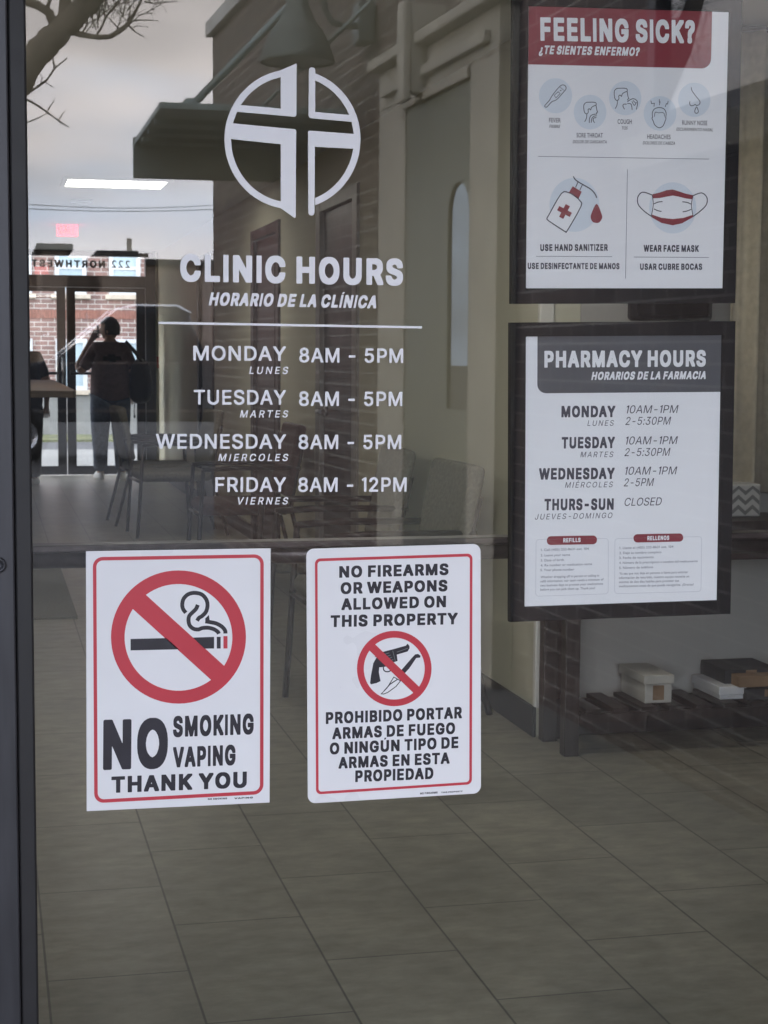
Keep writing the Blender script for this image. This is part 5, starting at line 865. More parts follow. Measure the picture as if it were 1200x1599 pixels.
xc = (xm0 + xm1) / 2
leaf(xc + 0.004, fx(228) - 0.004, True, xm0 + 0.03)
leaf(xc - 1.02, xc - 0.004, False, xc - 0.1)
leaf(xc - 2.04, xc - 1.024, True, xc - 1.9)
f = MB().box((-2.4, YF - 0.02, 0.0), (xc - 2.044, YF + 0.02, z_bot)).build('side_panel', 'dark_bronze', fs)
MB().box((-2.4, YF - 0.004, z_top), (fx(228), YF + 0.004, 2.37)).build('transom_glass', 'clear_glass', fs)
# street number and name, read from the street, so mirrored from in here
bm = bmesh.new()
def mirrored(s, px0, px1, py, cap):
    xr = fx(px1); xl = fx(px0); z0 = on_y(px1, py, YF).z; h = on_y(px1, py - cap, YF).z - z0
    x = 0; it = []; lo = 1e9; hi = -1e9
    for ch in s:
        a, d = GLYPHS['heavy'][ch]
        if d:
            g = glyph('heavy', ch); it.append((x, g)); lo = min(lo, x + min(p[0] for p in g[0])); hi = max(hi, x + max(p[0] for p in g[0]))
        x += a / 1000 + 0.14
    k = (xr - xl) / (hi - lo)
    for x, (pts, tris) in it:
        vs = [bm.verts.new((xr - (x + p[0] - lo) * k, YF + 0.006, z0 + p[1] * h)) for p in pts]
        for t in tris: bm.faces.new([vs[i] for i in t])
GLYPHS['heavy']['2'] = GLYPHS['medium']['2']
mirrored('222', 176, 205, 418.5, 11.5)
mirrored('NORTHWEST', 52, 166, 418.5, 11.5)
me = bpy.data.meshes.new('lettering'); bm.to_mesh(me); bm.free(); me.materials.append(MATS['transom_ink'])
o = bpy.data.objects.new('lettering', me); C.objects.link(o); attach(o, fs)

# ------------------------------------------------------------------ lit ceiling panel, exit sign
p1, p2, p3, p4 = on_z(107, 275.5, ZC), on_z(260, 281, ZC), on_z(252, 291, ZC), on_z(102, 287, ZC)
cx = (p1.x + p2.x + p3.x + p4.x) / 4; cy = (p1.y + p2.y + p3.y + p4.y) / 4
lw_, ld_ = (p2.x - p1.x + p3.x - p4.x) / 4, abs(p1.y - p4.y + p2.y - p3.y) / 4
print('panel', cx, cy, lw_ * 2, ld_ * 2)
cl = thing('ceiling_light', 'glowing rectangular light panel in the white ceiling halfway down the corridor', 'ceiling light', (cx, cy, ZC), world=True, group='light panels in the ceiling')
f = MB()
for a, b_, c, d in ((-lw_ - .03, -ld_ - .03, -lw_, ld_ + .03), (lw_, -ld_ - .03, lw_ + .03, ld_ + .03), (-lw_, -ld_ - .03, lw_, -ld_), (-lw_, ld_, lw_, ld_ + .03)):
    f.box((cx + a, cy + b_, ZC - 0.018), (cx + c, cy + d, ZC - 0.001))
f.build('frame', 'white_trim', cl)
MB().box((cx - lw_, cy - ld_, ZC - 0.014), (cx + lw_, cy + ld_, ZC - 0.002)).build('diffuser', 'lamp_panel', cl)
vt = MB(); v1 = on_z(113, 311, ZC); v2 = on_z(142, 316, ZC)
for k in range(6): vt.box((v1.x, min(v1.y, v2.y) + k * abs(v1.y - v2.y) / 6, ZC - 0.012), (v2.x, min(v1.y, v2.y) + (k + 0.55) * abs(v1.y - v2.y) / 6, ZC - 0.001))
o = vt.build('ceiling_vent', 'dark_bronze'); tag(o, 'small dark slatted vent in the ceiling just above the exit sign', 'vent')
for xx, yy, lab in ((0.95, 2.3, 'assumed unseen light panel in the lobby ceiling above the floor just inside the door'), (-1.25, 5.2, 'assumed unseen light panel in the ceiling above the reception side')):  # two assumed panels out of view, added to brighten the floor and wall
    assumed_panel = copy_tree(cl); assumed_panel.location = (xx, yy, ZC); assumed_panel.scale = (1.2, 1.2, 1.0); assumed_panel['label'] = lab
ye = YF - 3.6
a, b_ = on_y(89, 341, ye), on_y(122, 369, ye)
es = thing('exit_sign', 'glowing red exit sign hanging from the corridor ceiling', 'exit sign', ((a.x + b_.x) / 2, ye, b_.z), world=True)
MB().box((a.x, ye, b_.z), (b_.x, ye + 0.05, a.z), bev=0.004).build('sign_box', 'exit_red', es)
MB().box(((a.x + b_.x) / 2 - 0.02, ye + 0.01, a.z), ((a.x + b_.x) / 2 + 0.02, ye + 0.04, ZC - 0.001)).build('mount', 'white_trim', es)
Print(ye - 0.002).text('EXIT', 'heavy', (93, 365), (118, 365), 19).build('lettering', 'exit_pale', es)

# ------------------------------------------------------------------ reception counter at the left, walk-off mat
zc_ = 1.10
c1 = on_z(115, 610, zc_); c2 = on_z(84, 593, zc_)
rc = thing('reception_counter', 'wooden counter top jutting out from the left of the corridor', 'counter', (0.0, (c1.y + c2.y) / 2, 0), world=True)
MB().prism([(-3.2, c1.y), (c1.x, c1.y), (c1.x + 0.02, c1.y + 0.1), (c2.x, c2.y), (-3.2, c2.y)], zc_ - 0.04, zc_, axis='Z', bev=0.004).build('top', 'counter_wood', rc)
MB().box((-3.15, c1.y + 0.25, 0), (-0.35, c1.y + 0.37, zc_ - 0.042)).build('front_panel', 'maroon_wood', rc)
m1 = on_z(122, 966)
o = MB().box((-1.2, m1.y, 0.0), (m1.x, m1.y + 2.0, 0.010), bev=0.003).build('door_mat', 'mat_fabric'); tag(o, 'dark walk-off mat lying on the corridor tiles', 'mat')

# ------------------------------------------------------------------ guest chairs: face -x, origin on the floor
def make_chair(name, label, fabric, group):
    t = thing(name, label, 'chair', group=group)
    s = MB().box((-0.27, -0.26, 0.40), (0.24, 0.26, 0.475), bev=0.032, seg=4); s.build('seat', fabric, t, smooth=True)
    b2 = bmesh.new(); bmesh.ops.create_cube(b2, size=1)
    for v in b2.verts: v.co = Vector((v.co.x * 0.06, v.co.y * 0.52, v.co.z * 0.42))
    bmesh.ops.bevel(b2, geom=list(b2.edges), offset=0.026, segments=4, profile=0.5, affect='EDGES')
    for v in b2.verts: v.co.x += 0.035 * (1 - (v.co.y / 0.26) ** 2) - 0.02
    mb = MB(); mb.add(b2, Matrix.Translation((0.285, 0, 0.705)) @ Matrix.Rotation(R(11), 4, 'Y')); mb.build('backrest', fabric, t, smooth=True)
    for sy in (-1, 1):
        y = 0.245 * sy
        MB().tube([(-0.30, y, 0.0), (-0.285, y, 0.2), (-0.255, y, 0.66)], 0.0125).build('leg', 'chair_metal', t)
        MB().tube([(0.36, y, 0.0), (0.30, y, 0.22), (0.245, y, 0.44), (0.275, y, 0.62), (0.315, y, 0.80)], 0.0125).build('leg', 'chair_metal', t)
        MB().tube([(-0.262, y, 0.662), (-0.10, y, 0.672), (0.30, y, 0.668)], 0.014).build('armrest', 'chair_metal', t)
    MB().tube([(-0.275, -0.245, 0.40), (-0.275, 0.245, 0.40)], 0.010).build('seat_rail', 'chair_metal', t); MB().tube([(0.25, -0.245, 0.42), (0.25, 0.245, 0.42)], 0.010).build('seat_rail', 'chair_metal', t)
    return t
G = 'chairs lined up along the corridor wall'
chA = make_chair('guest_chair', 'grey fabric chair nearest the glass, half behind the no firearms sign', 'chair_fabric', G)
chM = make_chair('guest_chair', 'maroon fabric chair standing against the corridor wall', 'chair_maroon', G)
def place(o, x, y, rz, label=None):
    o.location = (x, y, 0); o.rotation_euler = (0, 0, rz)
    if label: o['label'] = label
    return o
xr = XW - 0.37
place(chA, xr - 0.05, on_z(772, 1120).y + 0.28, R(2))
place(copy_tree(chA), xr - 0.03, on_z(445, 1050).y + 0.32, R(-2), 'grey fabric chair directly behind the nearest one along the wall')
place(chM, xr - 0.02, on_x(372, 700, xr).y - 0.3, R(0))
yd = on_z(240, 840).y
place(copy_tree(chA), xr - 0.14, yd + 0.27, R(4), 'grey fabric chair standing just right of the far glass doors')
place(copy_tree(chA), xr - 0.17, yd + 1.15, R(184), 'grey fabric chair turned to face the wall by the far doors')

# ------------------------------------------------------------------ console table with a low slatted shelf, boxes on it
yt = on_z(889, 1182).y; xt = on_z(881, 1182).x
zs = on_y(1000, 1110, yt).z; ztop = on_y(1170, 813, yt).z; zap = on_y(1170, 874, yt).z
yt2 = YC - 0.03 if YC - yt < 0.6 else yt + 0.45
print('table', xt, yt, zs, ztop, zap, yt2)
xt2 = xt + 1.75
ct = thing('console_table', 'dark wooden console table with a low slatted shelf', 'table', (xt, yt, 0), world=True)
MB().box((xt - 0.03, yt - 0.02, ztop - 0.035), (xt2 + 0.03, yt2, ztop), bev=0.004).build('tabletop', 'dark_wood', ct)
MB().box((xt + 0.052, yt + 0.006, zap), (xt2 - 0.052, yt + 0.035, ztop - 0.037), bev=0.003).build('apron', 'maroon_wood', ct)
for lx in (xt, xt2 - 0.05):
    for ly in (yt, yt2 - 0.06): MB().box((lx, ly, 0), (lx + 0.05, ly + 0.05, ztop - 0.037), bev=0.003).build('leg', 'dark_wood', ct)
sh = MB()
sh.box((xt + 0.052, yt + 0.004, zs - 0.035), (xt2 - 0.052, yt + 0.03, zs - 0.004)); sh.box((xt + 0.052, yt2 - 0.045, zs - 0.035), (xt2 - 0.052, yt2 - 0.02, zs - 0.004))
nsl = 17
for i in range(nsl):
    x = xt + 0.07 + i * (xt2 - xt - 0.18) / (nsl - 1); sh.box((x, yt + 0.002, zs - 0.003), (x + 0.055, yt2 - 0.018, zs + 0.012), bev=0.002)
sh.build('shelf', 'dark_wood', ct)
zb = zs + 0.0125
def carton(name, label, cat, px0, px1, py0, y0, dep, m, z0=None, lid=None, rz=0.0):
    a = on_y(px0, py0, y0); b_ = on_y(px1, py0, y0); z0 = zb if z0 is None else z0
    t = thing(name, label, cat, ((a.x + b_.x) / 2, y0 + dep / 2, z0), rz=rz, group='boxes on the low shelf')
    wx = (b_.x - a.x) / 2; h = a.z - z0
    MB().box((-wx, -dep / 2, 0), (wx, dep / 2, h - (0.03 if lid else 0)), bev=0.003).build('body', m, t)
    MB().box((-0.02, -dep / 2 - 0.0006, 0.01), (0.02, -dep / 2 - 0.0001, h - (0.035 if lid else 0.004))).build('tape', 'carton_brown', t)
    if lid: MB().box((-wx - 0.006, -dep / 2 - 0.006, h - 0.029), (wx + 0.006, dep / 2 + 0.006, h), bev=0.003).build('lid', lid, t)
    return z0 + h
zt = carton('storage_box', 'pale grey carton alone on the slatted shelf', 'box', 1008, 1050, 1055, yt + 0.05, 0.22, 'carton', lid='carton')
carton('storage_box', 'white carton under the dark one at the right end of the shelf', 'box', 1125, 1163, 1072, yt + 0.06, 0.22, 'carton_white', lid='carton_white')
zt = on_y(1125, 1072, yt + 0.06).z + 0.001
carton('storage_box', 'flat black carton lying across the white carton', 'box', 1132, 1215, 1046, yt + 0.09, 0.2, 'carton_dark', z0=zt)
zt2 = on_y(1125, 1072, yt + 0.06).z + 0.001
t = carton('storage_box', 'brown carton in front of the black carton', 'box', 1155, 1230, 1057, yt + 0.02, 0.066, 'carton_brown', z0=zt2)
carton('storage_box', 'dark carton standing at the far right of the shelf', 'box', 1166, 1240, 1076, yt + 0.035, 0.2, 'carton_dark')
# chevron box on the table top
a = on_y(1118, 757, yt + 0.12); b_ = on_y(1188, 808, yt + 0.12)
cb = thing('chevron_box', 'fabric storage box with a grey and white chevron pattern on the table', 'box', ((a.x + b_.x) / 2, yt + 0.2, ztop), world=True)
MB().box((a.x, yt + 0.12, ztop + 0.001), (b_.x, yt + 0.30, a.z), bev=0.006).build('body', 'chevron_white', cb)
pr = Print(yt + 0.118)
bw_ = (b_.x - a.x); 
bm = bmesh.new()
def zig(z0, th, n=3):
    up, lo = [], []
    for i in range(2 * n + 1):
        x = a.x + 0.006 + (bw_ - 0.012) * i / (2 * n); z = z0 + (0.022 if i % 2 else 0.0)
        up.append(bm.verts.new((x, yt + 0.1185, min(z + th, a.z - 0.004)))); lo.append(bm.verts.new((x, yt + 0.1185, z)))
    for i in range(2 * n): bm.faces.new((lo[i], lo[i + 1], up[i + 1], up[i]))
for k in range(3): zig(ztop + 0.006 + k * 0.034, 0.015)
me = bpy.data.meshes.new('chevrons'); bm.to_mesh(me); bm.free(); me.materials.append(MATS['chevron_grey'])
o = bpy.data.objects.new('chevrons', me); C.objects.link(o); attach(o, cb)
# dark boards at the wall corner
a = on_y(852, 1140, YC - 0.06); b_ = on_y(902, 1140, YC - 0.06)
zt = on_y(870, 800, YC - 0.06).z
bd = thing('folded_stand', 'dark wooden boards of a folded stand leaning in the corner by the table', 'folded stand', (a.x, YC - 0.05, 0), world=True)
w3 = (b_.x - a.x) / 3
for k in range(3): MB().box((a.x + k * w3, YC - 0.06 + 0.006 * (k % 2), 0.0), (a.x + (k + 1) * w3 - 0.004, YC - 0.018, zt), bev=0.004).build('board', ['dark_wood', 'maroon_wood', 'dark_wood'][k], bd)
# wall screen glimpsed between the posters
a = on_y(987, 372, YC - 0.05); b_ = on_y(1112, 502, YC - 0.05)
ws = thing('wall_screen', 'black screen on the grey wall, glimpsed between the two posters', 'screen', ((a.x + b_.x) / 2, YC - 0.02, b_.z), world=True)
MB().box((a.x, YC - 0.06, b_.z), (b_.x, YC - 0.012, a.z), bev=0.015, seg=4).build('casing', 'frame_black', ws)
MB().box((a.x + 0.02, YC - 0.064, b_.z + 0.02), (b_.x - 0.02, YC - 0.0605, a.z - 0.02)).build('display', 'screen_black', ws)
# curtain at the right end of the lobby wall
x0 = on_y(1146, 500, YC - 0.1).x; x1 = x0 + 0.62
cu = MB(); n = 90; A = []; B = []
zl = on_y(1170, 770, YC - 0.1).z
for side in (0, 1):
    row = []
    for i in range(n + 1):
        x = x0 + (x1 - x0) * i / n; y = YC - 0.09 + 0.030 * math.sin(i * 0.42) + 0.012 * math.sin(i * 0.9 + 1) + 0.008 * side
        row.append((cu.bm.verts.new((x, y, zl)), cu.bm.verts.new((x, y, ZC - 0.03))))
    if side == 0: A = row
    else: B = row
for i in range(n):
    cu.bm.faces.new((A[i][0], A[i + 1][0], A[i + 1][1], A[i][1])); cu.bm.faces.new((B[i][0], B[i][1], B[i + 1][1], B[i + 1][0]))
    cu.bm.faces.new((A[i][0], B[i][0], B[i + 1][0], A[i + 1][0])); cu.bm.faces.new((A[i][1], A[i + 1][1], B[i + 1][1], B[i][1]))
cu.bm.faces.new((A[0][0], A[0][1], B[0][1], B[0][0])); cu.bm.faces.new((A[n][0], B[n][0], B[n][1], A[n][1]))
cuo = cu.build('curtain', 'curtain_cloth', smooth=True); tag(cuo, 'beige pleated curtain hanging at the right above the console table', 'curtain')
MB().tube([(x0 - 0.06, YC - 0.085, ZC - 0.02), (x1 + 0.06, YC - 0.085, ZC - 0.02)], 0.011).build('curtain_rod', 'dark_bronze', cuo)

# ------------------------------------------------------------------ people at the far doors
def skin_mesh(name, nodes, edges, m, parent, sub=2, root=0, extra=None):
    me = bpy.data.meshes.new(name); me.from_pydata([n[:3] for n in nodes], edges, [])
    o = bpy.data.objects.new(name, me); C.objects.link(o)
    o.modifiers.new('skin', 'SKIN'); sk = me.skin_vertices[0].data
    for i, n in enumerate(nodes):
        r = n[3]; sk[i].radius = r if isinstance(r, tuple) else (r, r); sk[i].use_root = (i == root)
    o.modifiers['skin'].use_smooth_shade = True
    sd_ = o.modifiers.new('sub', 'SUBSURF'); sd_.levels = sub; sd_.render_levels = sub
    dg = bpy.context.evaluated_depsgraph_get(); dg.update()
    nm = bpy.data.meshes.new_from_object(o.evaluated_get(dg))
    nm.name = name
    o.modifiers.clear(); o.data = nm; nm.materials.clear(); nm.materials.append(MATS[m])
    if extra:
        bm = bmesh.new(); bm.from_mesh(nm); extra(bm); bm.to_mesh(nm); bm.free()
    for p in nm.polygons: p.use_smooth = True
    if parent: attach(o, parent)
    return o
def head(bm, c, turn, s=1.0):
    # egg-shaped head with brow, nose, chin and ears; faces +y turned by 'turn' about z
    b2 = bmesh.new(); bmesh.ops.create_uvsphere(b2, u_segments=24, v_segments=18, radius=1.0)
    for v in b2.verts:
        x, y, z = v.co
        k = 1.0 - 0.18 * max(0, -z) ** 1.5
        v.co = Vector((x * 0.078 * k, y * (0.100 if y > 0 else 0.096) * (1 - 0.08 * max(0, -z)), z * 0.118))
        if y > 0.4:
            f = math.exp(-((x) / 0.22) ** 2)
            if -0.35 < z < 0.15: v.co.y += 0.020 * f * (1 - abs(z + 0.18) / 0.4)           # nose
            if -0.95 < z < -0.6: v.co.y += 0.010 * f                                         # chin
            v.co.y -= 0.008 * math.exp(-((abs(x) - 0.38) / 0.16) ** 2 - ((z - 0.08) / 0.12) ** 2)   # eye sockets
            v.co.y -= 0.004 * math.exp(-((z + 0.48) / 0.06) ** 2) * math.exp(-(x / 0.3) ** 2)        # mouth
    mx_ = Matrix.Translation(c) @ Matrix.Rotation(turn, 4, 'Z') @ Matrix.Scale(s, 4)
    mp = {v: bm.verts.new(mx_ @ v.co) for v in b2.verts}
    for f in b2.faces: bm.faces.new([mp[v] for v in f.verts])
    b2.free()
    for sx in (-1, 1):
        b3 = bmesh.new(); bmesh.ops.create_uvsphere(b3, u_segments=10, v_segments=8, radius=1.0)
        for v in b3.verts: v.co = Vector((v.co.x * 0.010 + sx * 0.079, v.co.y * 0.020 - 0.008, v.co.z * 0.032 - 0.012))
        mp = {v: bm.verts.new(mx_ @ v.co) for v in b3.verts}
        for f in b3.faces: bm.faces.new([mp[v] for v in f.verts])
        b3.free()
def make_person(label, loc, rz, pose, shirt, trousers, scale=1.0, emblem=False):
    t = thing('person', label, 'person', loc, rz)
    t.scale = (scale,) * 3
    # local: faces +y, x to the person's right, z up; height about 1.68
    N = [(0, 0, 0.93, (0.155, 0.115)), (0, 0.005, 1.10, (0.150, 0.115)), (0, -0.01, 1.27, (0.155, 0.105)), (0, -0.005, 1.385, (0.10, 0.08)), (0, 0.01, 1.45, 0.055), (0, 0.02, 1.52, 0.055)]
    E_ = [(0, 1), (1, 2), (2, 3), (3, 4), (4, 5)]
    def chain(start, pts):
        k = start
        for p in pts:
            N.append(p); E_.append((k, len(N) - 1)); k = len(N) - 1
        return k
    legs = {}
    for sx in (-1, 1):
        legs[sx] = chain(0, [(0.095 * sx, 0, 0.84, 0.098), (0.105 * sx, 0.015, 0.50, 0.068), (0.108 * sx, -0.01, 0.30, 0.060), (0.110 * sx, -0.02, 0.09, 0.042), (0.115 * sx, 0.08, 0.045, 0.036)])
    hands = {}
    for sx in (-1, 1):
        P = pose[sx]
        k = chain(3, [(0.13 * sx, 0, 1.375, 0.062), (*P[0], 0.055), (*P[1], 0.042), (*P[2], 0.028), (*P[3], 0.030)])
        hands[sx] = k
        hp = Vector(P[3]); hd = (Vector(P[3]) - Vector(P[2])).normalized(); sd_ = hd.cross(Vector((0, 1, 0.2))).normalized(); pn = hd.cross(sd_)
        for q in range(4):
            b0 = hp + sd_ * (q - 1.5) * 0.019 + hd * 0.02; L_ = (0.052, 0.060, 0.056, 0.044)[q]
            chain(k, [(*b0, 0.009), (*(b0 + hd * L_ * 0.5 + pn * 0.006), 0.0085), (*(b0 + hd * L_ * 0.8 + pn * 0.028), 0.007)])
        tb = hp + sd_ * -0.034 - hd * 0.012
        chain(k, [(*tb, 0.010), (*(tb - sd_ * 0.012 + hd * 0.03 + pn * 0.012), 0.009)])
    body = skin_mesh('body', N, E_, 'skin', t, 2, 0, lambda bm: head(bm, Vector((0, 0.035, 1.575)), pose['turn']))
    # shirt with short sleeves, loose at the hem
    Ns = [(0, 0, 0.76, (0.235, 0.185)), (0, 0.005, 0.96, (0.232, 0.182)), (0, 0.0, 1.14, (0.22, 0.168)), (0, -0.01, 1.28, (0.205, 0.14)), (0, -0.005, 1.385, (0.12, 0.092)), (0, 0.005, 1.435, (0.072, 0.066))]
    Es = [(0, 1), (1, 2), (2, 3), (3, 4), (4, 5)]
    for sx in (-1, 1):
        P = pose[sx]; s0 = Vector((0.145 * sx, -0.002, 1.375)); e = Vector(P[0]); mdl = s0.lerp(e, 0.92)
        i = len(Ns); Ns += [(*s0, 0.083), (*s0.lerp(e, 0.5), 0.078), (*mdl, 0.074)]; Es += [(4, i), (i, i + 1), (i + 1, i + 2)]
    sh_ = skin_mesh('shirt', Ns, Es, shirt, t, 2, 0)
    Nj = [(0, 0, 0.98, (0.19, 0.148))]; Ej = []
    for sx in (-1, 1):
        i = len(Nj); Nj += [(0.100 * sx, 0, 0.80, 0.132), (0.110 * sx, 0.012, 0.50, 0.102), (0.112 * sx, -0.01, 0.28, 0.084), (0.114 * sx, -0.018, 0.07, 0.080)]
        Ej += [(0, i), (i, i + 1), (i + 1, i + 2), (i + 2, i + 3)]
    skin_mesh('trousers', Nj, Ej, trousers, t, 2, 0)
    # hair: cap of the skull, longer at the back
    hb = MB(); b2 = bmesh.new(); bmesh.ops.create_uvsphere(b2, u_segments=28, v_segments=20, radius=1.0)
    for v in list(b2.verts):
        x, y, z = v.co
        if z < -0.55 or (y > 0.25 and z < 0.42): b2.verts.remove(v)
    rnd = random.Random(3)
    for v in b2.verts:
        x, y, z = v.co; j = 1 + rnd.uniform(-0.03, 0.05)
        v.co = Vector((x * 0.090 * j, y * 0.112 * j - 0.004, z * 0.131 * j + 0.004))
    for f in b2.faces: f.smooth = True
    hb.add(b2, Matrix.Translation((0, 0.035, 1.575)) @ Matrix.Rotation(pose['turn'], 4, 'Z')); ho = hb.build('hair', 'hair', t)
    ho.modifiers.new('thick', 'SOLIDIFY').thickness = 0.012
    for sx in (-1, 1):
        s = MB(); o2 = bmesh.new(); bmesh.ops.create_uvsphere(o2, u_segments=16, v_segments=10, radius=1.0)
        for v in o2.verts:
            x, y, z = v.co
            v.co = Vector((x * 0.050 * (1 + 0.12 * y), y * 0.138, (max(z, -0.55) + 0.55) * 0.062 * (1.0 if y < 0.1 else 1 - 0.45 * y) ))
        for f in o2.faces: f.smooth = True
        s.add(o2, Matrix.Translation((0.118 * sx, 0.055, 0.0)) @ Matrix.Rotation(R(-8 * sx), 4, 'Z')); s.build('shoe', 'shoe_white', t)
    if emblem:
        e = MB(); o = [(-0.085, -0.018), (-0.03, -0.018), (-0.025, -0.034), (0.03, -0.034), (0.036, -0.018), (0.085, -0.018), (0.075, 0.018), (0.028, 0.018), (0.022, 0.034), (-0.032, 0.034), (-0.038, 0.018), (-0.078, 0.018)]
        e.prism([(x * 1.15, z * 1.2 + 1.275) for x, z in o], -0.162, -0.080, 'Y'); e.build('emblem', 'emblem', sh_)
    return t
pose1 = {'turn': R(62), -1: [(-0.30, 0.05, 1.13), (-0.33, 0.10, 1.18), (-0.20, 0.13, 1.43), (-0.145, 0.13, 1.515)], 1: [(0.245, -0.01, 1.12), (0.255, 0.01, 1.08), (0.25, 0.13, 0.90), (0.25, 0.17, 0.85)]}
pp = on_z(174, 748)
make_person('person with back turned holding a hand to the ear, dark shirt and jeans', (pp.x, pp.y, 0), R(4), pose1, 'shirt', 'jeans', 1.0, emblem=True)
ph = on_z(174, 748)
t = thing('phone', 'dark mobile phone held to the ear of the standing person', 'phone', (pp.x - 0.115, pp.y + 0.10, 1.485), R(70))
MB().box((-0.036, -0.005, 0), (0.036, 0.005, 0.14), bev=0.004).build('casing', 'phone', t)
MB().box((-0.032, 0.0052, 0.006), (0.032, 0.0062, 0.134)).build('display', 'screen_black', t)
# shoulder bag on the right side
bgx = pp.x + 0.31
bag = thing('shoulder_bag', 'bulky black bag hanging from the standing person\'s right shoulder', 'bag', (bgx, pp.y - 0.02, 0.80))
b2 = bmesh.new(); bmesh.ops.create_uvsphere(b2, u_segments=24, v_segments=16, radius=1.0)
for v in b2.verts:
    x, y, z = v.co; f = lambda q, e: math.copysign(abs(q) ** e, q)
    v.co = Vector((f(x, 0.7) * 0.115 * (1.05 - 0.15 * z), f(y, 0.7) * 0.135, f(z, 0.75) * 0.235 + 0.235))
    v.co += Vector((0.006 * math.sin(v.co.z * 60), 0.006 * math.sin(v.co.z * 45 + v.co.y * 30), 0))
mb = MB(); mb.add(b2); mb.build('body', 'bag_black', bag, smooth=True)
MB().tube([(0.02, 0.05, 0.44), (-0.05, 0.06, 0.56), (-0.14, 0.03, 0.655), (-0.15, -0.07, 0.64), (-0.07, -0.12, 0.54), (0.02, -0.08, 0.43)], 0.013).build('strap', 'bag_black', bag)
MB().tube([(-0.06, -0.05, 0.02), (-0.07, -0.06, -0.06), (-0.066, -0.058, -0.13)], 0.005).tube([(-0.066, -0.058, -0.125), (-0.066, -0.058, -0.15)], 0.010).build('drawstring', 'bag_black', bag)
pose2 = {'turn': R(-40), -1: [(-0.26, 0.0, 1.12), (-0.27, 0.03, 1.08), (-0.24, 0.2, 1.0), (-0.22, 0.26, 1.03)], 1: [(0.25, -0.01, 1.12), (0.26, 0.01, 1.08), (0.25, 0.05, 0.86), (0.25, 0.07, 0.79)]}
p2_ = on_z(38, 757)
make_person('person in dark clothes beyond the counter, mostly hidden by the door frame', (p2_.x, p2_.y, 0), R(0), pose2, 'coat_dark', 'coat_dark', 0.93)

# ------------------------------------------------------------------ brick building across the far street
bb = thing('brick_building', 'red brick building with white framed windows across the far street', 'building', (1.5, yb, -0.1), world=True)
zpl = on_y(170, 613, yb).z
MB().box((-14, yb, -0.25), (18, yb + 8, 8.5)).build('wall', 'far_brick', bb)
MB().box((-14.02, yb - 0.03, -0.25), (18.02, yb - 0.002, zpl), bev=0.004).build('plinth', 'pale_concrete', bb)
MB().box((-14.01, yb - 0.012, on_y(170, 498, yb).z), (18.01, yb - 0.002, on_y(170, 485, yb).z)).build('brick_band', 'soldier_brick', bb)
MB().box((-14.2, yb - 0.2, 8.5), (18.2, yb + 8.2, 8.8), bev=0.03).build('roof', 'coping_stone', bb)
wc0 = on_y(112, 570, yb).x; wd = on_y(196, 570, yb).x - wc0; hw = (on_y(137, 570, yb).x - on_y(88, 570, yb).x) / 2
def far_window(xc, z0, z1):
    f = MB(); t = 0.075
    f.box((xc - hw, yb - 0.045, z0), (xc - hw + t, yb - 0.001, z1)); f.box((xc + hw - t, yb - 0.045, z0), (xc + hw, yb - 0.001, z1))
    f.box((xc - hw + t, yb - 0.044, z1 - t), (xc + hw - t, yb - 0.001, z1)); f.box((xc - hw + t, yb - 0.044, z0), (xc + hw - t, yb - 0.001, z0 + t))
    zm = (z0 + z1) / 2; f.box((xc - hw + t, yb - 0.036, zm - 0.03), (xc + hw - t, yb - 0.001, zm + 0.03))
    o = f.build('window', 'window_white', bb)
    MB().box((xc - hw + t - 0.005, yb - 0.022, z0 + t - 0.005), (xc + hw - t + 0.005, yb - 0.003, z1 - t + 0.005)).build('pane', 'window_pane', o)
    MB().box((xc - hw - 0.07, yb - 0.075, z0 - 0.085), (xc + hw + 0.07, yb - 0.001, z0 - 0.002), bev=0.006).build('sill', 'sill_stone', o)
zl0, zl1 = on_y(112, 609, yb).z, on_y(112, 529, yb).z
zu0, zu1 = on_y(112, 459, yb).z, on_y(112, 376, yb).z
for k in range(-2, 4):
    far_window(wc0 + k * wd, zl0, zl1); far_window(wc0 + k * wd, zu0, zu1)

# ------------------------------------------------------------------ the brick wing at the right, its doorway, canopy and lamp
wg = thing('brick_wing', 'brown brick building wing beside the entrance, mirrored in the door glass', 'building', wing_o, wing_rz)
wl_ = MB(); wl_.box((0.16, 0.0, -0.25), (U_END, 4.0, W_TOP - 0.12)); wl_.build('wall', 'wing_brick', wg)
MB().box((0.14, -0.05, W_TOP - 0.119), (U_END + 0.06, 4.05, W_TOP), bev=0.012).build('coping', 'coping_stone', wg)
uL = wu(620, 200)[0]; uLi = wu(662, 200)[0]; uR = wu(812, 200)[0]; uRi = wu(767, 200)[0]
zA = wu(662, 156)[1]; zB = wu(624, 97)[1]
st = MB()
st.box((uLi, -0.09, -0.1), (uL, -0.002, zA), bev=0.006); st.box((uR, -0.09, -0.1), (uRi, -0.002, zA), bev=0.006)
st.box((uR, -0.088, zA + 0.002), (uL, -0.002, zB - 0.055), bev=0.004); st.box((uR - 0.03, -0.15, zB - 0.053), (uL + 0.02, -0.002, zB), bev=0.01)
st.box((uR + 0.10, -0.118, zA + 0.05), (uL - 0.12, -0.0885, zA + 0.10), bev=0.006); st.box((uRi, -0.105, zA - 0.05), (uLi, -0.004, zA - 0.001), bev=0.006)
kc = wu(692, 80)[0]
st.box((kc - 0.055, -0.20, zA - 0.06), (kc + 0.055, -0.16, zB + 0.14), bev=0.012); st.box((kc - 0.05, -0.159, zA - 0.02), (kc + 0.05, -0.002, zB + 0.13), bev=0.004)
st.build('door_surround', 'stone', wg)
mat('panel_green', (0.13, 0.135, 0.105), 0.5, noise=0.12, nscale=3)
ua, ub = wu(728, 400)[0], wu(762, 400)[0]
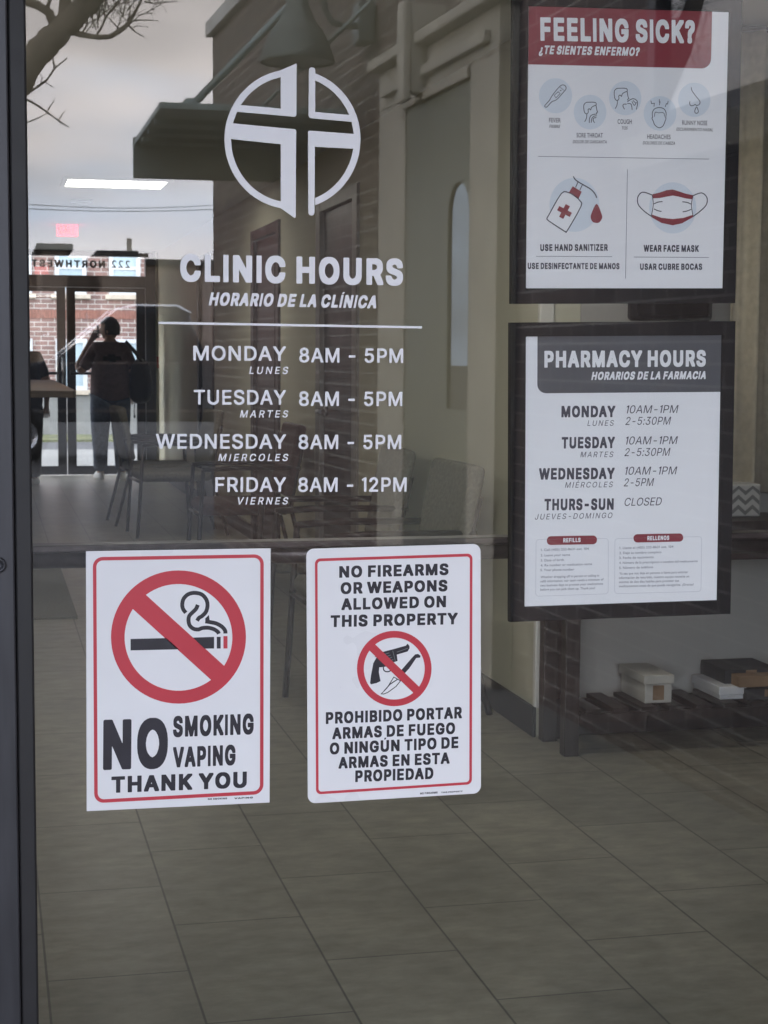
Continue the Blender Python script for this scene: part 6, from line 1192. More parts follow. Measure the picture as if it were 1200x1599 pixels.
zl_ = wu(745, 640)[1]; zt_ = wu(735, 336)[1]
# door leaf with a tall narrow arched light cut into it
bm = bmesh.new()
am, aw = (ua + ub) / 2, abs(ua - ub) / 2
arch = [(am - aw, zl_), (am + aw, zl_)] + [(am + aw * math.cos(R(a_)), zt_ + aw * 0.9 * math.sin(R(a_))) for a_ in range(0, 181, 15)]
outer = [(uRi + 0.002, -0.05), (uLi - 0.002, -0.05), (uLi - 0.002, zA - 0.052), (uRi + 0.002, zA - 0.052)]
vs = [[bm.verts.new((u_, -0.078, z_)) for u_, z_ in L] for L in (outer, arch)]
al = vs[0] + vs[1]
for t in tessellate_polygon([[Vector((u_, z_, 0)) for u_, z_ in L] for L in (outer, arch)]): bm.faces.new([al[i] for i in t])
bmesh.ops.recalc_face_normals(bm, faces=bm.faces)
me = bpy.data.meshes.new('door'); bm.to_mesh(me); bm.free(); me.materials.append(MATS['panel_green'])
dr = bpy.data.objects.new('door', me); C.objects.link(dr); dr.parent = wg
sl = dr.modifiers.new('thick', 'SOLIDIFY'); sl.thickness = 0.009; sl.offset = 0
glass_mat('lite_glass', (0.3, 0.3, 0.3), 0.34)
mirror_glass = glass_mat('wing_glass', (0.10, 0.11, 0.11), 0.24)
MB().box((am - aw - 0.01, -0.072, zl_ - 0.01), (am + aw + 0.01, -0.066, zt_ + aw)).build('pane', 'lite_glass', dr)
# high window near the entrance, it mirrors the street tree
wz0 = wu(1150, 178)[1]
w0, w1 = 0.75, wu(1030, 60)[0]
wf = MB(); t = 0.06
wf.box((w0, -0.04, wz0), (w0 + t, -0.001, 2.72)); wf.box((w1 - t, -0.04, wz0), (w1, -0.001, 2.72)); wf.box((w0 + t, -0.039, 2.72 - t), (w1 - t, -0.001, 2.72)); wf.box((w0 + t, -0.039, wz0), (w1 - t, -0.001, wz0 + t))
wf.box(((w0 + w1) / 2 - 0.02, -0.036, wz0 + t), ((w0 + w1) / 2 + 0.02, -0.001, 2.72 - t))
wo_ = wf.build('window', 'dark_bronze', wg)
MB().box((w0 + t - 0.004, -0.012, wz0 + t - 0.004), (w1 - t + 0.004, -0.003, 2.72 - t + 0.004)).build('pane', 'wing_glass', wo_)
MB().box((w0 - 0.08, -0.09, wz0 - 0.11), (w1 + 0.08, -0.001, wz0 - 0.002), bev=0.008).build('sill', 'stone', wo_)
# canopy on tie rods
zc2 = 2.60
A = on_z(250, 169, zc2); B = on_z(213, 226, zc2)
cn = thing('entrance_canopy', 'dark green flat metal canopy hung on rods from the brick wing', 'canopy', (A.x, -A.y, zc2), world=True)
xw1 = on_wing(572, 181).x - 0.004; xw2 = WX0 + slope * B.y - 0.004
MB().prism([(A.x, -A.y), (WX0 + slope * A.y - 0.004, -A.y), (xw2, -B.y), (A.x, -B.y)], zc2, zc2 + 0.035, axis='Z', bev=0.004).build('deck', 'canopy_green', cn)
zf = on_y(213, 277, B.y).z
MB().box((A.x - 0.005, -B.y - 0.06, zf), (xw2, -B.y - 0.002, zc2 + 0.05), bev=0.004).build('fascia', 'canopy_dark', cn)
for k in range(3):
    yy = -A.y - (B.y - A.y) * (0.25 + 0.25 * k); MB().box((A.x + 0.01, yy - 0.02, zc2 - 0.03), (WX0 - slope * yy - 0.01, yy + 0.02, zc2 - 0.001)).build('rib', 'canopy_dark', cn)
r1 = on_z(297, 168, zc2 + 0.035); e1 = on_wing(519, -60)
MB().tube([flip(r1), flip(e1)], 0.021).build('tie_rod', 'canopy_dark', cn)
MB().lathe([(0.04, 0), (0.04, 0.03), (0.02, 0.05)], flip(r1), 14, cap=True).build('rod_anchor', 'canopy_dark', cn)
r2 = on_z(405, 172, zc2 + 0.035); e2 = on_wing(640, -57)
MB().tube([flip(r2), flip(e2)], 0.011).build('tie_rod', 'canopy_dark', cn)
# barn lamp
yl = wing_y(584)
def L_(px, py): return flip(on_y(px, py, yl))
sc = L_(465, 98)
lp = thing('wall_lamp', 'grey green barn lamp on a curved arm fixed to the brick wing', 'wall lamp', sc, world=True)
MB().lathe([(0.186, 0.0), (0.192, 0.012), (0.186, 0.03), (0.172, 0.065), (0.150, 0.12), (0.128, 0.165), (0.108, 0.185), (0.085, 0.225), (0.062, 0.28), (0.046, 0.34), (0.034, 0.42), (0.030, 0.47), (0.001, 0.475)], sc, 40).build('shade', 'lamp_green', lp)
MB().lathe([(0.001, 0.31), (0.03, 0.30), (0.12, 0.13), (0.178, 0.012)], sc, 32).build('reflector', 'window_white', lp)
arm = [L_(570, 40), L_(540, 40), L_(520, 34), L_(508, 16), L_(504, -20), L_(503, -60), L_(496, -84), L_(484, -94), L_(471, -88), L_(465, -66), L_(465, -48)]
MB().tube([Vector(p) for p in arm], 0.017, seg=12).build('arm', 'lamp_green', lp)
mp_ = flip(on_wing(584, 38))
MB().box((mp_.x - 0.095, mp_.y - 0.085, mp_.z - 0.10), (mp_.x - 0.004 - abs(slope) * 0.09, mp_.y + 0.085, mp_.z + 0.10), bev=0.012).build('mount_box', 'lamp_green', lp)

# ------------------------------------------------------------------ street trees
YT = 7.45
rnd = random.Random(11)
def T(px, py, dz=0.0): return flip(on_y(px, py, YT + dz))
def S_(w): return 0.98 * w * (YT + 2.35) / FPX / 2      # pixel width -> radius
tr = thing('street_tree', 'bare tree with a thick leaning limb mirrored in the top left of the glass', 'tree', flip(on_y(-70, 600, YT)) * Vector((1, 1, 0)).length if False else (on_y(-70, 600, YT).x, -YT, -0.03), world=True)
base = Vector((on_y(-70, 600, YT).x, -YT, -0.1))
tp = [base, base + Vector((0.01, 0, 0.25)), base + Vector((0.03, 0, 1.0)), T(-62, 330), T(-40, 230), T(0, 150), T(47, 97), T(78, 63), T(110, 32), T(150, -4), T(200, -60), T(240, -130)]
tw_ = [0.24, 0.19, 0.165, 0.155, 0.145, 0.125, S_(43), S_(40), S_(38), S_(32), S_(26), S_(18)]
P3, W3 = [], []
for i in range(len(tp) - 1):
    for q_ in range(6):
        f_ = q_ / 6; W3.append((tw_[i] * (1 - f_) + tw_[i + 1] * f_) * rnd.uniform(0.93, 1.07)); P3.append(tp[i].lerp(tp[i + 1], f_) + Vector((rnd.gauss(0, .004), rnd.gauss(0, .004), rnd.gauss(0, .003))))
MB().tube(P3, W3, seg=14).build('trunk', 'bark', tr)
lim = MB()
def branch(pts, ws, seg=7): lim.tube([T(p[0], p[1], (p[2] if len(p) > 2 else 0)) for p in pts], [S_(w) for w in ws], seg=seg)
branch([(86, 44), (78, 20), (60, 8), (40, 2), (0, -14)], [16, 14, 14, 13, 12])
branch([(96, 42), (101, 20), (103, -10), (108, -60), (112, -140)], [22, 20, 18, 15, 10])
branch([(76, 30), (74, 12), (80, -6), (78, -40)], [7, 7, 6, 4])
branch([(112, 50), (130, 54), (152, 58), (172, 57), (186, 49), (200, 38), (210, 22), (222, -2), (228, -30)], [10, 9, 8, 8, 8, 7, 5, 4, 3])
branch([(150, 56), (158, 44), (166, 26), (176, 14), (190, -4), (200, -24)], [3.5, 3.5, 3, 3, 2.5, 2])
branch([(-40, 230), (-90, 120), (-150, 0), (-190, -120)], [60, 50, 40, 26], seg=12)
tw = MB()
def twig(p, d, L, w, depth):
    # p point, d direction, L length in metres, w radius
    pts = [p]; q = p.copy(); dd = d.copy(); n = 4
    for i in range(n):
        dd = (dd + Vector((rnd.gauss(0, .16), rnd.gauss(0, .16), rnd.gauss(0.03, .14)))).normalized(); q = q + dd * L / n; pts.append(q.copy())
    tw.tube(pts, [w * (1 - 0.16 * i) for i in range(n + 1)], seg=4, cap=False)
    if depth:
        for i in range(1, n + 1):
            for s in range(1 if rnd.random() < 0.75 else 2):
                nd = (dd + Vector((rnd.gauss(0, .75), rnd.gauss(0, .75), rnd.gauss(0.1, .6)))).normalized(); twig(pts[i], nd, L * rnd.uniform(.45, .7), w * 0.62, depth - 1)
def tpx(pts, w=2.2):
    w *= 1.5
    tw.tube([T(p[0], p[1]) for p in pts], [S_(w * (1 - 0.6 * i / (len(pts) - 1))) for i in range(len(pts))], seg=5, cap=False)
for P_, w_ in (([(40, 147), (58, 136), (74, 124), (86, 106), (98, 96), (105, 91)], 3), ([(86, 106), (83, 92), (82, 78), (80, 66)], 2.4), ([(64, 132), (66, 120), (60, 112)], 1.6), ([(70, 128), (84, 136)], 1.5),
               ([(36, 152), (52, 160), (70, 172), (92, 188), (108, 199)], 3), ([(74, 174), (80, 164), (87, 154)], 1.8), ([(92, 187), (98, 178), (102, 172)], 1.5), ([(40, 192), (56, 186), (76, 176)], 1.8), ([(92, 188), (96, 196)], 1.4),
               ([(196, 36), (214, 31), (234, 31), (247, 32)], 2), ([(202, 40), (212, 50), (226, 57)], 2), ([(206, 44), (214, 40), (232, 42)], 1.4), ([(188, 46), (176, 34), (166, 24), (158, 10)], 1.6), ([(200, 34), (204, 16), (200, 0), (206, -20)], 2),
               ([(130, 50), (138, 36), (150, 30), (160, 32)], 2), ([(136, 40), (130, 22), (138, 8)], 1.5), ([(182, 18), (192, 26), (200, 34)], 1.4), ([(226, 2), (240, 5), (258, 3), (278, 2)], 2.2), ([(236, 4), (230, -6)], 1.6), ([(120, 52), (126, 44), (124, 34)], 1.6), ([(168, 26), (158, 18), (154, 4)], 1.4)):
    tpx(P_, w_)
for i in range(26):
    twig(T(rnd.uniform(105, 200), rnd.uniform(10, 56)), Vector((rnd.uniform(-.3, .7), rnd.uniform(-.3, .3), rnd.uniform(.2, .9))).normalized(), rnd.uniform(.14, .36), 0.0045, 2)
for i in range(9):
    twig(T(rnd.uniform(60, 200), rnd.uniform(-160, -50)), Vector((rnd.uniform(-.2, .5), rnd.uniform(-.5, .5), rnd.uniform(.2, .9))).normalized(), 0.9, 0.010, 3)
for i in range(10):
    twig(T(rnd.uniform(-60, 70), rnd.uniform(-70, 50)), Vector((rnd.uniform(-.4, .1), rnd.uniform(-.2, .6), rnd.uniform(.1, .8))).normalized(), 0.7, 0.007, 3)
lim.build('limbs', 'bark', tr); tw.build('twigs', 'twig_bark', tr)

# ------------------------------------------------------------------ pickup on the street
YP = 22.0
xr_ = on_y(276, 483, YP).x; zr = on_y(200, 482, YP).z; x0 = xr_ - 3.15
k = (zr + 0.155) / 1.92
pk = thing('pickup_truck', 'dark pickup truck parked on the street, mirrored faintly in the glass', 'truck', (x0 + 2.8, -YP, -0.155), world=True)
gz = -0.155
prof = [(0.02, .50), (0.0, .80), (0.06, 1.06), (1.35, 1.20), (2.22, 1.86), (2.45, 1.92), (3.05, 1.93), (3.22, 1.86), (3.42, 1.30), (5.52, 1.28), (5.56, .58), (5.50, .50)]
bm_ = MB(); bm_.prism([(x0 + x, gz + z * k) for x, z in prof], -YP - 0.92, -YP + 0.92, 'Y', bev=0.05)
bm_.build('body', 'truck_paint', pk)
for sy, yy in ((-1, -YP - 0.923), (1, -YP + 0.923)):
    m = MB(); m.prism([(x0 + x, gz + z * k) for x, z in ((1.62, 1.26), (2.30, 1.80), (2.62, 1.83), (2.62, 1.26))], yy - 0.006, yy + 0.006, 'Y'); m.build('side_window', 'truck_glass', pk)
    m = MB(); m.prism([(x0 + x, gz + z * k) for x, z in ((2.68, 1.26), (2.68, 1.83), (3.05, 1.82), (3.25, 1.30))], yy - 0.006, yy + 0.006, 'Y'); m.build('side_window', 'truck_glass', pk)
    MB().box((x0 + 1.36, yy - 0.007, gz + 1.215 * k), (x0 + 5.45, yy + 0.007, gz + 1.245 * k)).build('belt_trim', 'chrome', pk)
    MB().tube([(x0 + 1.40, yy, gz + 1.235 * k), (x0 + 2.24, yy, gz + 1.88 * k), (x0 + 2.5, yy, gz + 1.93 * k), (x0 + 3.06, yy, gz + 1.93 * k), (x0 + 3.24, yy, gz + 1.84 * k)], 0.03).build('roof_trim', 'chrome', pk)
    MB().box((x0 + 1.1, yy - 0.012, gz + 0.62 * k), (x0 + 4.2, yy + 0.012, gz + 0.66 * k)).build('side_trim', 'chrome', pk)
    for xx in (0.95, 4.45):
        yc_ = yy - sy * 0.08
        wh = MB().lathe([(0.22, -0.11), (0.355, -0.11), (0.375, -0.06), (0.375, 0.06), (0.355, 0.11), (0.22, 0.11), (0.22, -0.11)], (x0 + xx, yc_, gz + 0.375), 28, 'Y').build('wheel', 'tyre', pk)
        MB().lathe([(0.001, sy * 0.06), (0.06, sy * 0.075), (0.10, sy * 0.05), (0.219, sy * 0.09)], (x0 + xx, yc_, gz + 0.375), 24, 'Y').build('rim', 'chrome', wh)
    MB().box((x0 - 0.012, yy - sy * 0.35 - 0.13, gz + 0.85 * k), (x0 + 0.08, yy - sy * 0.35 + 0.13, gz + 1.0 * k), bev=0.02).build('headlight', 'white_trim', pk)
    MB().box((x0 + 5.50, yy - sy * 0.14 - 0.06, gz + 0.8 * k), (x0 + 5.575, yy - sy * 0.14 + 0.06, gz + 1.15 * k), bev=0.01).build('tail_light', 'lamp_red', pk)
MB().box((x0 - 0.09, -YP - 0.88, gz + 0.50), (x0 + 0.01, -YP + 0.88, gz + 0.68), bev=0.03).build('bumper', 'chrome', pk)
# ------------------------------------------------------------------ low buildings beyond the street
def block(name, label, px0, px1, pyt, Y, m, dep, extra=()):
    a = on_y(px0, pyt, Y); b_ = on_y(px1, pyt, Y)
    t = thing(name, label, 'building', ((a.x + b_.x) / 2, -Y, 0), world=True, group='low buildings beyond the street')
    MB().box((a.x, -Y - dep, -0.3), (b_.x, -Y, a.z - 0.25)).build('wall', m, t)
    MB().box((a.x - 0.2, -Y - dep - 0.2, a.z - 0.25), (b_.x + 0.2, -Y + 0.2, a.z), bev=0.03).build('roof', 'roof_dark', t)
    return t
block('low_building', 'low tan building beyond the street with a flat dark roof', -60, 360, 399, 66, 'tan_wall', 8)
block('low_building', 'narrow brown block with a flat roof across the street', 66, 105, 380, 58, 'tan_wall', 8)
block('low_building', 'small dark roofed block in the middle across the street', 160, 207, 391, 57, 'tan_wall', 8)
pl = thing('utility_pole', 'thin utility pole rising behind the low buildings across the street', 'utility pole', (on_y(203, 500, 62).x, -62, -0.2), world=True)
pb = on_y(203, 500, 62); pt = on_y(203, 372, 62)
MB().tube([(pb.x, -62, -0.2), (pb.x, -62, pt.z)], [0.14, 0.09]).build('pole', 'bark', pl)
MB().box((pb.x - 0.7, -62.07, pt.z - 0.7), (pb.x + 0.7, -61.93, pt.z - 0.55)).build('crossarm', 'bark', pl)
c_ = MB()
for py, sag in ((319, 6), (326, 4)):
    c_.tube([flip(on_y(40 + 320 * i / 12, py + sag * math.sin(math.pi * i / 12), 40)) for i in range(13)], 0.009, seg=5)
o = c_.build('overhead_cables', 'wire'); tag(o, 'two thin overhead cables sagging across the mirrored sky', 'cables')

# ------------------------------------------------------------------ entrance front: facade, frame, door
xd = on_y(51, 850, 0).x                      # visible edge of the glass
xs0 = on_y(-75, 850, -0.02).x; xs1 = on_y(23, 850, -0.02).x
xg1 = 1.235
zh = 2.16
fb = MB()
fb.box((-4.3, 0.0, -0.25), (xs0 - 0.075, 0.115, 3.7)); fb.box((xs0 - 0.073, 0.0, 2.76), (WX0 + 0.15, 0.115, 3.7)); fb.box((WX0 + 0.16, 0.0, -0.25), (6.3, 0.115, 3.7))
fo = fb.build('front_wall', 'facade_brick'); tag(fo, 'brown brick front wall round the glass entrance', 'wall')
o = MB().box((-4.3, YF + 0.11, -0.2), (-2.62, YF + 0.25, 3.7)).build('back_wall', 'far_brick'); tag(o, 'brick back wall to the left of the far doors', 'wall')
o = MB().box((xd0 + 0.002, YF + 0.11, -0.2), (6.3, YF + 0.25, 3.7)).build('back_wall', 'far_brick'); tag(o, 'brick back wall to the right of the far doors', 'wall')
o = MB().box((-2.61, YF + 0.11, ZC + 0.001), (xd0 + 0.001, YF + 0.25, 3.7)).build('back_wall', 'far_brick'); tag(o, 'brick back wall above the far doors', 'wall')
ge = thing('glass_entrance', 'slate grey metal framed glass entrance that carries the signs and posters', 'entrance', (xs0, 0, 0), world=True)
f = MB()
f.box((xs0 - 0.07, -0.03, -0.02), (xs0 - 0.004, 0.11, 2.755), bev=0.003); f.box((xs0 - 0.004, -0.028, zh + 0.004), (WX0 + 0.14, 0.10, zh + 0.075)); f.box((xs0 - 0.004, -0.028, 2.69), (WX0 + 0.14, 0.10, 2.754))
f.box((xg1 + 0.114, -0.03, -0.02), (xg1 + 0.19, 0.11, zh + 0.003), bev=0.003); f.box((WX0 + 0.085, -0.026, -0.02), (WX0 + 0.145, 0.10, zh + 0.003)); f.box((xg1 + 0.19, -0.027, -0.02), (WX0 + 0.085, 0.10, 0.10))
f.build('frame', 'slate_metal', ge)
MB().box((xs0 - 0.002, 0.001, zh + 0.076), (WX0 + 0.13, 0.007, 2.689)).build('transom_pane', 'door_glass', ge)
MB().box((xg1 + 0.191, 0.001, 0.101), (WX0 + 0.084, 0.007, zh + 0.003)).build('side_pane', 'door_glass', ge)
d = MB()
d.box((xs0, -0.02, 0.012), (xs1, 0.03, zh), bev=0.0025); d.box((xg1, -0.02, 0.012), (xg1 + 0.11, 0.03, zh), bev=0.0025)
d.box((xs1 + 0.0005, -0.0195, zh - 0.12), (xg1 - 0.0005, 0.029, zh), bev=0.002); d.box((xs1 + 0.0005, -0.0195, 0.012), (xg1 - 0.0005, 0.029, 0.16), bev=0.002)
gd = d.build('door', 'slate_metal', ge)
MB().box((xs1 + 0.0005, -0.010, 0.161), (xd, 0.022, zh - 0.121), bev=0.003).build('gasket', 'black_rubber', gd)
MB().box((xd - 0.006, 0.0, 0.165), (xg1 + 0.003, 0.006, zh - 0.125)).build('glass', 'door_glass', gd)
zb1 = on_y(400, 844.5, 0.06).z; zb2 = on_y(400, 855, 0.06).z; zb3 = on_y(400, 881, 0.075).z
xe = xg1 + 0.002
rb = (zb2 - zb3) / 2
pbm = MB().box((xs1, 0.045, zb2 - 0.001), (xe, 0.085, zb1), bev=0.003)
pbm.tube([(xs1, 0.075, zb2 - rb), (xe, 0.075, zb2 - rb)], rb, seg=20)
pbm.box((xe - 0.05, 0.0065, zb3 + 0.002), (xe - 0.01, 0.05, zb1 - 0.002), bev=0.003).box((xs1 + 0.002, 0.0305, zb3 + 0.002), (xs1 + 0.02, 0.05, zb1 - 0.002), bev=0.003)
pbm.build('push_bar', 'bar_bronze', gd)
lc = on_y(-2, 882, -0.021)
lk = MB().lathe([(0.0105, 0.0), (0.0105, -0.004), (0.009, -0.006), (0.0062, -0.0062), (0.006, -0.0045), (0.001, -0.0045)], lc, 28, 'Y')
lk.box((lc.x - 0.0008, lc.y - 0.0052, lc.z - 0.004), (lc.x + 0.0008, lc.y - 0.004, lc.z + 0.004)); lk.build('lock', 'slate_metal', gd)
o = MB().box((-4.2, 0.116, -0.25), (-4.06, YF + 0.1, 3.69)).build('outer_wall', 'plaster'); tag(o, 'plastered outer wall on the left side of the building', 'wall')
# added out of view to cut sky light: slab above, brick wall at left
o = MB().box((-1.75, -2.9, 2.80), (WX0 - 0.02, -0.031, 2.95)).build('shade_slab', 'plaster'); tag(o, 'pale unseen slab added above the entrance to block sky light', 'shade_slab')
o = MB().box((-1.75, -2.9, -0.2), (-1.58, -0.004, 2.799)).build('shade_wall', 'facade_brick_side'); tag(o, 'unseen brick wall added left of the entrance to block sky light', 'wall')

# ------------------------------------------------------------------ vinyl on the glass: cross logo
def q(ox, oy, s): return lambda x, y: (ox + x / s, oy + y / s)
ZL = q(300, 0, 2.4)
y0 = -0.0012
lg = thing('cross_logo_decal', 'white circle with a split cross, stuck on the glass above the clinic hours', 'decal', on_y(456, 338, 0), world=True)
def quarter(pts, y): Print(y).poly([ZL(*p) for p in pts])
cx_, cy_ = 377, 522; ro, ri = (255, 262), (230, 237)
P = Print(y0)
lo_ = ell(cx_, cy_, *ro, 99.2, 260.5, 40); li_ = ell(cx_, cy_, *ri, 260.0, 100.8, 40)
P.poly([ZL(*p) for p in lo_ + li_])
ra_ = ell(cx_, cy_, *ro, -70.5, 70.5, 40); rb_ = ell(cx_, cy_, *ri, 68.2, -68.2, 40)
P.poly([ZL(*p) for p in ra_ + rb_])
P.build('ring', 'vinyl_white', lg)
P = Print(y0 - 0.0002)
P.poly([ZL(*p) for p in [(333, 263.5), (386, 240), (390, 238), (392.5, 241), (391.5, 430), (390, 435), (384, 437.5), (160, 418), (172, 392.5), (333, 407)]])
P.poly([ZL(*p) for p in [(151, 462), (384, 484), (389, 486), (391, 491), (389, 812), (386.5, 817), (382, 815), (333, 780.5), (333, 540.5), (146, 521)]])
P.poly([ZL(*p) for p in [(438.5, 265), (440, 258), (444, 253.5), (450, 252), (456, 253.5), (461, 258), (462.5, 265), (462, 419.5), (592, 431), (603, 457), (447, 443), (440, 440), (437, 433)]])
P.poly([ZL(*p) for p in [(441, 489.5), (612, 502), (614, 558), (461, 550), (459.5, 795), (458, 802), (453, 807), (447, 808), (441, 806), (437, 801), (436, 795), (435.5, 495), (437, 491)]])
P.build('cross', 'vinyl_white', lg)

# clinic hours
hd = thing('clinic_hours_decal', 'white vinyl clinic hours with the days in English and Spanish on the glass', 'decal', on_y(455, 785, 0), world=True)
P = Print(y0)
P.text('CLINIC HOURS', 'heavy', (281.8, 439.4), (629.4, 446.0), 42.5)
P.text('HORARIO DE LA CLÍNICA', 'heavy', (326, 477), (587.3, 481.6), 20.4, shear=0.2)
P.build('heading', 'vinyl_white', hd)
Print(y0).poly([(248, 502.2), (659.3, 509.4), (659.3, 513), (248, 505.9)]).build('rule', 'vinyl_white', hd)
for d_, xl, yl_, yr, t_, tx0, tx1, ty0, ty1, e_, ex0, ey in (
        ('MONDAY', 302.2, 562.8, 563.7, '8AM - 5PM', 467.7, 629.8, 565.9, 566.7, 'LUNES', 389.3, 584.0),
        ('TUESDAY', 303.0, 631.7, 632.0, '8AM - 5PM', 467.3, 628.4, 633.9, 634.1, 'MARTES', 374.8, 652.0),
        ('WEDNESDAY', 243.7, 700.6, 700.9, '8AM - 5PM', 466.5, 626.8, 701.4, 701.4, 'MIERCOLES', 341.0, 720.0),
        ('FRIDAY', 336.4, 768.3, 768.0, '8AM - 12PM', 466.0, 635.2, 768.3, 767.8, 'VIERNES', 369.5, 787.8)):
    P = Print(y0)
    P.text(d_, 'demi', (xl, yl_), (446.9, yr), 23); P.text(t_, 'demi', (tx0, ty0), (tx1, ty1), 22.6)
    P.text(e_, 'demi', (ex0, ey), (449.0, ey), 11.4, shear=0.2, track=0.26)
    P.build('hours_line', 'vinyl_white', hd)

# ------------------------------------------------------------------ no smoking sign
ZS = q(100, 840, 1200 / 680)
ns = thing('no_smoking_sign', 'white no smoking and no vaping sign with a large red ring', 'sign', on_y(279, 1260, 0), world=True)
sheet('sheet', [ZS(61, 36.5), ZS(570, 28.5), ZS(567, 729), ZS(63, 753)], -0.0009, -0.0003, 'sign_white', ns)
P = Print(-0.0012)
ob = [ZS(80, 53), ZS(551, 45), ZS(550, 706), ZS(84, 731)]; ib = [ZS(89.5, 62.5), ZS(541.5, 54.5), ZS(540.5, 697), ZS(93.5, 721)]
P.poly(rrect(*ob, 15), [rrect(*ib, 10)])
ring_o = [ZS(*p) for p in ell(316, 273, 186, 183.5, n=72)]
# ring with the bar: the two open halves are the holes
def halves(cx, cy, rx, ry, ang, hw_):
    # openings of a ring crossed by a bar of half width hw_ at angle ang (degrees, y down)
    out = []
    for s in (1, -1):
        th = math.asin(min(0.999, hw_ / ((rx + ry) / 2)))
        a0 = R(ang) + (th if s > 0 else math.pi + th); a1 = R(ang) + (math.pi - th if s > 0 else 2 * math.pi - th)
        out.append([(cx + rx * math.cos(a0 + (a1 - a0) * k / 32), cy + ry * math.sin(a0 + (a1 - a0) * k / 32)) for k in range(33)])
    return out
hs = [[ZS(*p) for p in h] for h in halves(316, 274, 148.5, 147, 42.5, 26.5)]
P.poly(ring_o, hs)
P.build('red_print', 'sign_red', ns)
ZK = q(270, 900, 1200 / 130)
P = Print(-0.0012)
# cigarette in two pieces beside the bar, smoke curls
P.poly([ZS(184, 278.5), ZS(283, 276), ZS(317, 307), ZS(184, 310)])
P.poly([ZK(290, 882), ZK(597, 872), ZK(597, 1040), ZK(458, 1042)])
P.poly([ZK(636, 872), ZK(692, 871), ZK(692, 1040), ZK(636, 1041)])
P.stroke([ZK(*p) for p in smooth([(190, 525), (150, 470), (138, 400), (160, 320), (225, 258), (320, 238), (420, 262), (485, 335), (502, 420), (480, 510), (425, 570), (378, 600), (352, 640)])], 6.2)
P.stroke([ZK(*p) for p in smooth([(362, 410), (335, 470), (280, 525), (240, 570), (228, 630), (245, 705), (300, 755), (370, 765), (430, 745), (520, 742), (600, 765), (650, 800), (666, 828)])], 6.2)
P.stroke([ZK(*p) for p in smooth([(470, 648), (540, 660), (630, 680), (710, 725), (755, 780), (760, 824)])], 6.2)
P.build('cigarette', 'sign_black', ns)
P = Print(-0.0014); P.poly([ZK(470, 607), ZK(522, 556), ZK(534, 640), ZK(470, 650)]); P.build('smoke_tip', 'sign_black', ns)
P = Print(-0.0012); P.poly([ZK(732, 862), ZK(790, 861), ZK(790, 1039), ZK(732, 1040)]); P.build('ember', 'sign_red', ns)
P = Print(-0.0012)
P.text('NO', 'heavy', ZS(108, 640), ZS(286, 634), 78.5)
P.text('SMOKING', 'heavy', ZS(301, 549), ZS(523, 541), 32.5)
P.text('VAPING', 'heavy', ZS(301, 633), ZS(473, 626), 32)
P.text('THANK YOU', 'black', ZS(131, 703), ZS(504, 688), 25.5)
P.text('NO SMOKING', 'heavy', ZS(397, 722), ZS(450, 720), 2.6); P.text('VAPING', 'heavy', ZS(470, 720), ZS(521, 717.5), 2.6)
P.build('lettering', 'sign_black', ns)

# ------------------------------------------------------------------ no firearms sign
nf = thing('no_firearms_sign', 'white no firearms sign in English and Spanish with rounded corners', 'sign', on_y(616, 1245, 0), world=True)
sheet('sheet', rrect(ZS(668, 30), ZS(1148.5, 16), ZS(1149.5, 703.5), ZS(672.5, 732), 12), -0.0009, -0.0003, 'sign_white', nf)
P = Print(-0.0012)
ob = [ZS(692, 57), ZS(1126, 43), ZS(1124.5, 679), ZS(695, 707)]; ib = [ZS(699, 64.5), ZS(1119, 51), ZS(1117.5, 672.5), ZS(702, 699.5)]
P.poly(rrect(*ob, 8), [rrect(*ib, 5)])
ZG = q(550, 975, 1200 / 140)
P.poly([ZG(*p) for p in ell(566, 591, 499, 504, n=64)], [[ZG(*p) for p in h] for h in halves(566, 592, 408, 414, 43.5, 56)])
P.build('red_print', 'sign_red', nf)
P = Print(-0.00105)
P.poly([ZG(*p) for p in [(285, 520), (330, 440), (300, 436), (330, 420), (395, 372), (560, 330), (720, 285), (745, 258), (770, 290), (770, 320), (745, 362), (600, 405), (610, 490), (560, 505), (520, 545), (430, 570), (365, 575), (360, 640), (382, 760), (330, 785), (255, 802), (242, 785), (255, 680)]])
P.poly([ZG(*p) for p in [(660, 612), (800, 450), (845, 402), (885, 395), (918, 420), (912, 445), (860, 450), (800, 540), (765, 590), (705, 655)]])
P.stroke([ZG(*p) for p in smooth([(420, 572), (425, 610), (455, 632), (500, 628), (530, 600)])], 1.8)
P.stroke([ZG(*p) for p in [(392, 930), (470, 850), (560, 705), (650, 755), (590, 830), (480, 910), (425, 932)]], 1.3, closed=True)
P.stroke([ZG(*p) for p in [(430, 890), (510, 800), (610, 735)]], 1.6)
P.build('weapons', 'sign_black', nf)
P = Print(-0.00115)
for k_ in range(4): P.stroke([ZG(440 + 22 * k_, 398 + 30 * k_), ZG(500 + 18 * k_, 380 + 30 * k_)], 1.0)
P.stroke([ZG(600, 372), ZG(750, 318)], 1.0); P.stroke([ZG(545, 350), ZG(580, 490)], 1.0)
P.build('weapon_highlights', 'gun_grey', nf)
P = Print(-0.0012)
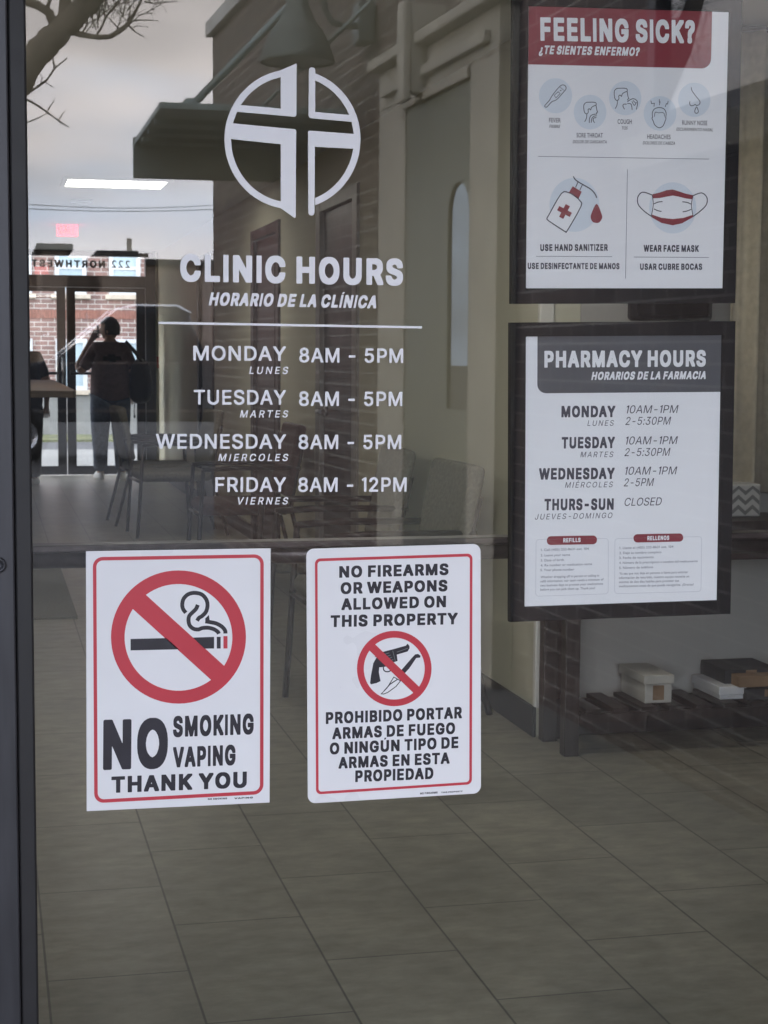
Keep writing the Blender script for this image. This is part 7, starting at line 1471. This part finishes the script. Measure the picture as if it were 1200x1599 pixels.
for s_, x0_, x1_, ya, yb_, cp in (('NO FIREARMS', 759, 1060, 110, 102, 18.2), ('OR WEAPONS', 763, 1057, 155, 147, 18.2), ('ALLOWED ON', 765, 1053, 199, 191, 18.2), ('THIS PROPERTY', 735, 1085, 246, 238, 18.4),
                                ('PROHIBIDO PORTAR', 722, 1097, 513, 497, 18.4), ('ARMAS DE FUEGO', 740, 1078, 555, 540, 18.2), ('O NINGÚN TIPO DE', 733, 1087, 597, 579, 18.2), ('ARMAS EN ESTA', 757, 1063, 636, 622, 18), ('PROPIEDAD', 803, 1018, 673, 664, 18.2)):
    P.text(s_, 'black', ZS(x0_, ya), ZS(x1_, yb_), cp)
P.text('NO FIREARMS', 'heavy', ZS(982, 707), ZS(1030, 704), 3.0); P.text('THIS PROPERTY', 'heavy', ZS(1040, 703.5), ZS(1099, 700), 2.2)
P.build('lettering', 'sign_black', nf)

# ------------------------------------------------------------------ framed posters hung on the inside of the glass
YFR = 0.0085
def frame(name_, label, outer, inner):
    t = thing(name_, label, 'poster', on_y((outer[2][0] + outer[3][0]) / 2, outer[2][1], YFR), world=True)
    b = bmesh.new()
    O = [on_y(*p, YFR) for p in outer]; I = [on_y(*p, YFR) for p in inner]; D = Vector((0, 0.013, 0))
    Of, If = [b.verts.new(p) for p in O], [b.verts.new(p) for p in I]; Ob, Ib = [b.verts.new(p + D) for p in O], [b.verts.new(p + D) for p in I]
    for i in range(4):
        j = (i + 1) % 4
        b.faces.new((Of[i], Of[j], If[j], If[i])); b.faces.new((Ob[i], Ib[i], Ib[j], Ob[j])); b.faces.new((Of[i], Ob[i], Ob[j], Of[j])); b.faces.new((If[i], If[j], Ib[j], Ib[i]))
    bmesh.ops.recalc_face_normals(b, faces=b.faces)
    bmesh.ops.bevel(b, geom=[e for e in b.edges if abs(e.verts[0].co.y - YFR) < 1e-5 and abs(e.verts[1].co.y - YFR) < 1e-5], offset=0.0012, segments=2, affect='EDGES')
    me = bpy.data.meshes.new('frame'); b.to_mesh(me); b.free(); me.materials.append(MATS['frame_black'])
    o = bpy.data.objects.new('frame', me); C.objects.link(o); attach(o, t)
    c = [sum(p[k] for p in inner) / 4 for k in (0, 1)]
    sheet('paper', [(p[0] + (4 if p[0] > c[0] else -4), p[1] + (4 if p[1] > c[1] else -4)) for p in inner], YFR + 0.0035, YFR + 0.005, 'paper_white', t)
    return t
YPR = YFR + 0.0032
ZF = q(780, 0, 1200 / 420)
fp = frame('feeling_sick_poster', 'black framed poster with a red heading asking about feeling sick',
           [(802.2, -9), (1160.2, -1), (1149, 473.2), (799.6, 474.2)], [ZF(132, 25), ZF(1028, 52), ZF(1000, 1286), ZF(120, 1286)])
Print(YPR).poly(rrect(ZF(131.5, 24.5), ZF(949.5, 49.5), ZF(944, 306), ZF(129, 287), 15, (0, 0, 1, 0))).build('heading_band', 'poster_red', fp)
P = Print(YPR - 0.0003)
P.text('FEELING SICK?', 'heavy', ZF(184, 182), ZF(873, 194), 36.5)
P.text('¿TE SIENTES ENFERMO?', 'heavy', ZF(176, 241), ZF(622, 250), 13.6, shear=0.2)
P.build('heading', 'paper_white', fp)
P = Print(YPR)
Z1 = q(830, 110, 1200 / 170); Z2 = q(940, 110, 1200 / 190); ZH = q(820, 250, 3.75)
for c_x, c_y, r_ in ((251, 427, 74), (405, 500, 73), (562, 438, 72), (717, 506, 73), (870, 445, 72)):
    P.poly([ZF(*p) for p in ell(c_x, c_y, r_, r_ * 1.06, n=40)])
P.poly([ZH(*p) for p in ell(290, 262, 146, 158, n=48)]); P.poly([ZH(*p) for p in ell(866, 280, 138, 150, n=48)])
P.build('blue_discs', 'poster_blue', fp)
W1 = Print(YPR - 0.0003)       # white fills over the discs
W1.poly([ZH(*p) for p in [(213, 196), (255, 190), (322, 235), (328, 275), (250, 412), (238, 420), (136, 352), (130, 338)]])
W1.poly([ZH(*p) for p in [(745, 200), (800, 190), (866, 176), (930, 196), (985, 206), (980, 330), (920, 368), (866, 380), (800, 366), (745, 330)]])
W1.build('white_fills', 'paper_white', fp)
P = Print(YPR - 0.0006)
lw1 = 1.15
def K(zf, pts, w=lw1, closed=False, sm=True, n=4): P.stroke([zf(*p) for p in (smooth(pts, closed, n) if sm else pts)], w, closed)
# thermometer
K(Z1, [(150, 385), (200, 330), (225, 285), (300, 190), (340, 160), (375, 170), (382, 205), (345, 250), (280, 322), (225, 345), (175, 400), (155, 402)], closed=True, n=3)
K(Z1, [(252, 275), (295, 235), (318, 255), (272, 302)], closed=True, sm=False, w=0.9); K(Z1, [(310, 178), (362, 222)], sm=False, w=0.8); K(Z1, [(316, 222), (332, 222)], sm=False, w=1.6)
def profile(zf, dx, dy, s):
    m = lambda pts: [(dx + x * s, dy + y * s) for x, y in pts]
    K(zf, m([(0, 95), (-4, 60), (0, 25), (25, 3), (60, 0), (100, 0), (128, 6), (132, 30), (100, 45), (80, 62), (72, 85), (58, 72), (44, 82), (46, 110), (30, 128), (10, 120), (0, 95)]), n=3)
    K(zf, m([(132, 34), (138, 70), (142, 92), (150, 108), (138, 116), (140, 128)]), n=3)
    K(zf, m([(30, 130), (28, 165), (18, 195), (5, 215)]), n=3)
profile(Z1, 582, 350, 1.0)
K(Z1, [(725, 480), (690, 484), (655, 500), (640, 540), (640, 578)], n=3); K(Z1, [(722, 500), (690, 505), (668, 530), (660, 575)], n=3); K(Z1, [(718, 520), (690, 525), (682, 550), (698, 578)], n=3)
profile(Z1, 918, 196, 1.05)
K(Z1, [(1052, 372), (1020, 372), (1010, 392), (1028, 428)], n=3); K(Z1, [(1060, 345), (1095, 320), (1130, 312), (1165, 335), (1170, 375), (1158, 430)], n=3); K(Z1, [(1058, 365), (1100, 372), (1112, 435)], n=3); K(Z1, [(1110, 340), (1135, 385), (1160, 350)], n=3, w=1.0); K(Z1, [(1120, 330), (1150, 360)], sm=False, w=1.0)
# headache
K(Z2, [(502, 460), (498, 420), (520, 380), (568, 366), (612, 378), (634, 415), (632, 460)], n=3); K(Z2, [(520, 455), (528, 412), (560, 418), (610, 418), (620, 455)], n=3, w=0.9)
K(Z2, [(505, 462), (495, 470), (508, 500), (525, 540), (568, 566), (605, 545), (625, 500), (634, 472), (626, 462)], n=3)
for X_, Y_, s_ in ((485, 298, 1), (568, 284, 0), (655, 302, -1)): K(Z2, [(X_, Y_), (X_ + 6 * s_ + 0, Y_ + 30), (X_ + 26 * s_ + 8, Y_ + 26), (X_ + 30 * s_, Y_ + 58)], sm=False, w=1.0)
# nose
K(Z2, [(884, 166), (890, 200), (930, 255), (968, 305), (962, 335), (935, 345), (922, 335), (905, 345), (880, 348), (866, 325), (872, 305)], n=3)
K(Z2, [(935, 360), (918, 395), (922, 418), (938, 422), (952, 410), (950, 390)], closed=True, n=3)
# dispenser, mask outlines
K(ZH, [(213, 196), (255, 190), (290, 208), (322, 238), (328, 272), (250, 410), (238, 419), (225, 412), (140, 356), (130, 340), (140, 322)], closed=True, w=1.7, n=3)
K(ZH, [(284, 95), (296, 115), (330, 138), (385, 170), (412, 200), (420, 222)], w=1.8, n=4); K(ZH, [(310, 130), (297, 160)], sm=False, w=1.4); K(ZH, [(336, 146), (322, 175)], sm=False, w=1.4)
K(ZH, [(745, 204), (690, 188), (662, 215), (664, 260), (700, 300), (745, 332)], w=1.6, n=4); K(ZH, [(985, 208), (1035, 192), (1066, 220), (1062, 262), (1025, 300), (982, 332)], w=1.6, n=4)
K(ZH, [(745, 204), (752, 260), (740, 330)], w=1.2); K(ZH, [(985, 208), (975, 262), (985, 330)], w=1.2)
K(ZH, [(756, 256), (780, 246), (806, 243)], w=1.5); K(ZH, [(756, 286), (778, 296), (800, 301)], w=1.5); K(ZH, [(974, 258), (950, 248), (922, 244)], w=1.5); K(ZH, [(974, 288), (950, 298), (924, 303)], w=1.5)
P.build('icons', 'poster_ink', fp)
P = Print(YPR - 0.0006)
P.poly([ZH(*p) for p in [(280, 153), (333, 185), (314, 226), (258, 190)]])
cr = [(-14, -42), (14, -42), (14, -14), (42, -14), (42, 14), (14, 14), (14, 42), (-14, 42), (-14, 14), (-42, 14), (-42, -14), (-14, -14)]
P.poly([ZH(232 + x * math.cos(R(28)) - y * math.sin(R(28)), 301 + x * math.sin(R(28)) + y * math.cos(R(28))) for x, y in cr])
P.poly([ZH(*p) for p in smooth([(420, 256), (448, 312), (452, 340), (436, 364), (418, 368), (398, 362), (386, 340), (390, 312)], True, 4)])
up_ = [(746, 200), (790, 190), (830, 176), (866, 172), (905, 184), (940, 196), (986, 206)]
P.poly([ZH(*p) for p in up_] + [ZH(*p) for p in [(982, 230), (940, 224), (900, 214), (866, 208), (830, 214), (790, 222), (750, 224)]])
P.poly([ZH(*p) for p in [(742, 318), (800, 338), (866, 345), (930, 338), (984, 320), (984, 334), (920, 370), (866, 382), (800, 368), (744, 336)]])
P.build('red_icons', 'poster_red', fp)
P = Print(YPR)
P.poly([ZF(174, 696.5), ZF(936, 708.5), ZF(936, 711), ZF(174, 699)]); P.poly([ZF(570.5, 755), ZF(573, 755), ZF(564.5, 1243), ZF(562, 1243)])
P.poly([ZF(164, 1142), ZF(503, 1144), ZF(503, 1146.5), ZF(164, 1144.5)]); P.poly([ZF(600, 1145.5), ZF(935, 1147.5), ZF(935, 1150), ZF(600, 1148)])
P.build('rules', 'poster_line', fp)
P = Print(YPR - 0.0003)
P.text('USE HAND SANITIZER', 'heavy', ZF(183, 1120), ZF(484, 1119), 10.6); P.text('WEAR FACE MASK', 'heavy', ZF(644, 1123), ZF(890, 1124), 10.6)
P.text('USE DESINFECTANTE DE MANOS', 'heavy', ZF(127, 1200), ZF(536, 1201), 9.6); P.text('USAR CUBRE BOCAS', 'heavy', ZF(628, 1204), ZF(905, 1204), 9.9)
P.text('FEVER', 'medium', ZF(222, 546), ZF(274, 547), 7.0); P.text('SORE THROAT', 'medium', ZF(345, 613), ZF(462, 614), 7.0); P.text('COUGH', 'medium', ZF(528, 552), ZF(591, 553), 7.0)
P.text('HEADACHES', 'medium', ZF(660, 619), ZF(764, 621), 7.0); P.text('RUNNY NOSE', 'medium', ZF(816, 557), ZF(928, 559), 7.0)
P.build('lettering', 'poster_ink', fp)
P = Print(YPR - 0.0003)
P.text('FIEBRE', 'medium', ZF(223, 570), ZF(270, 571), 4.8, shear=.2); P.text('DOLOR DE GARGANTA', 'medium', ZF(328, 639), ZF(479, 640), 4.8, shear=.2); P.text('TOS', 'medium', ZF(545, 578), ZF(571, 578), 4.8, shear=.2)
P.text('DOLORES DE CABEZA', 'medium', ZF(640, 644), ZF(784, 646), 4.8, shear=.2); P.text('ESCURRIMIENTO NASAL', 'medium', ZF(790, 583), ZF(953, 586), 4.8, shear=.2)
P.build('spanish_lettering', 'poster_ink', fp)

ZP = q(780, 460, 1200 / 420)
pp_ = frame('pharmacy_hours_poster', 'black framed poster with a grey heading listing the pharmacy hours',
            [(798, 503.6), (1149.4, 501.4), (1141.5, 958.8), (797, 971.6)], [ZP(120, 187), ZP(995, 181), ZP(974, 1364), ZP(114, 1393)])
Print(YPR).poly(rrect(ZP(170.5, 186), ZP(995.5, 180.5), ZP(991, 434), ZP(169.5, 440.5), 14, (0, 0, 0, 1))).build('heading_band', 'poster_grey', pp_)
P = Print(YPR - 0.0003)
P.text('PHARMACY HOURS', 'heavy', ZP(201, 326), ZP(921, 321), 26); P.text('HORARIOS DE LA FARMACIA', 'heavy', ZP(410, 381), ZP(920, 377), 12.6, shear=.2)
P.build('heading', 'paper_white', pp_)
P = Print(YPR)
for s_, a_, b2_, y1_, y2_ in (('MONDAY', 277, 517, 548, 547), ('TUESDAY', 278, 515, 687, 685), ('WEDNESDAY', 177, 514, 826, 823), ('THURS-SUN', 201, 510, 963, 960)): P.text(s_, 'heavy', ZP(a_, y1_), ZP(b2_, y2_), 18)
P.build('day_lettering', 'poster_ink', pp_)
P = Print(YPR - 0.0003)
for s_, a_, b2_, y1_, y2_ in (('10AM-1PM', 563, 801, 530, 528), ('2-5:30PM', 562, 768, 582, 580), ('10AM-1PM', 560, 798, 669, 667), ('2-5:30PM', 558, 765, 721, 719), ('10AM-1PM', 557, 795, 804, 802), ('2-5PM', 555, 692, 856, 854), ('CLOSED', 556, 729, 943, 940)):
    P.text(s_, 'regular', ZP(a_, y1_), ZP(b2_ - 8, y2_), 12.4, shear=.2)
for s_, a_, y1_, b2_, y2_ in (('LUNES', 393, 586, 508, 585), ('MARTES', 362, 726, 506, 725), ('MIÉRCOLES', 293, 862, 504, 859), ('JUEVES-DOMINGO', 158, 1004, 502, 997)): P.text(s_, 'regular', ZP(a_, y1_), ZP(b2_, y2_), 8.6, shear=.2, track=0.22)
P.build('time_lettering', 'poster_ink', pp_)
ZR = q(835, 820, 1200 / 275)
P = Print(YPR)
P.poly(rrect(ZR(84, 76), ZR(426, 70), ZR(426, 130), ZR(84, 136), 6.5)); P.poly(rrect(ZR(674, 62), ZR(1013, 56), ZR(1014, 112), ZR(675, 119), 6.2))
P.build('caption_pills', 'poster_red', pp_)
P = Print(YPR - 0.0003); P.text('REFILLS', 'heavy', ZR(196, 118), ZR(314, 115), 6.6); P.text('RELLENOS', 'heavy', ZR(769, 104), ZR(918, 101), 6.8); P.build('captions', 'paper_white', pp_)
P = Print(YPR)
P.stroke(rrect(ZR(11, 98), ZR(503, 90), ZR(502, 468), ZR(8, 485), 5), 0.5, closed=True); P.stroke(rrect(ZR(548, 92), ZR(1140, 78), ZR(1134, 452), ZR(546, 467), 5), 0.5, closed=True)
P.build('box_outlines', 'poster_faint', pp_)
P = Print(YPR - 0.0003)
L1 = [('1. Call (405) 232-8631 ext. 104', 42, 177, 370, 168), ('2. Leave your name', 42, 214, 242, 209), ('3. Date of birth', 42, 248, 200, 244), ('4. Rx number or medication name', 42, 282, 392, 272), ('5. Your phone number', 40, 314, 270, 309),
      ('Whether dropping off in person or calling in', 42, 362, 440, 350), ('refill information, our team needs a minimum of', 40, 391, 470, 377), ('two business days to process your medications', 40, 419, 466, 406), ('before you can pick them up. Thank you!', 40, 447, 412, 436),
      ('1. Llame al (405) 232-8631 ext. 104', 578, 164, 946, 154), ('2. Deje su nombre completo', 578, 198, 865, 191), ('3. Fecha de nacimiento', 577, 231, 812, 225), ('4. Número de la prescripción o nombre del medicamento'.replace('ó', 'o'), 577, 265, 1112, 252), ('5. Número de teléfono', 577, 299, 808, 293),
      ('Ya sea que nos deje en persona o llame para solicitar', 578, 338, 1046, 327), ('información de resurtido, nuestro equipo necesita un'.replace('ó', 'o'), 576, 367, 1054, 356), ('minimo de dos dias habiles para procesar sus', 576, 396, 984, 385), ('medicamentos antes de que pueda recogerlos. ¡Gracias!', 576, 424, 1084, 411)]
for s_, a_, ya, b2_, yb_ in L1: P.text(s_, 'medium', ZR(a_, ya), ZR(b2_, yb_), 3.6)
P.build('small_print', 'poster_line', pp_)
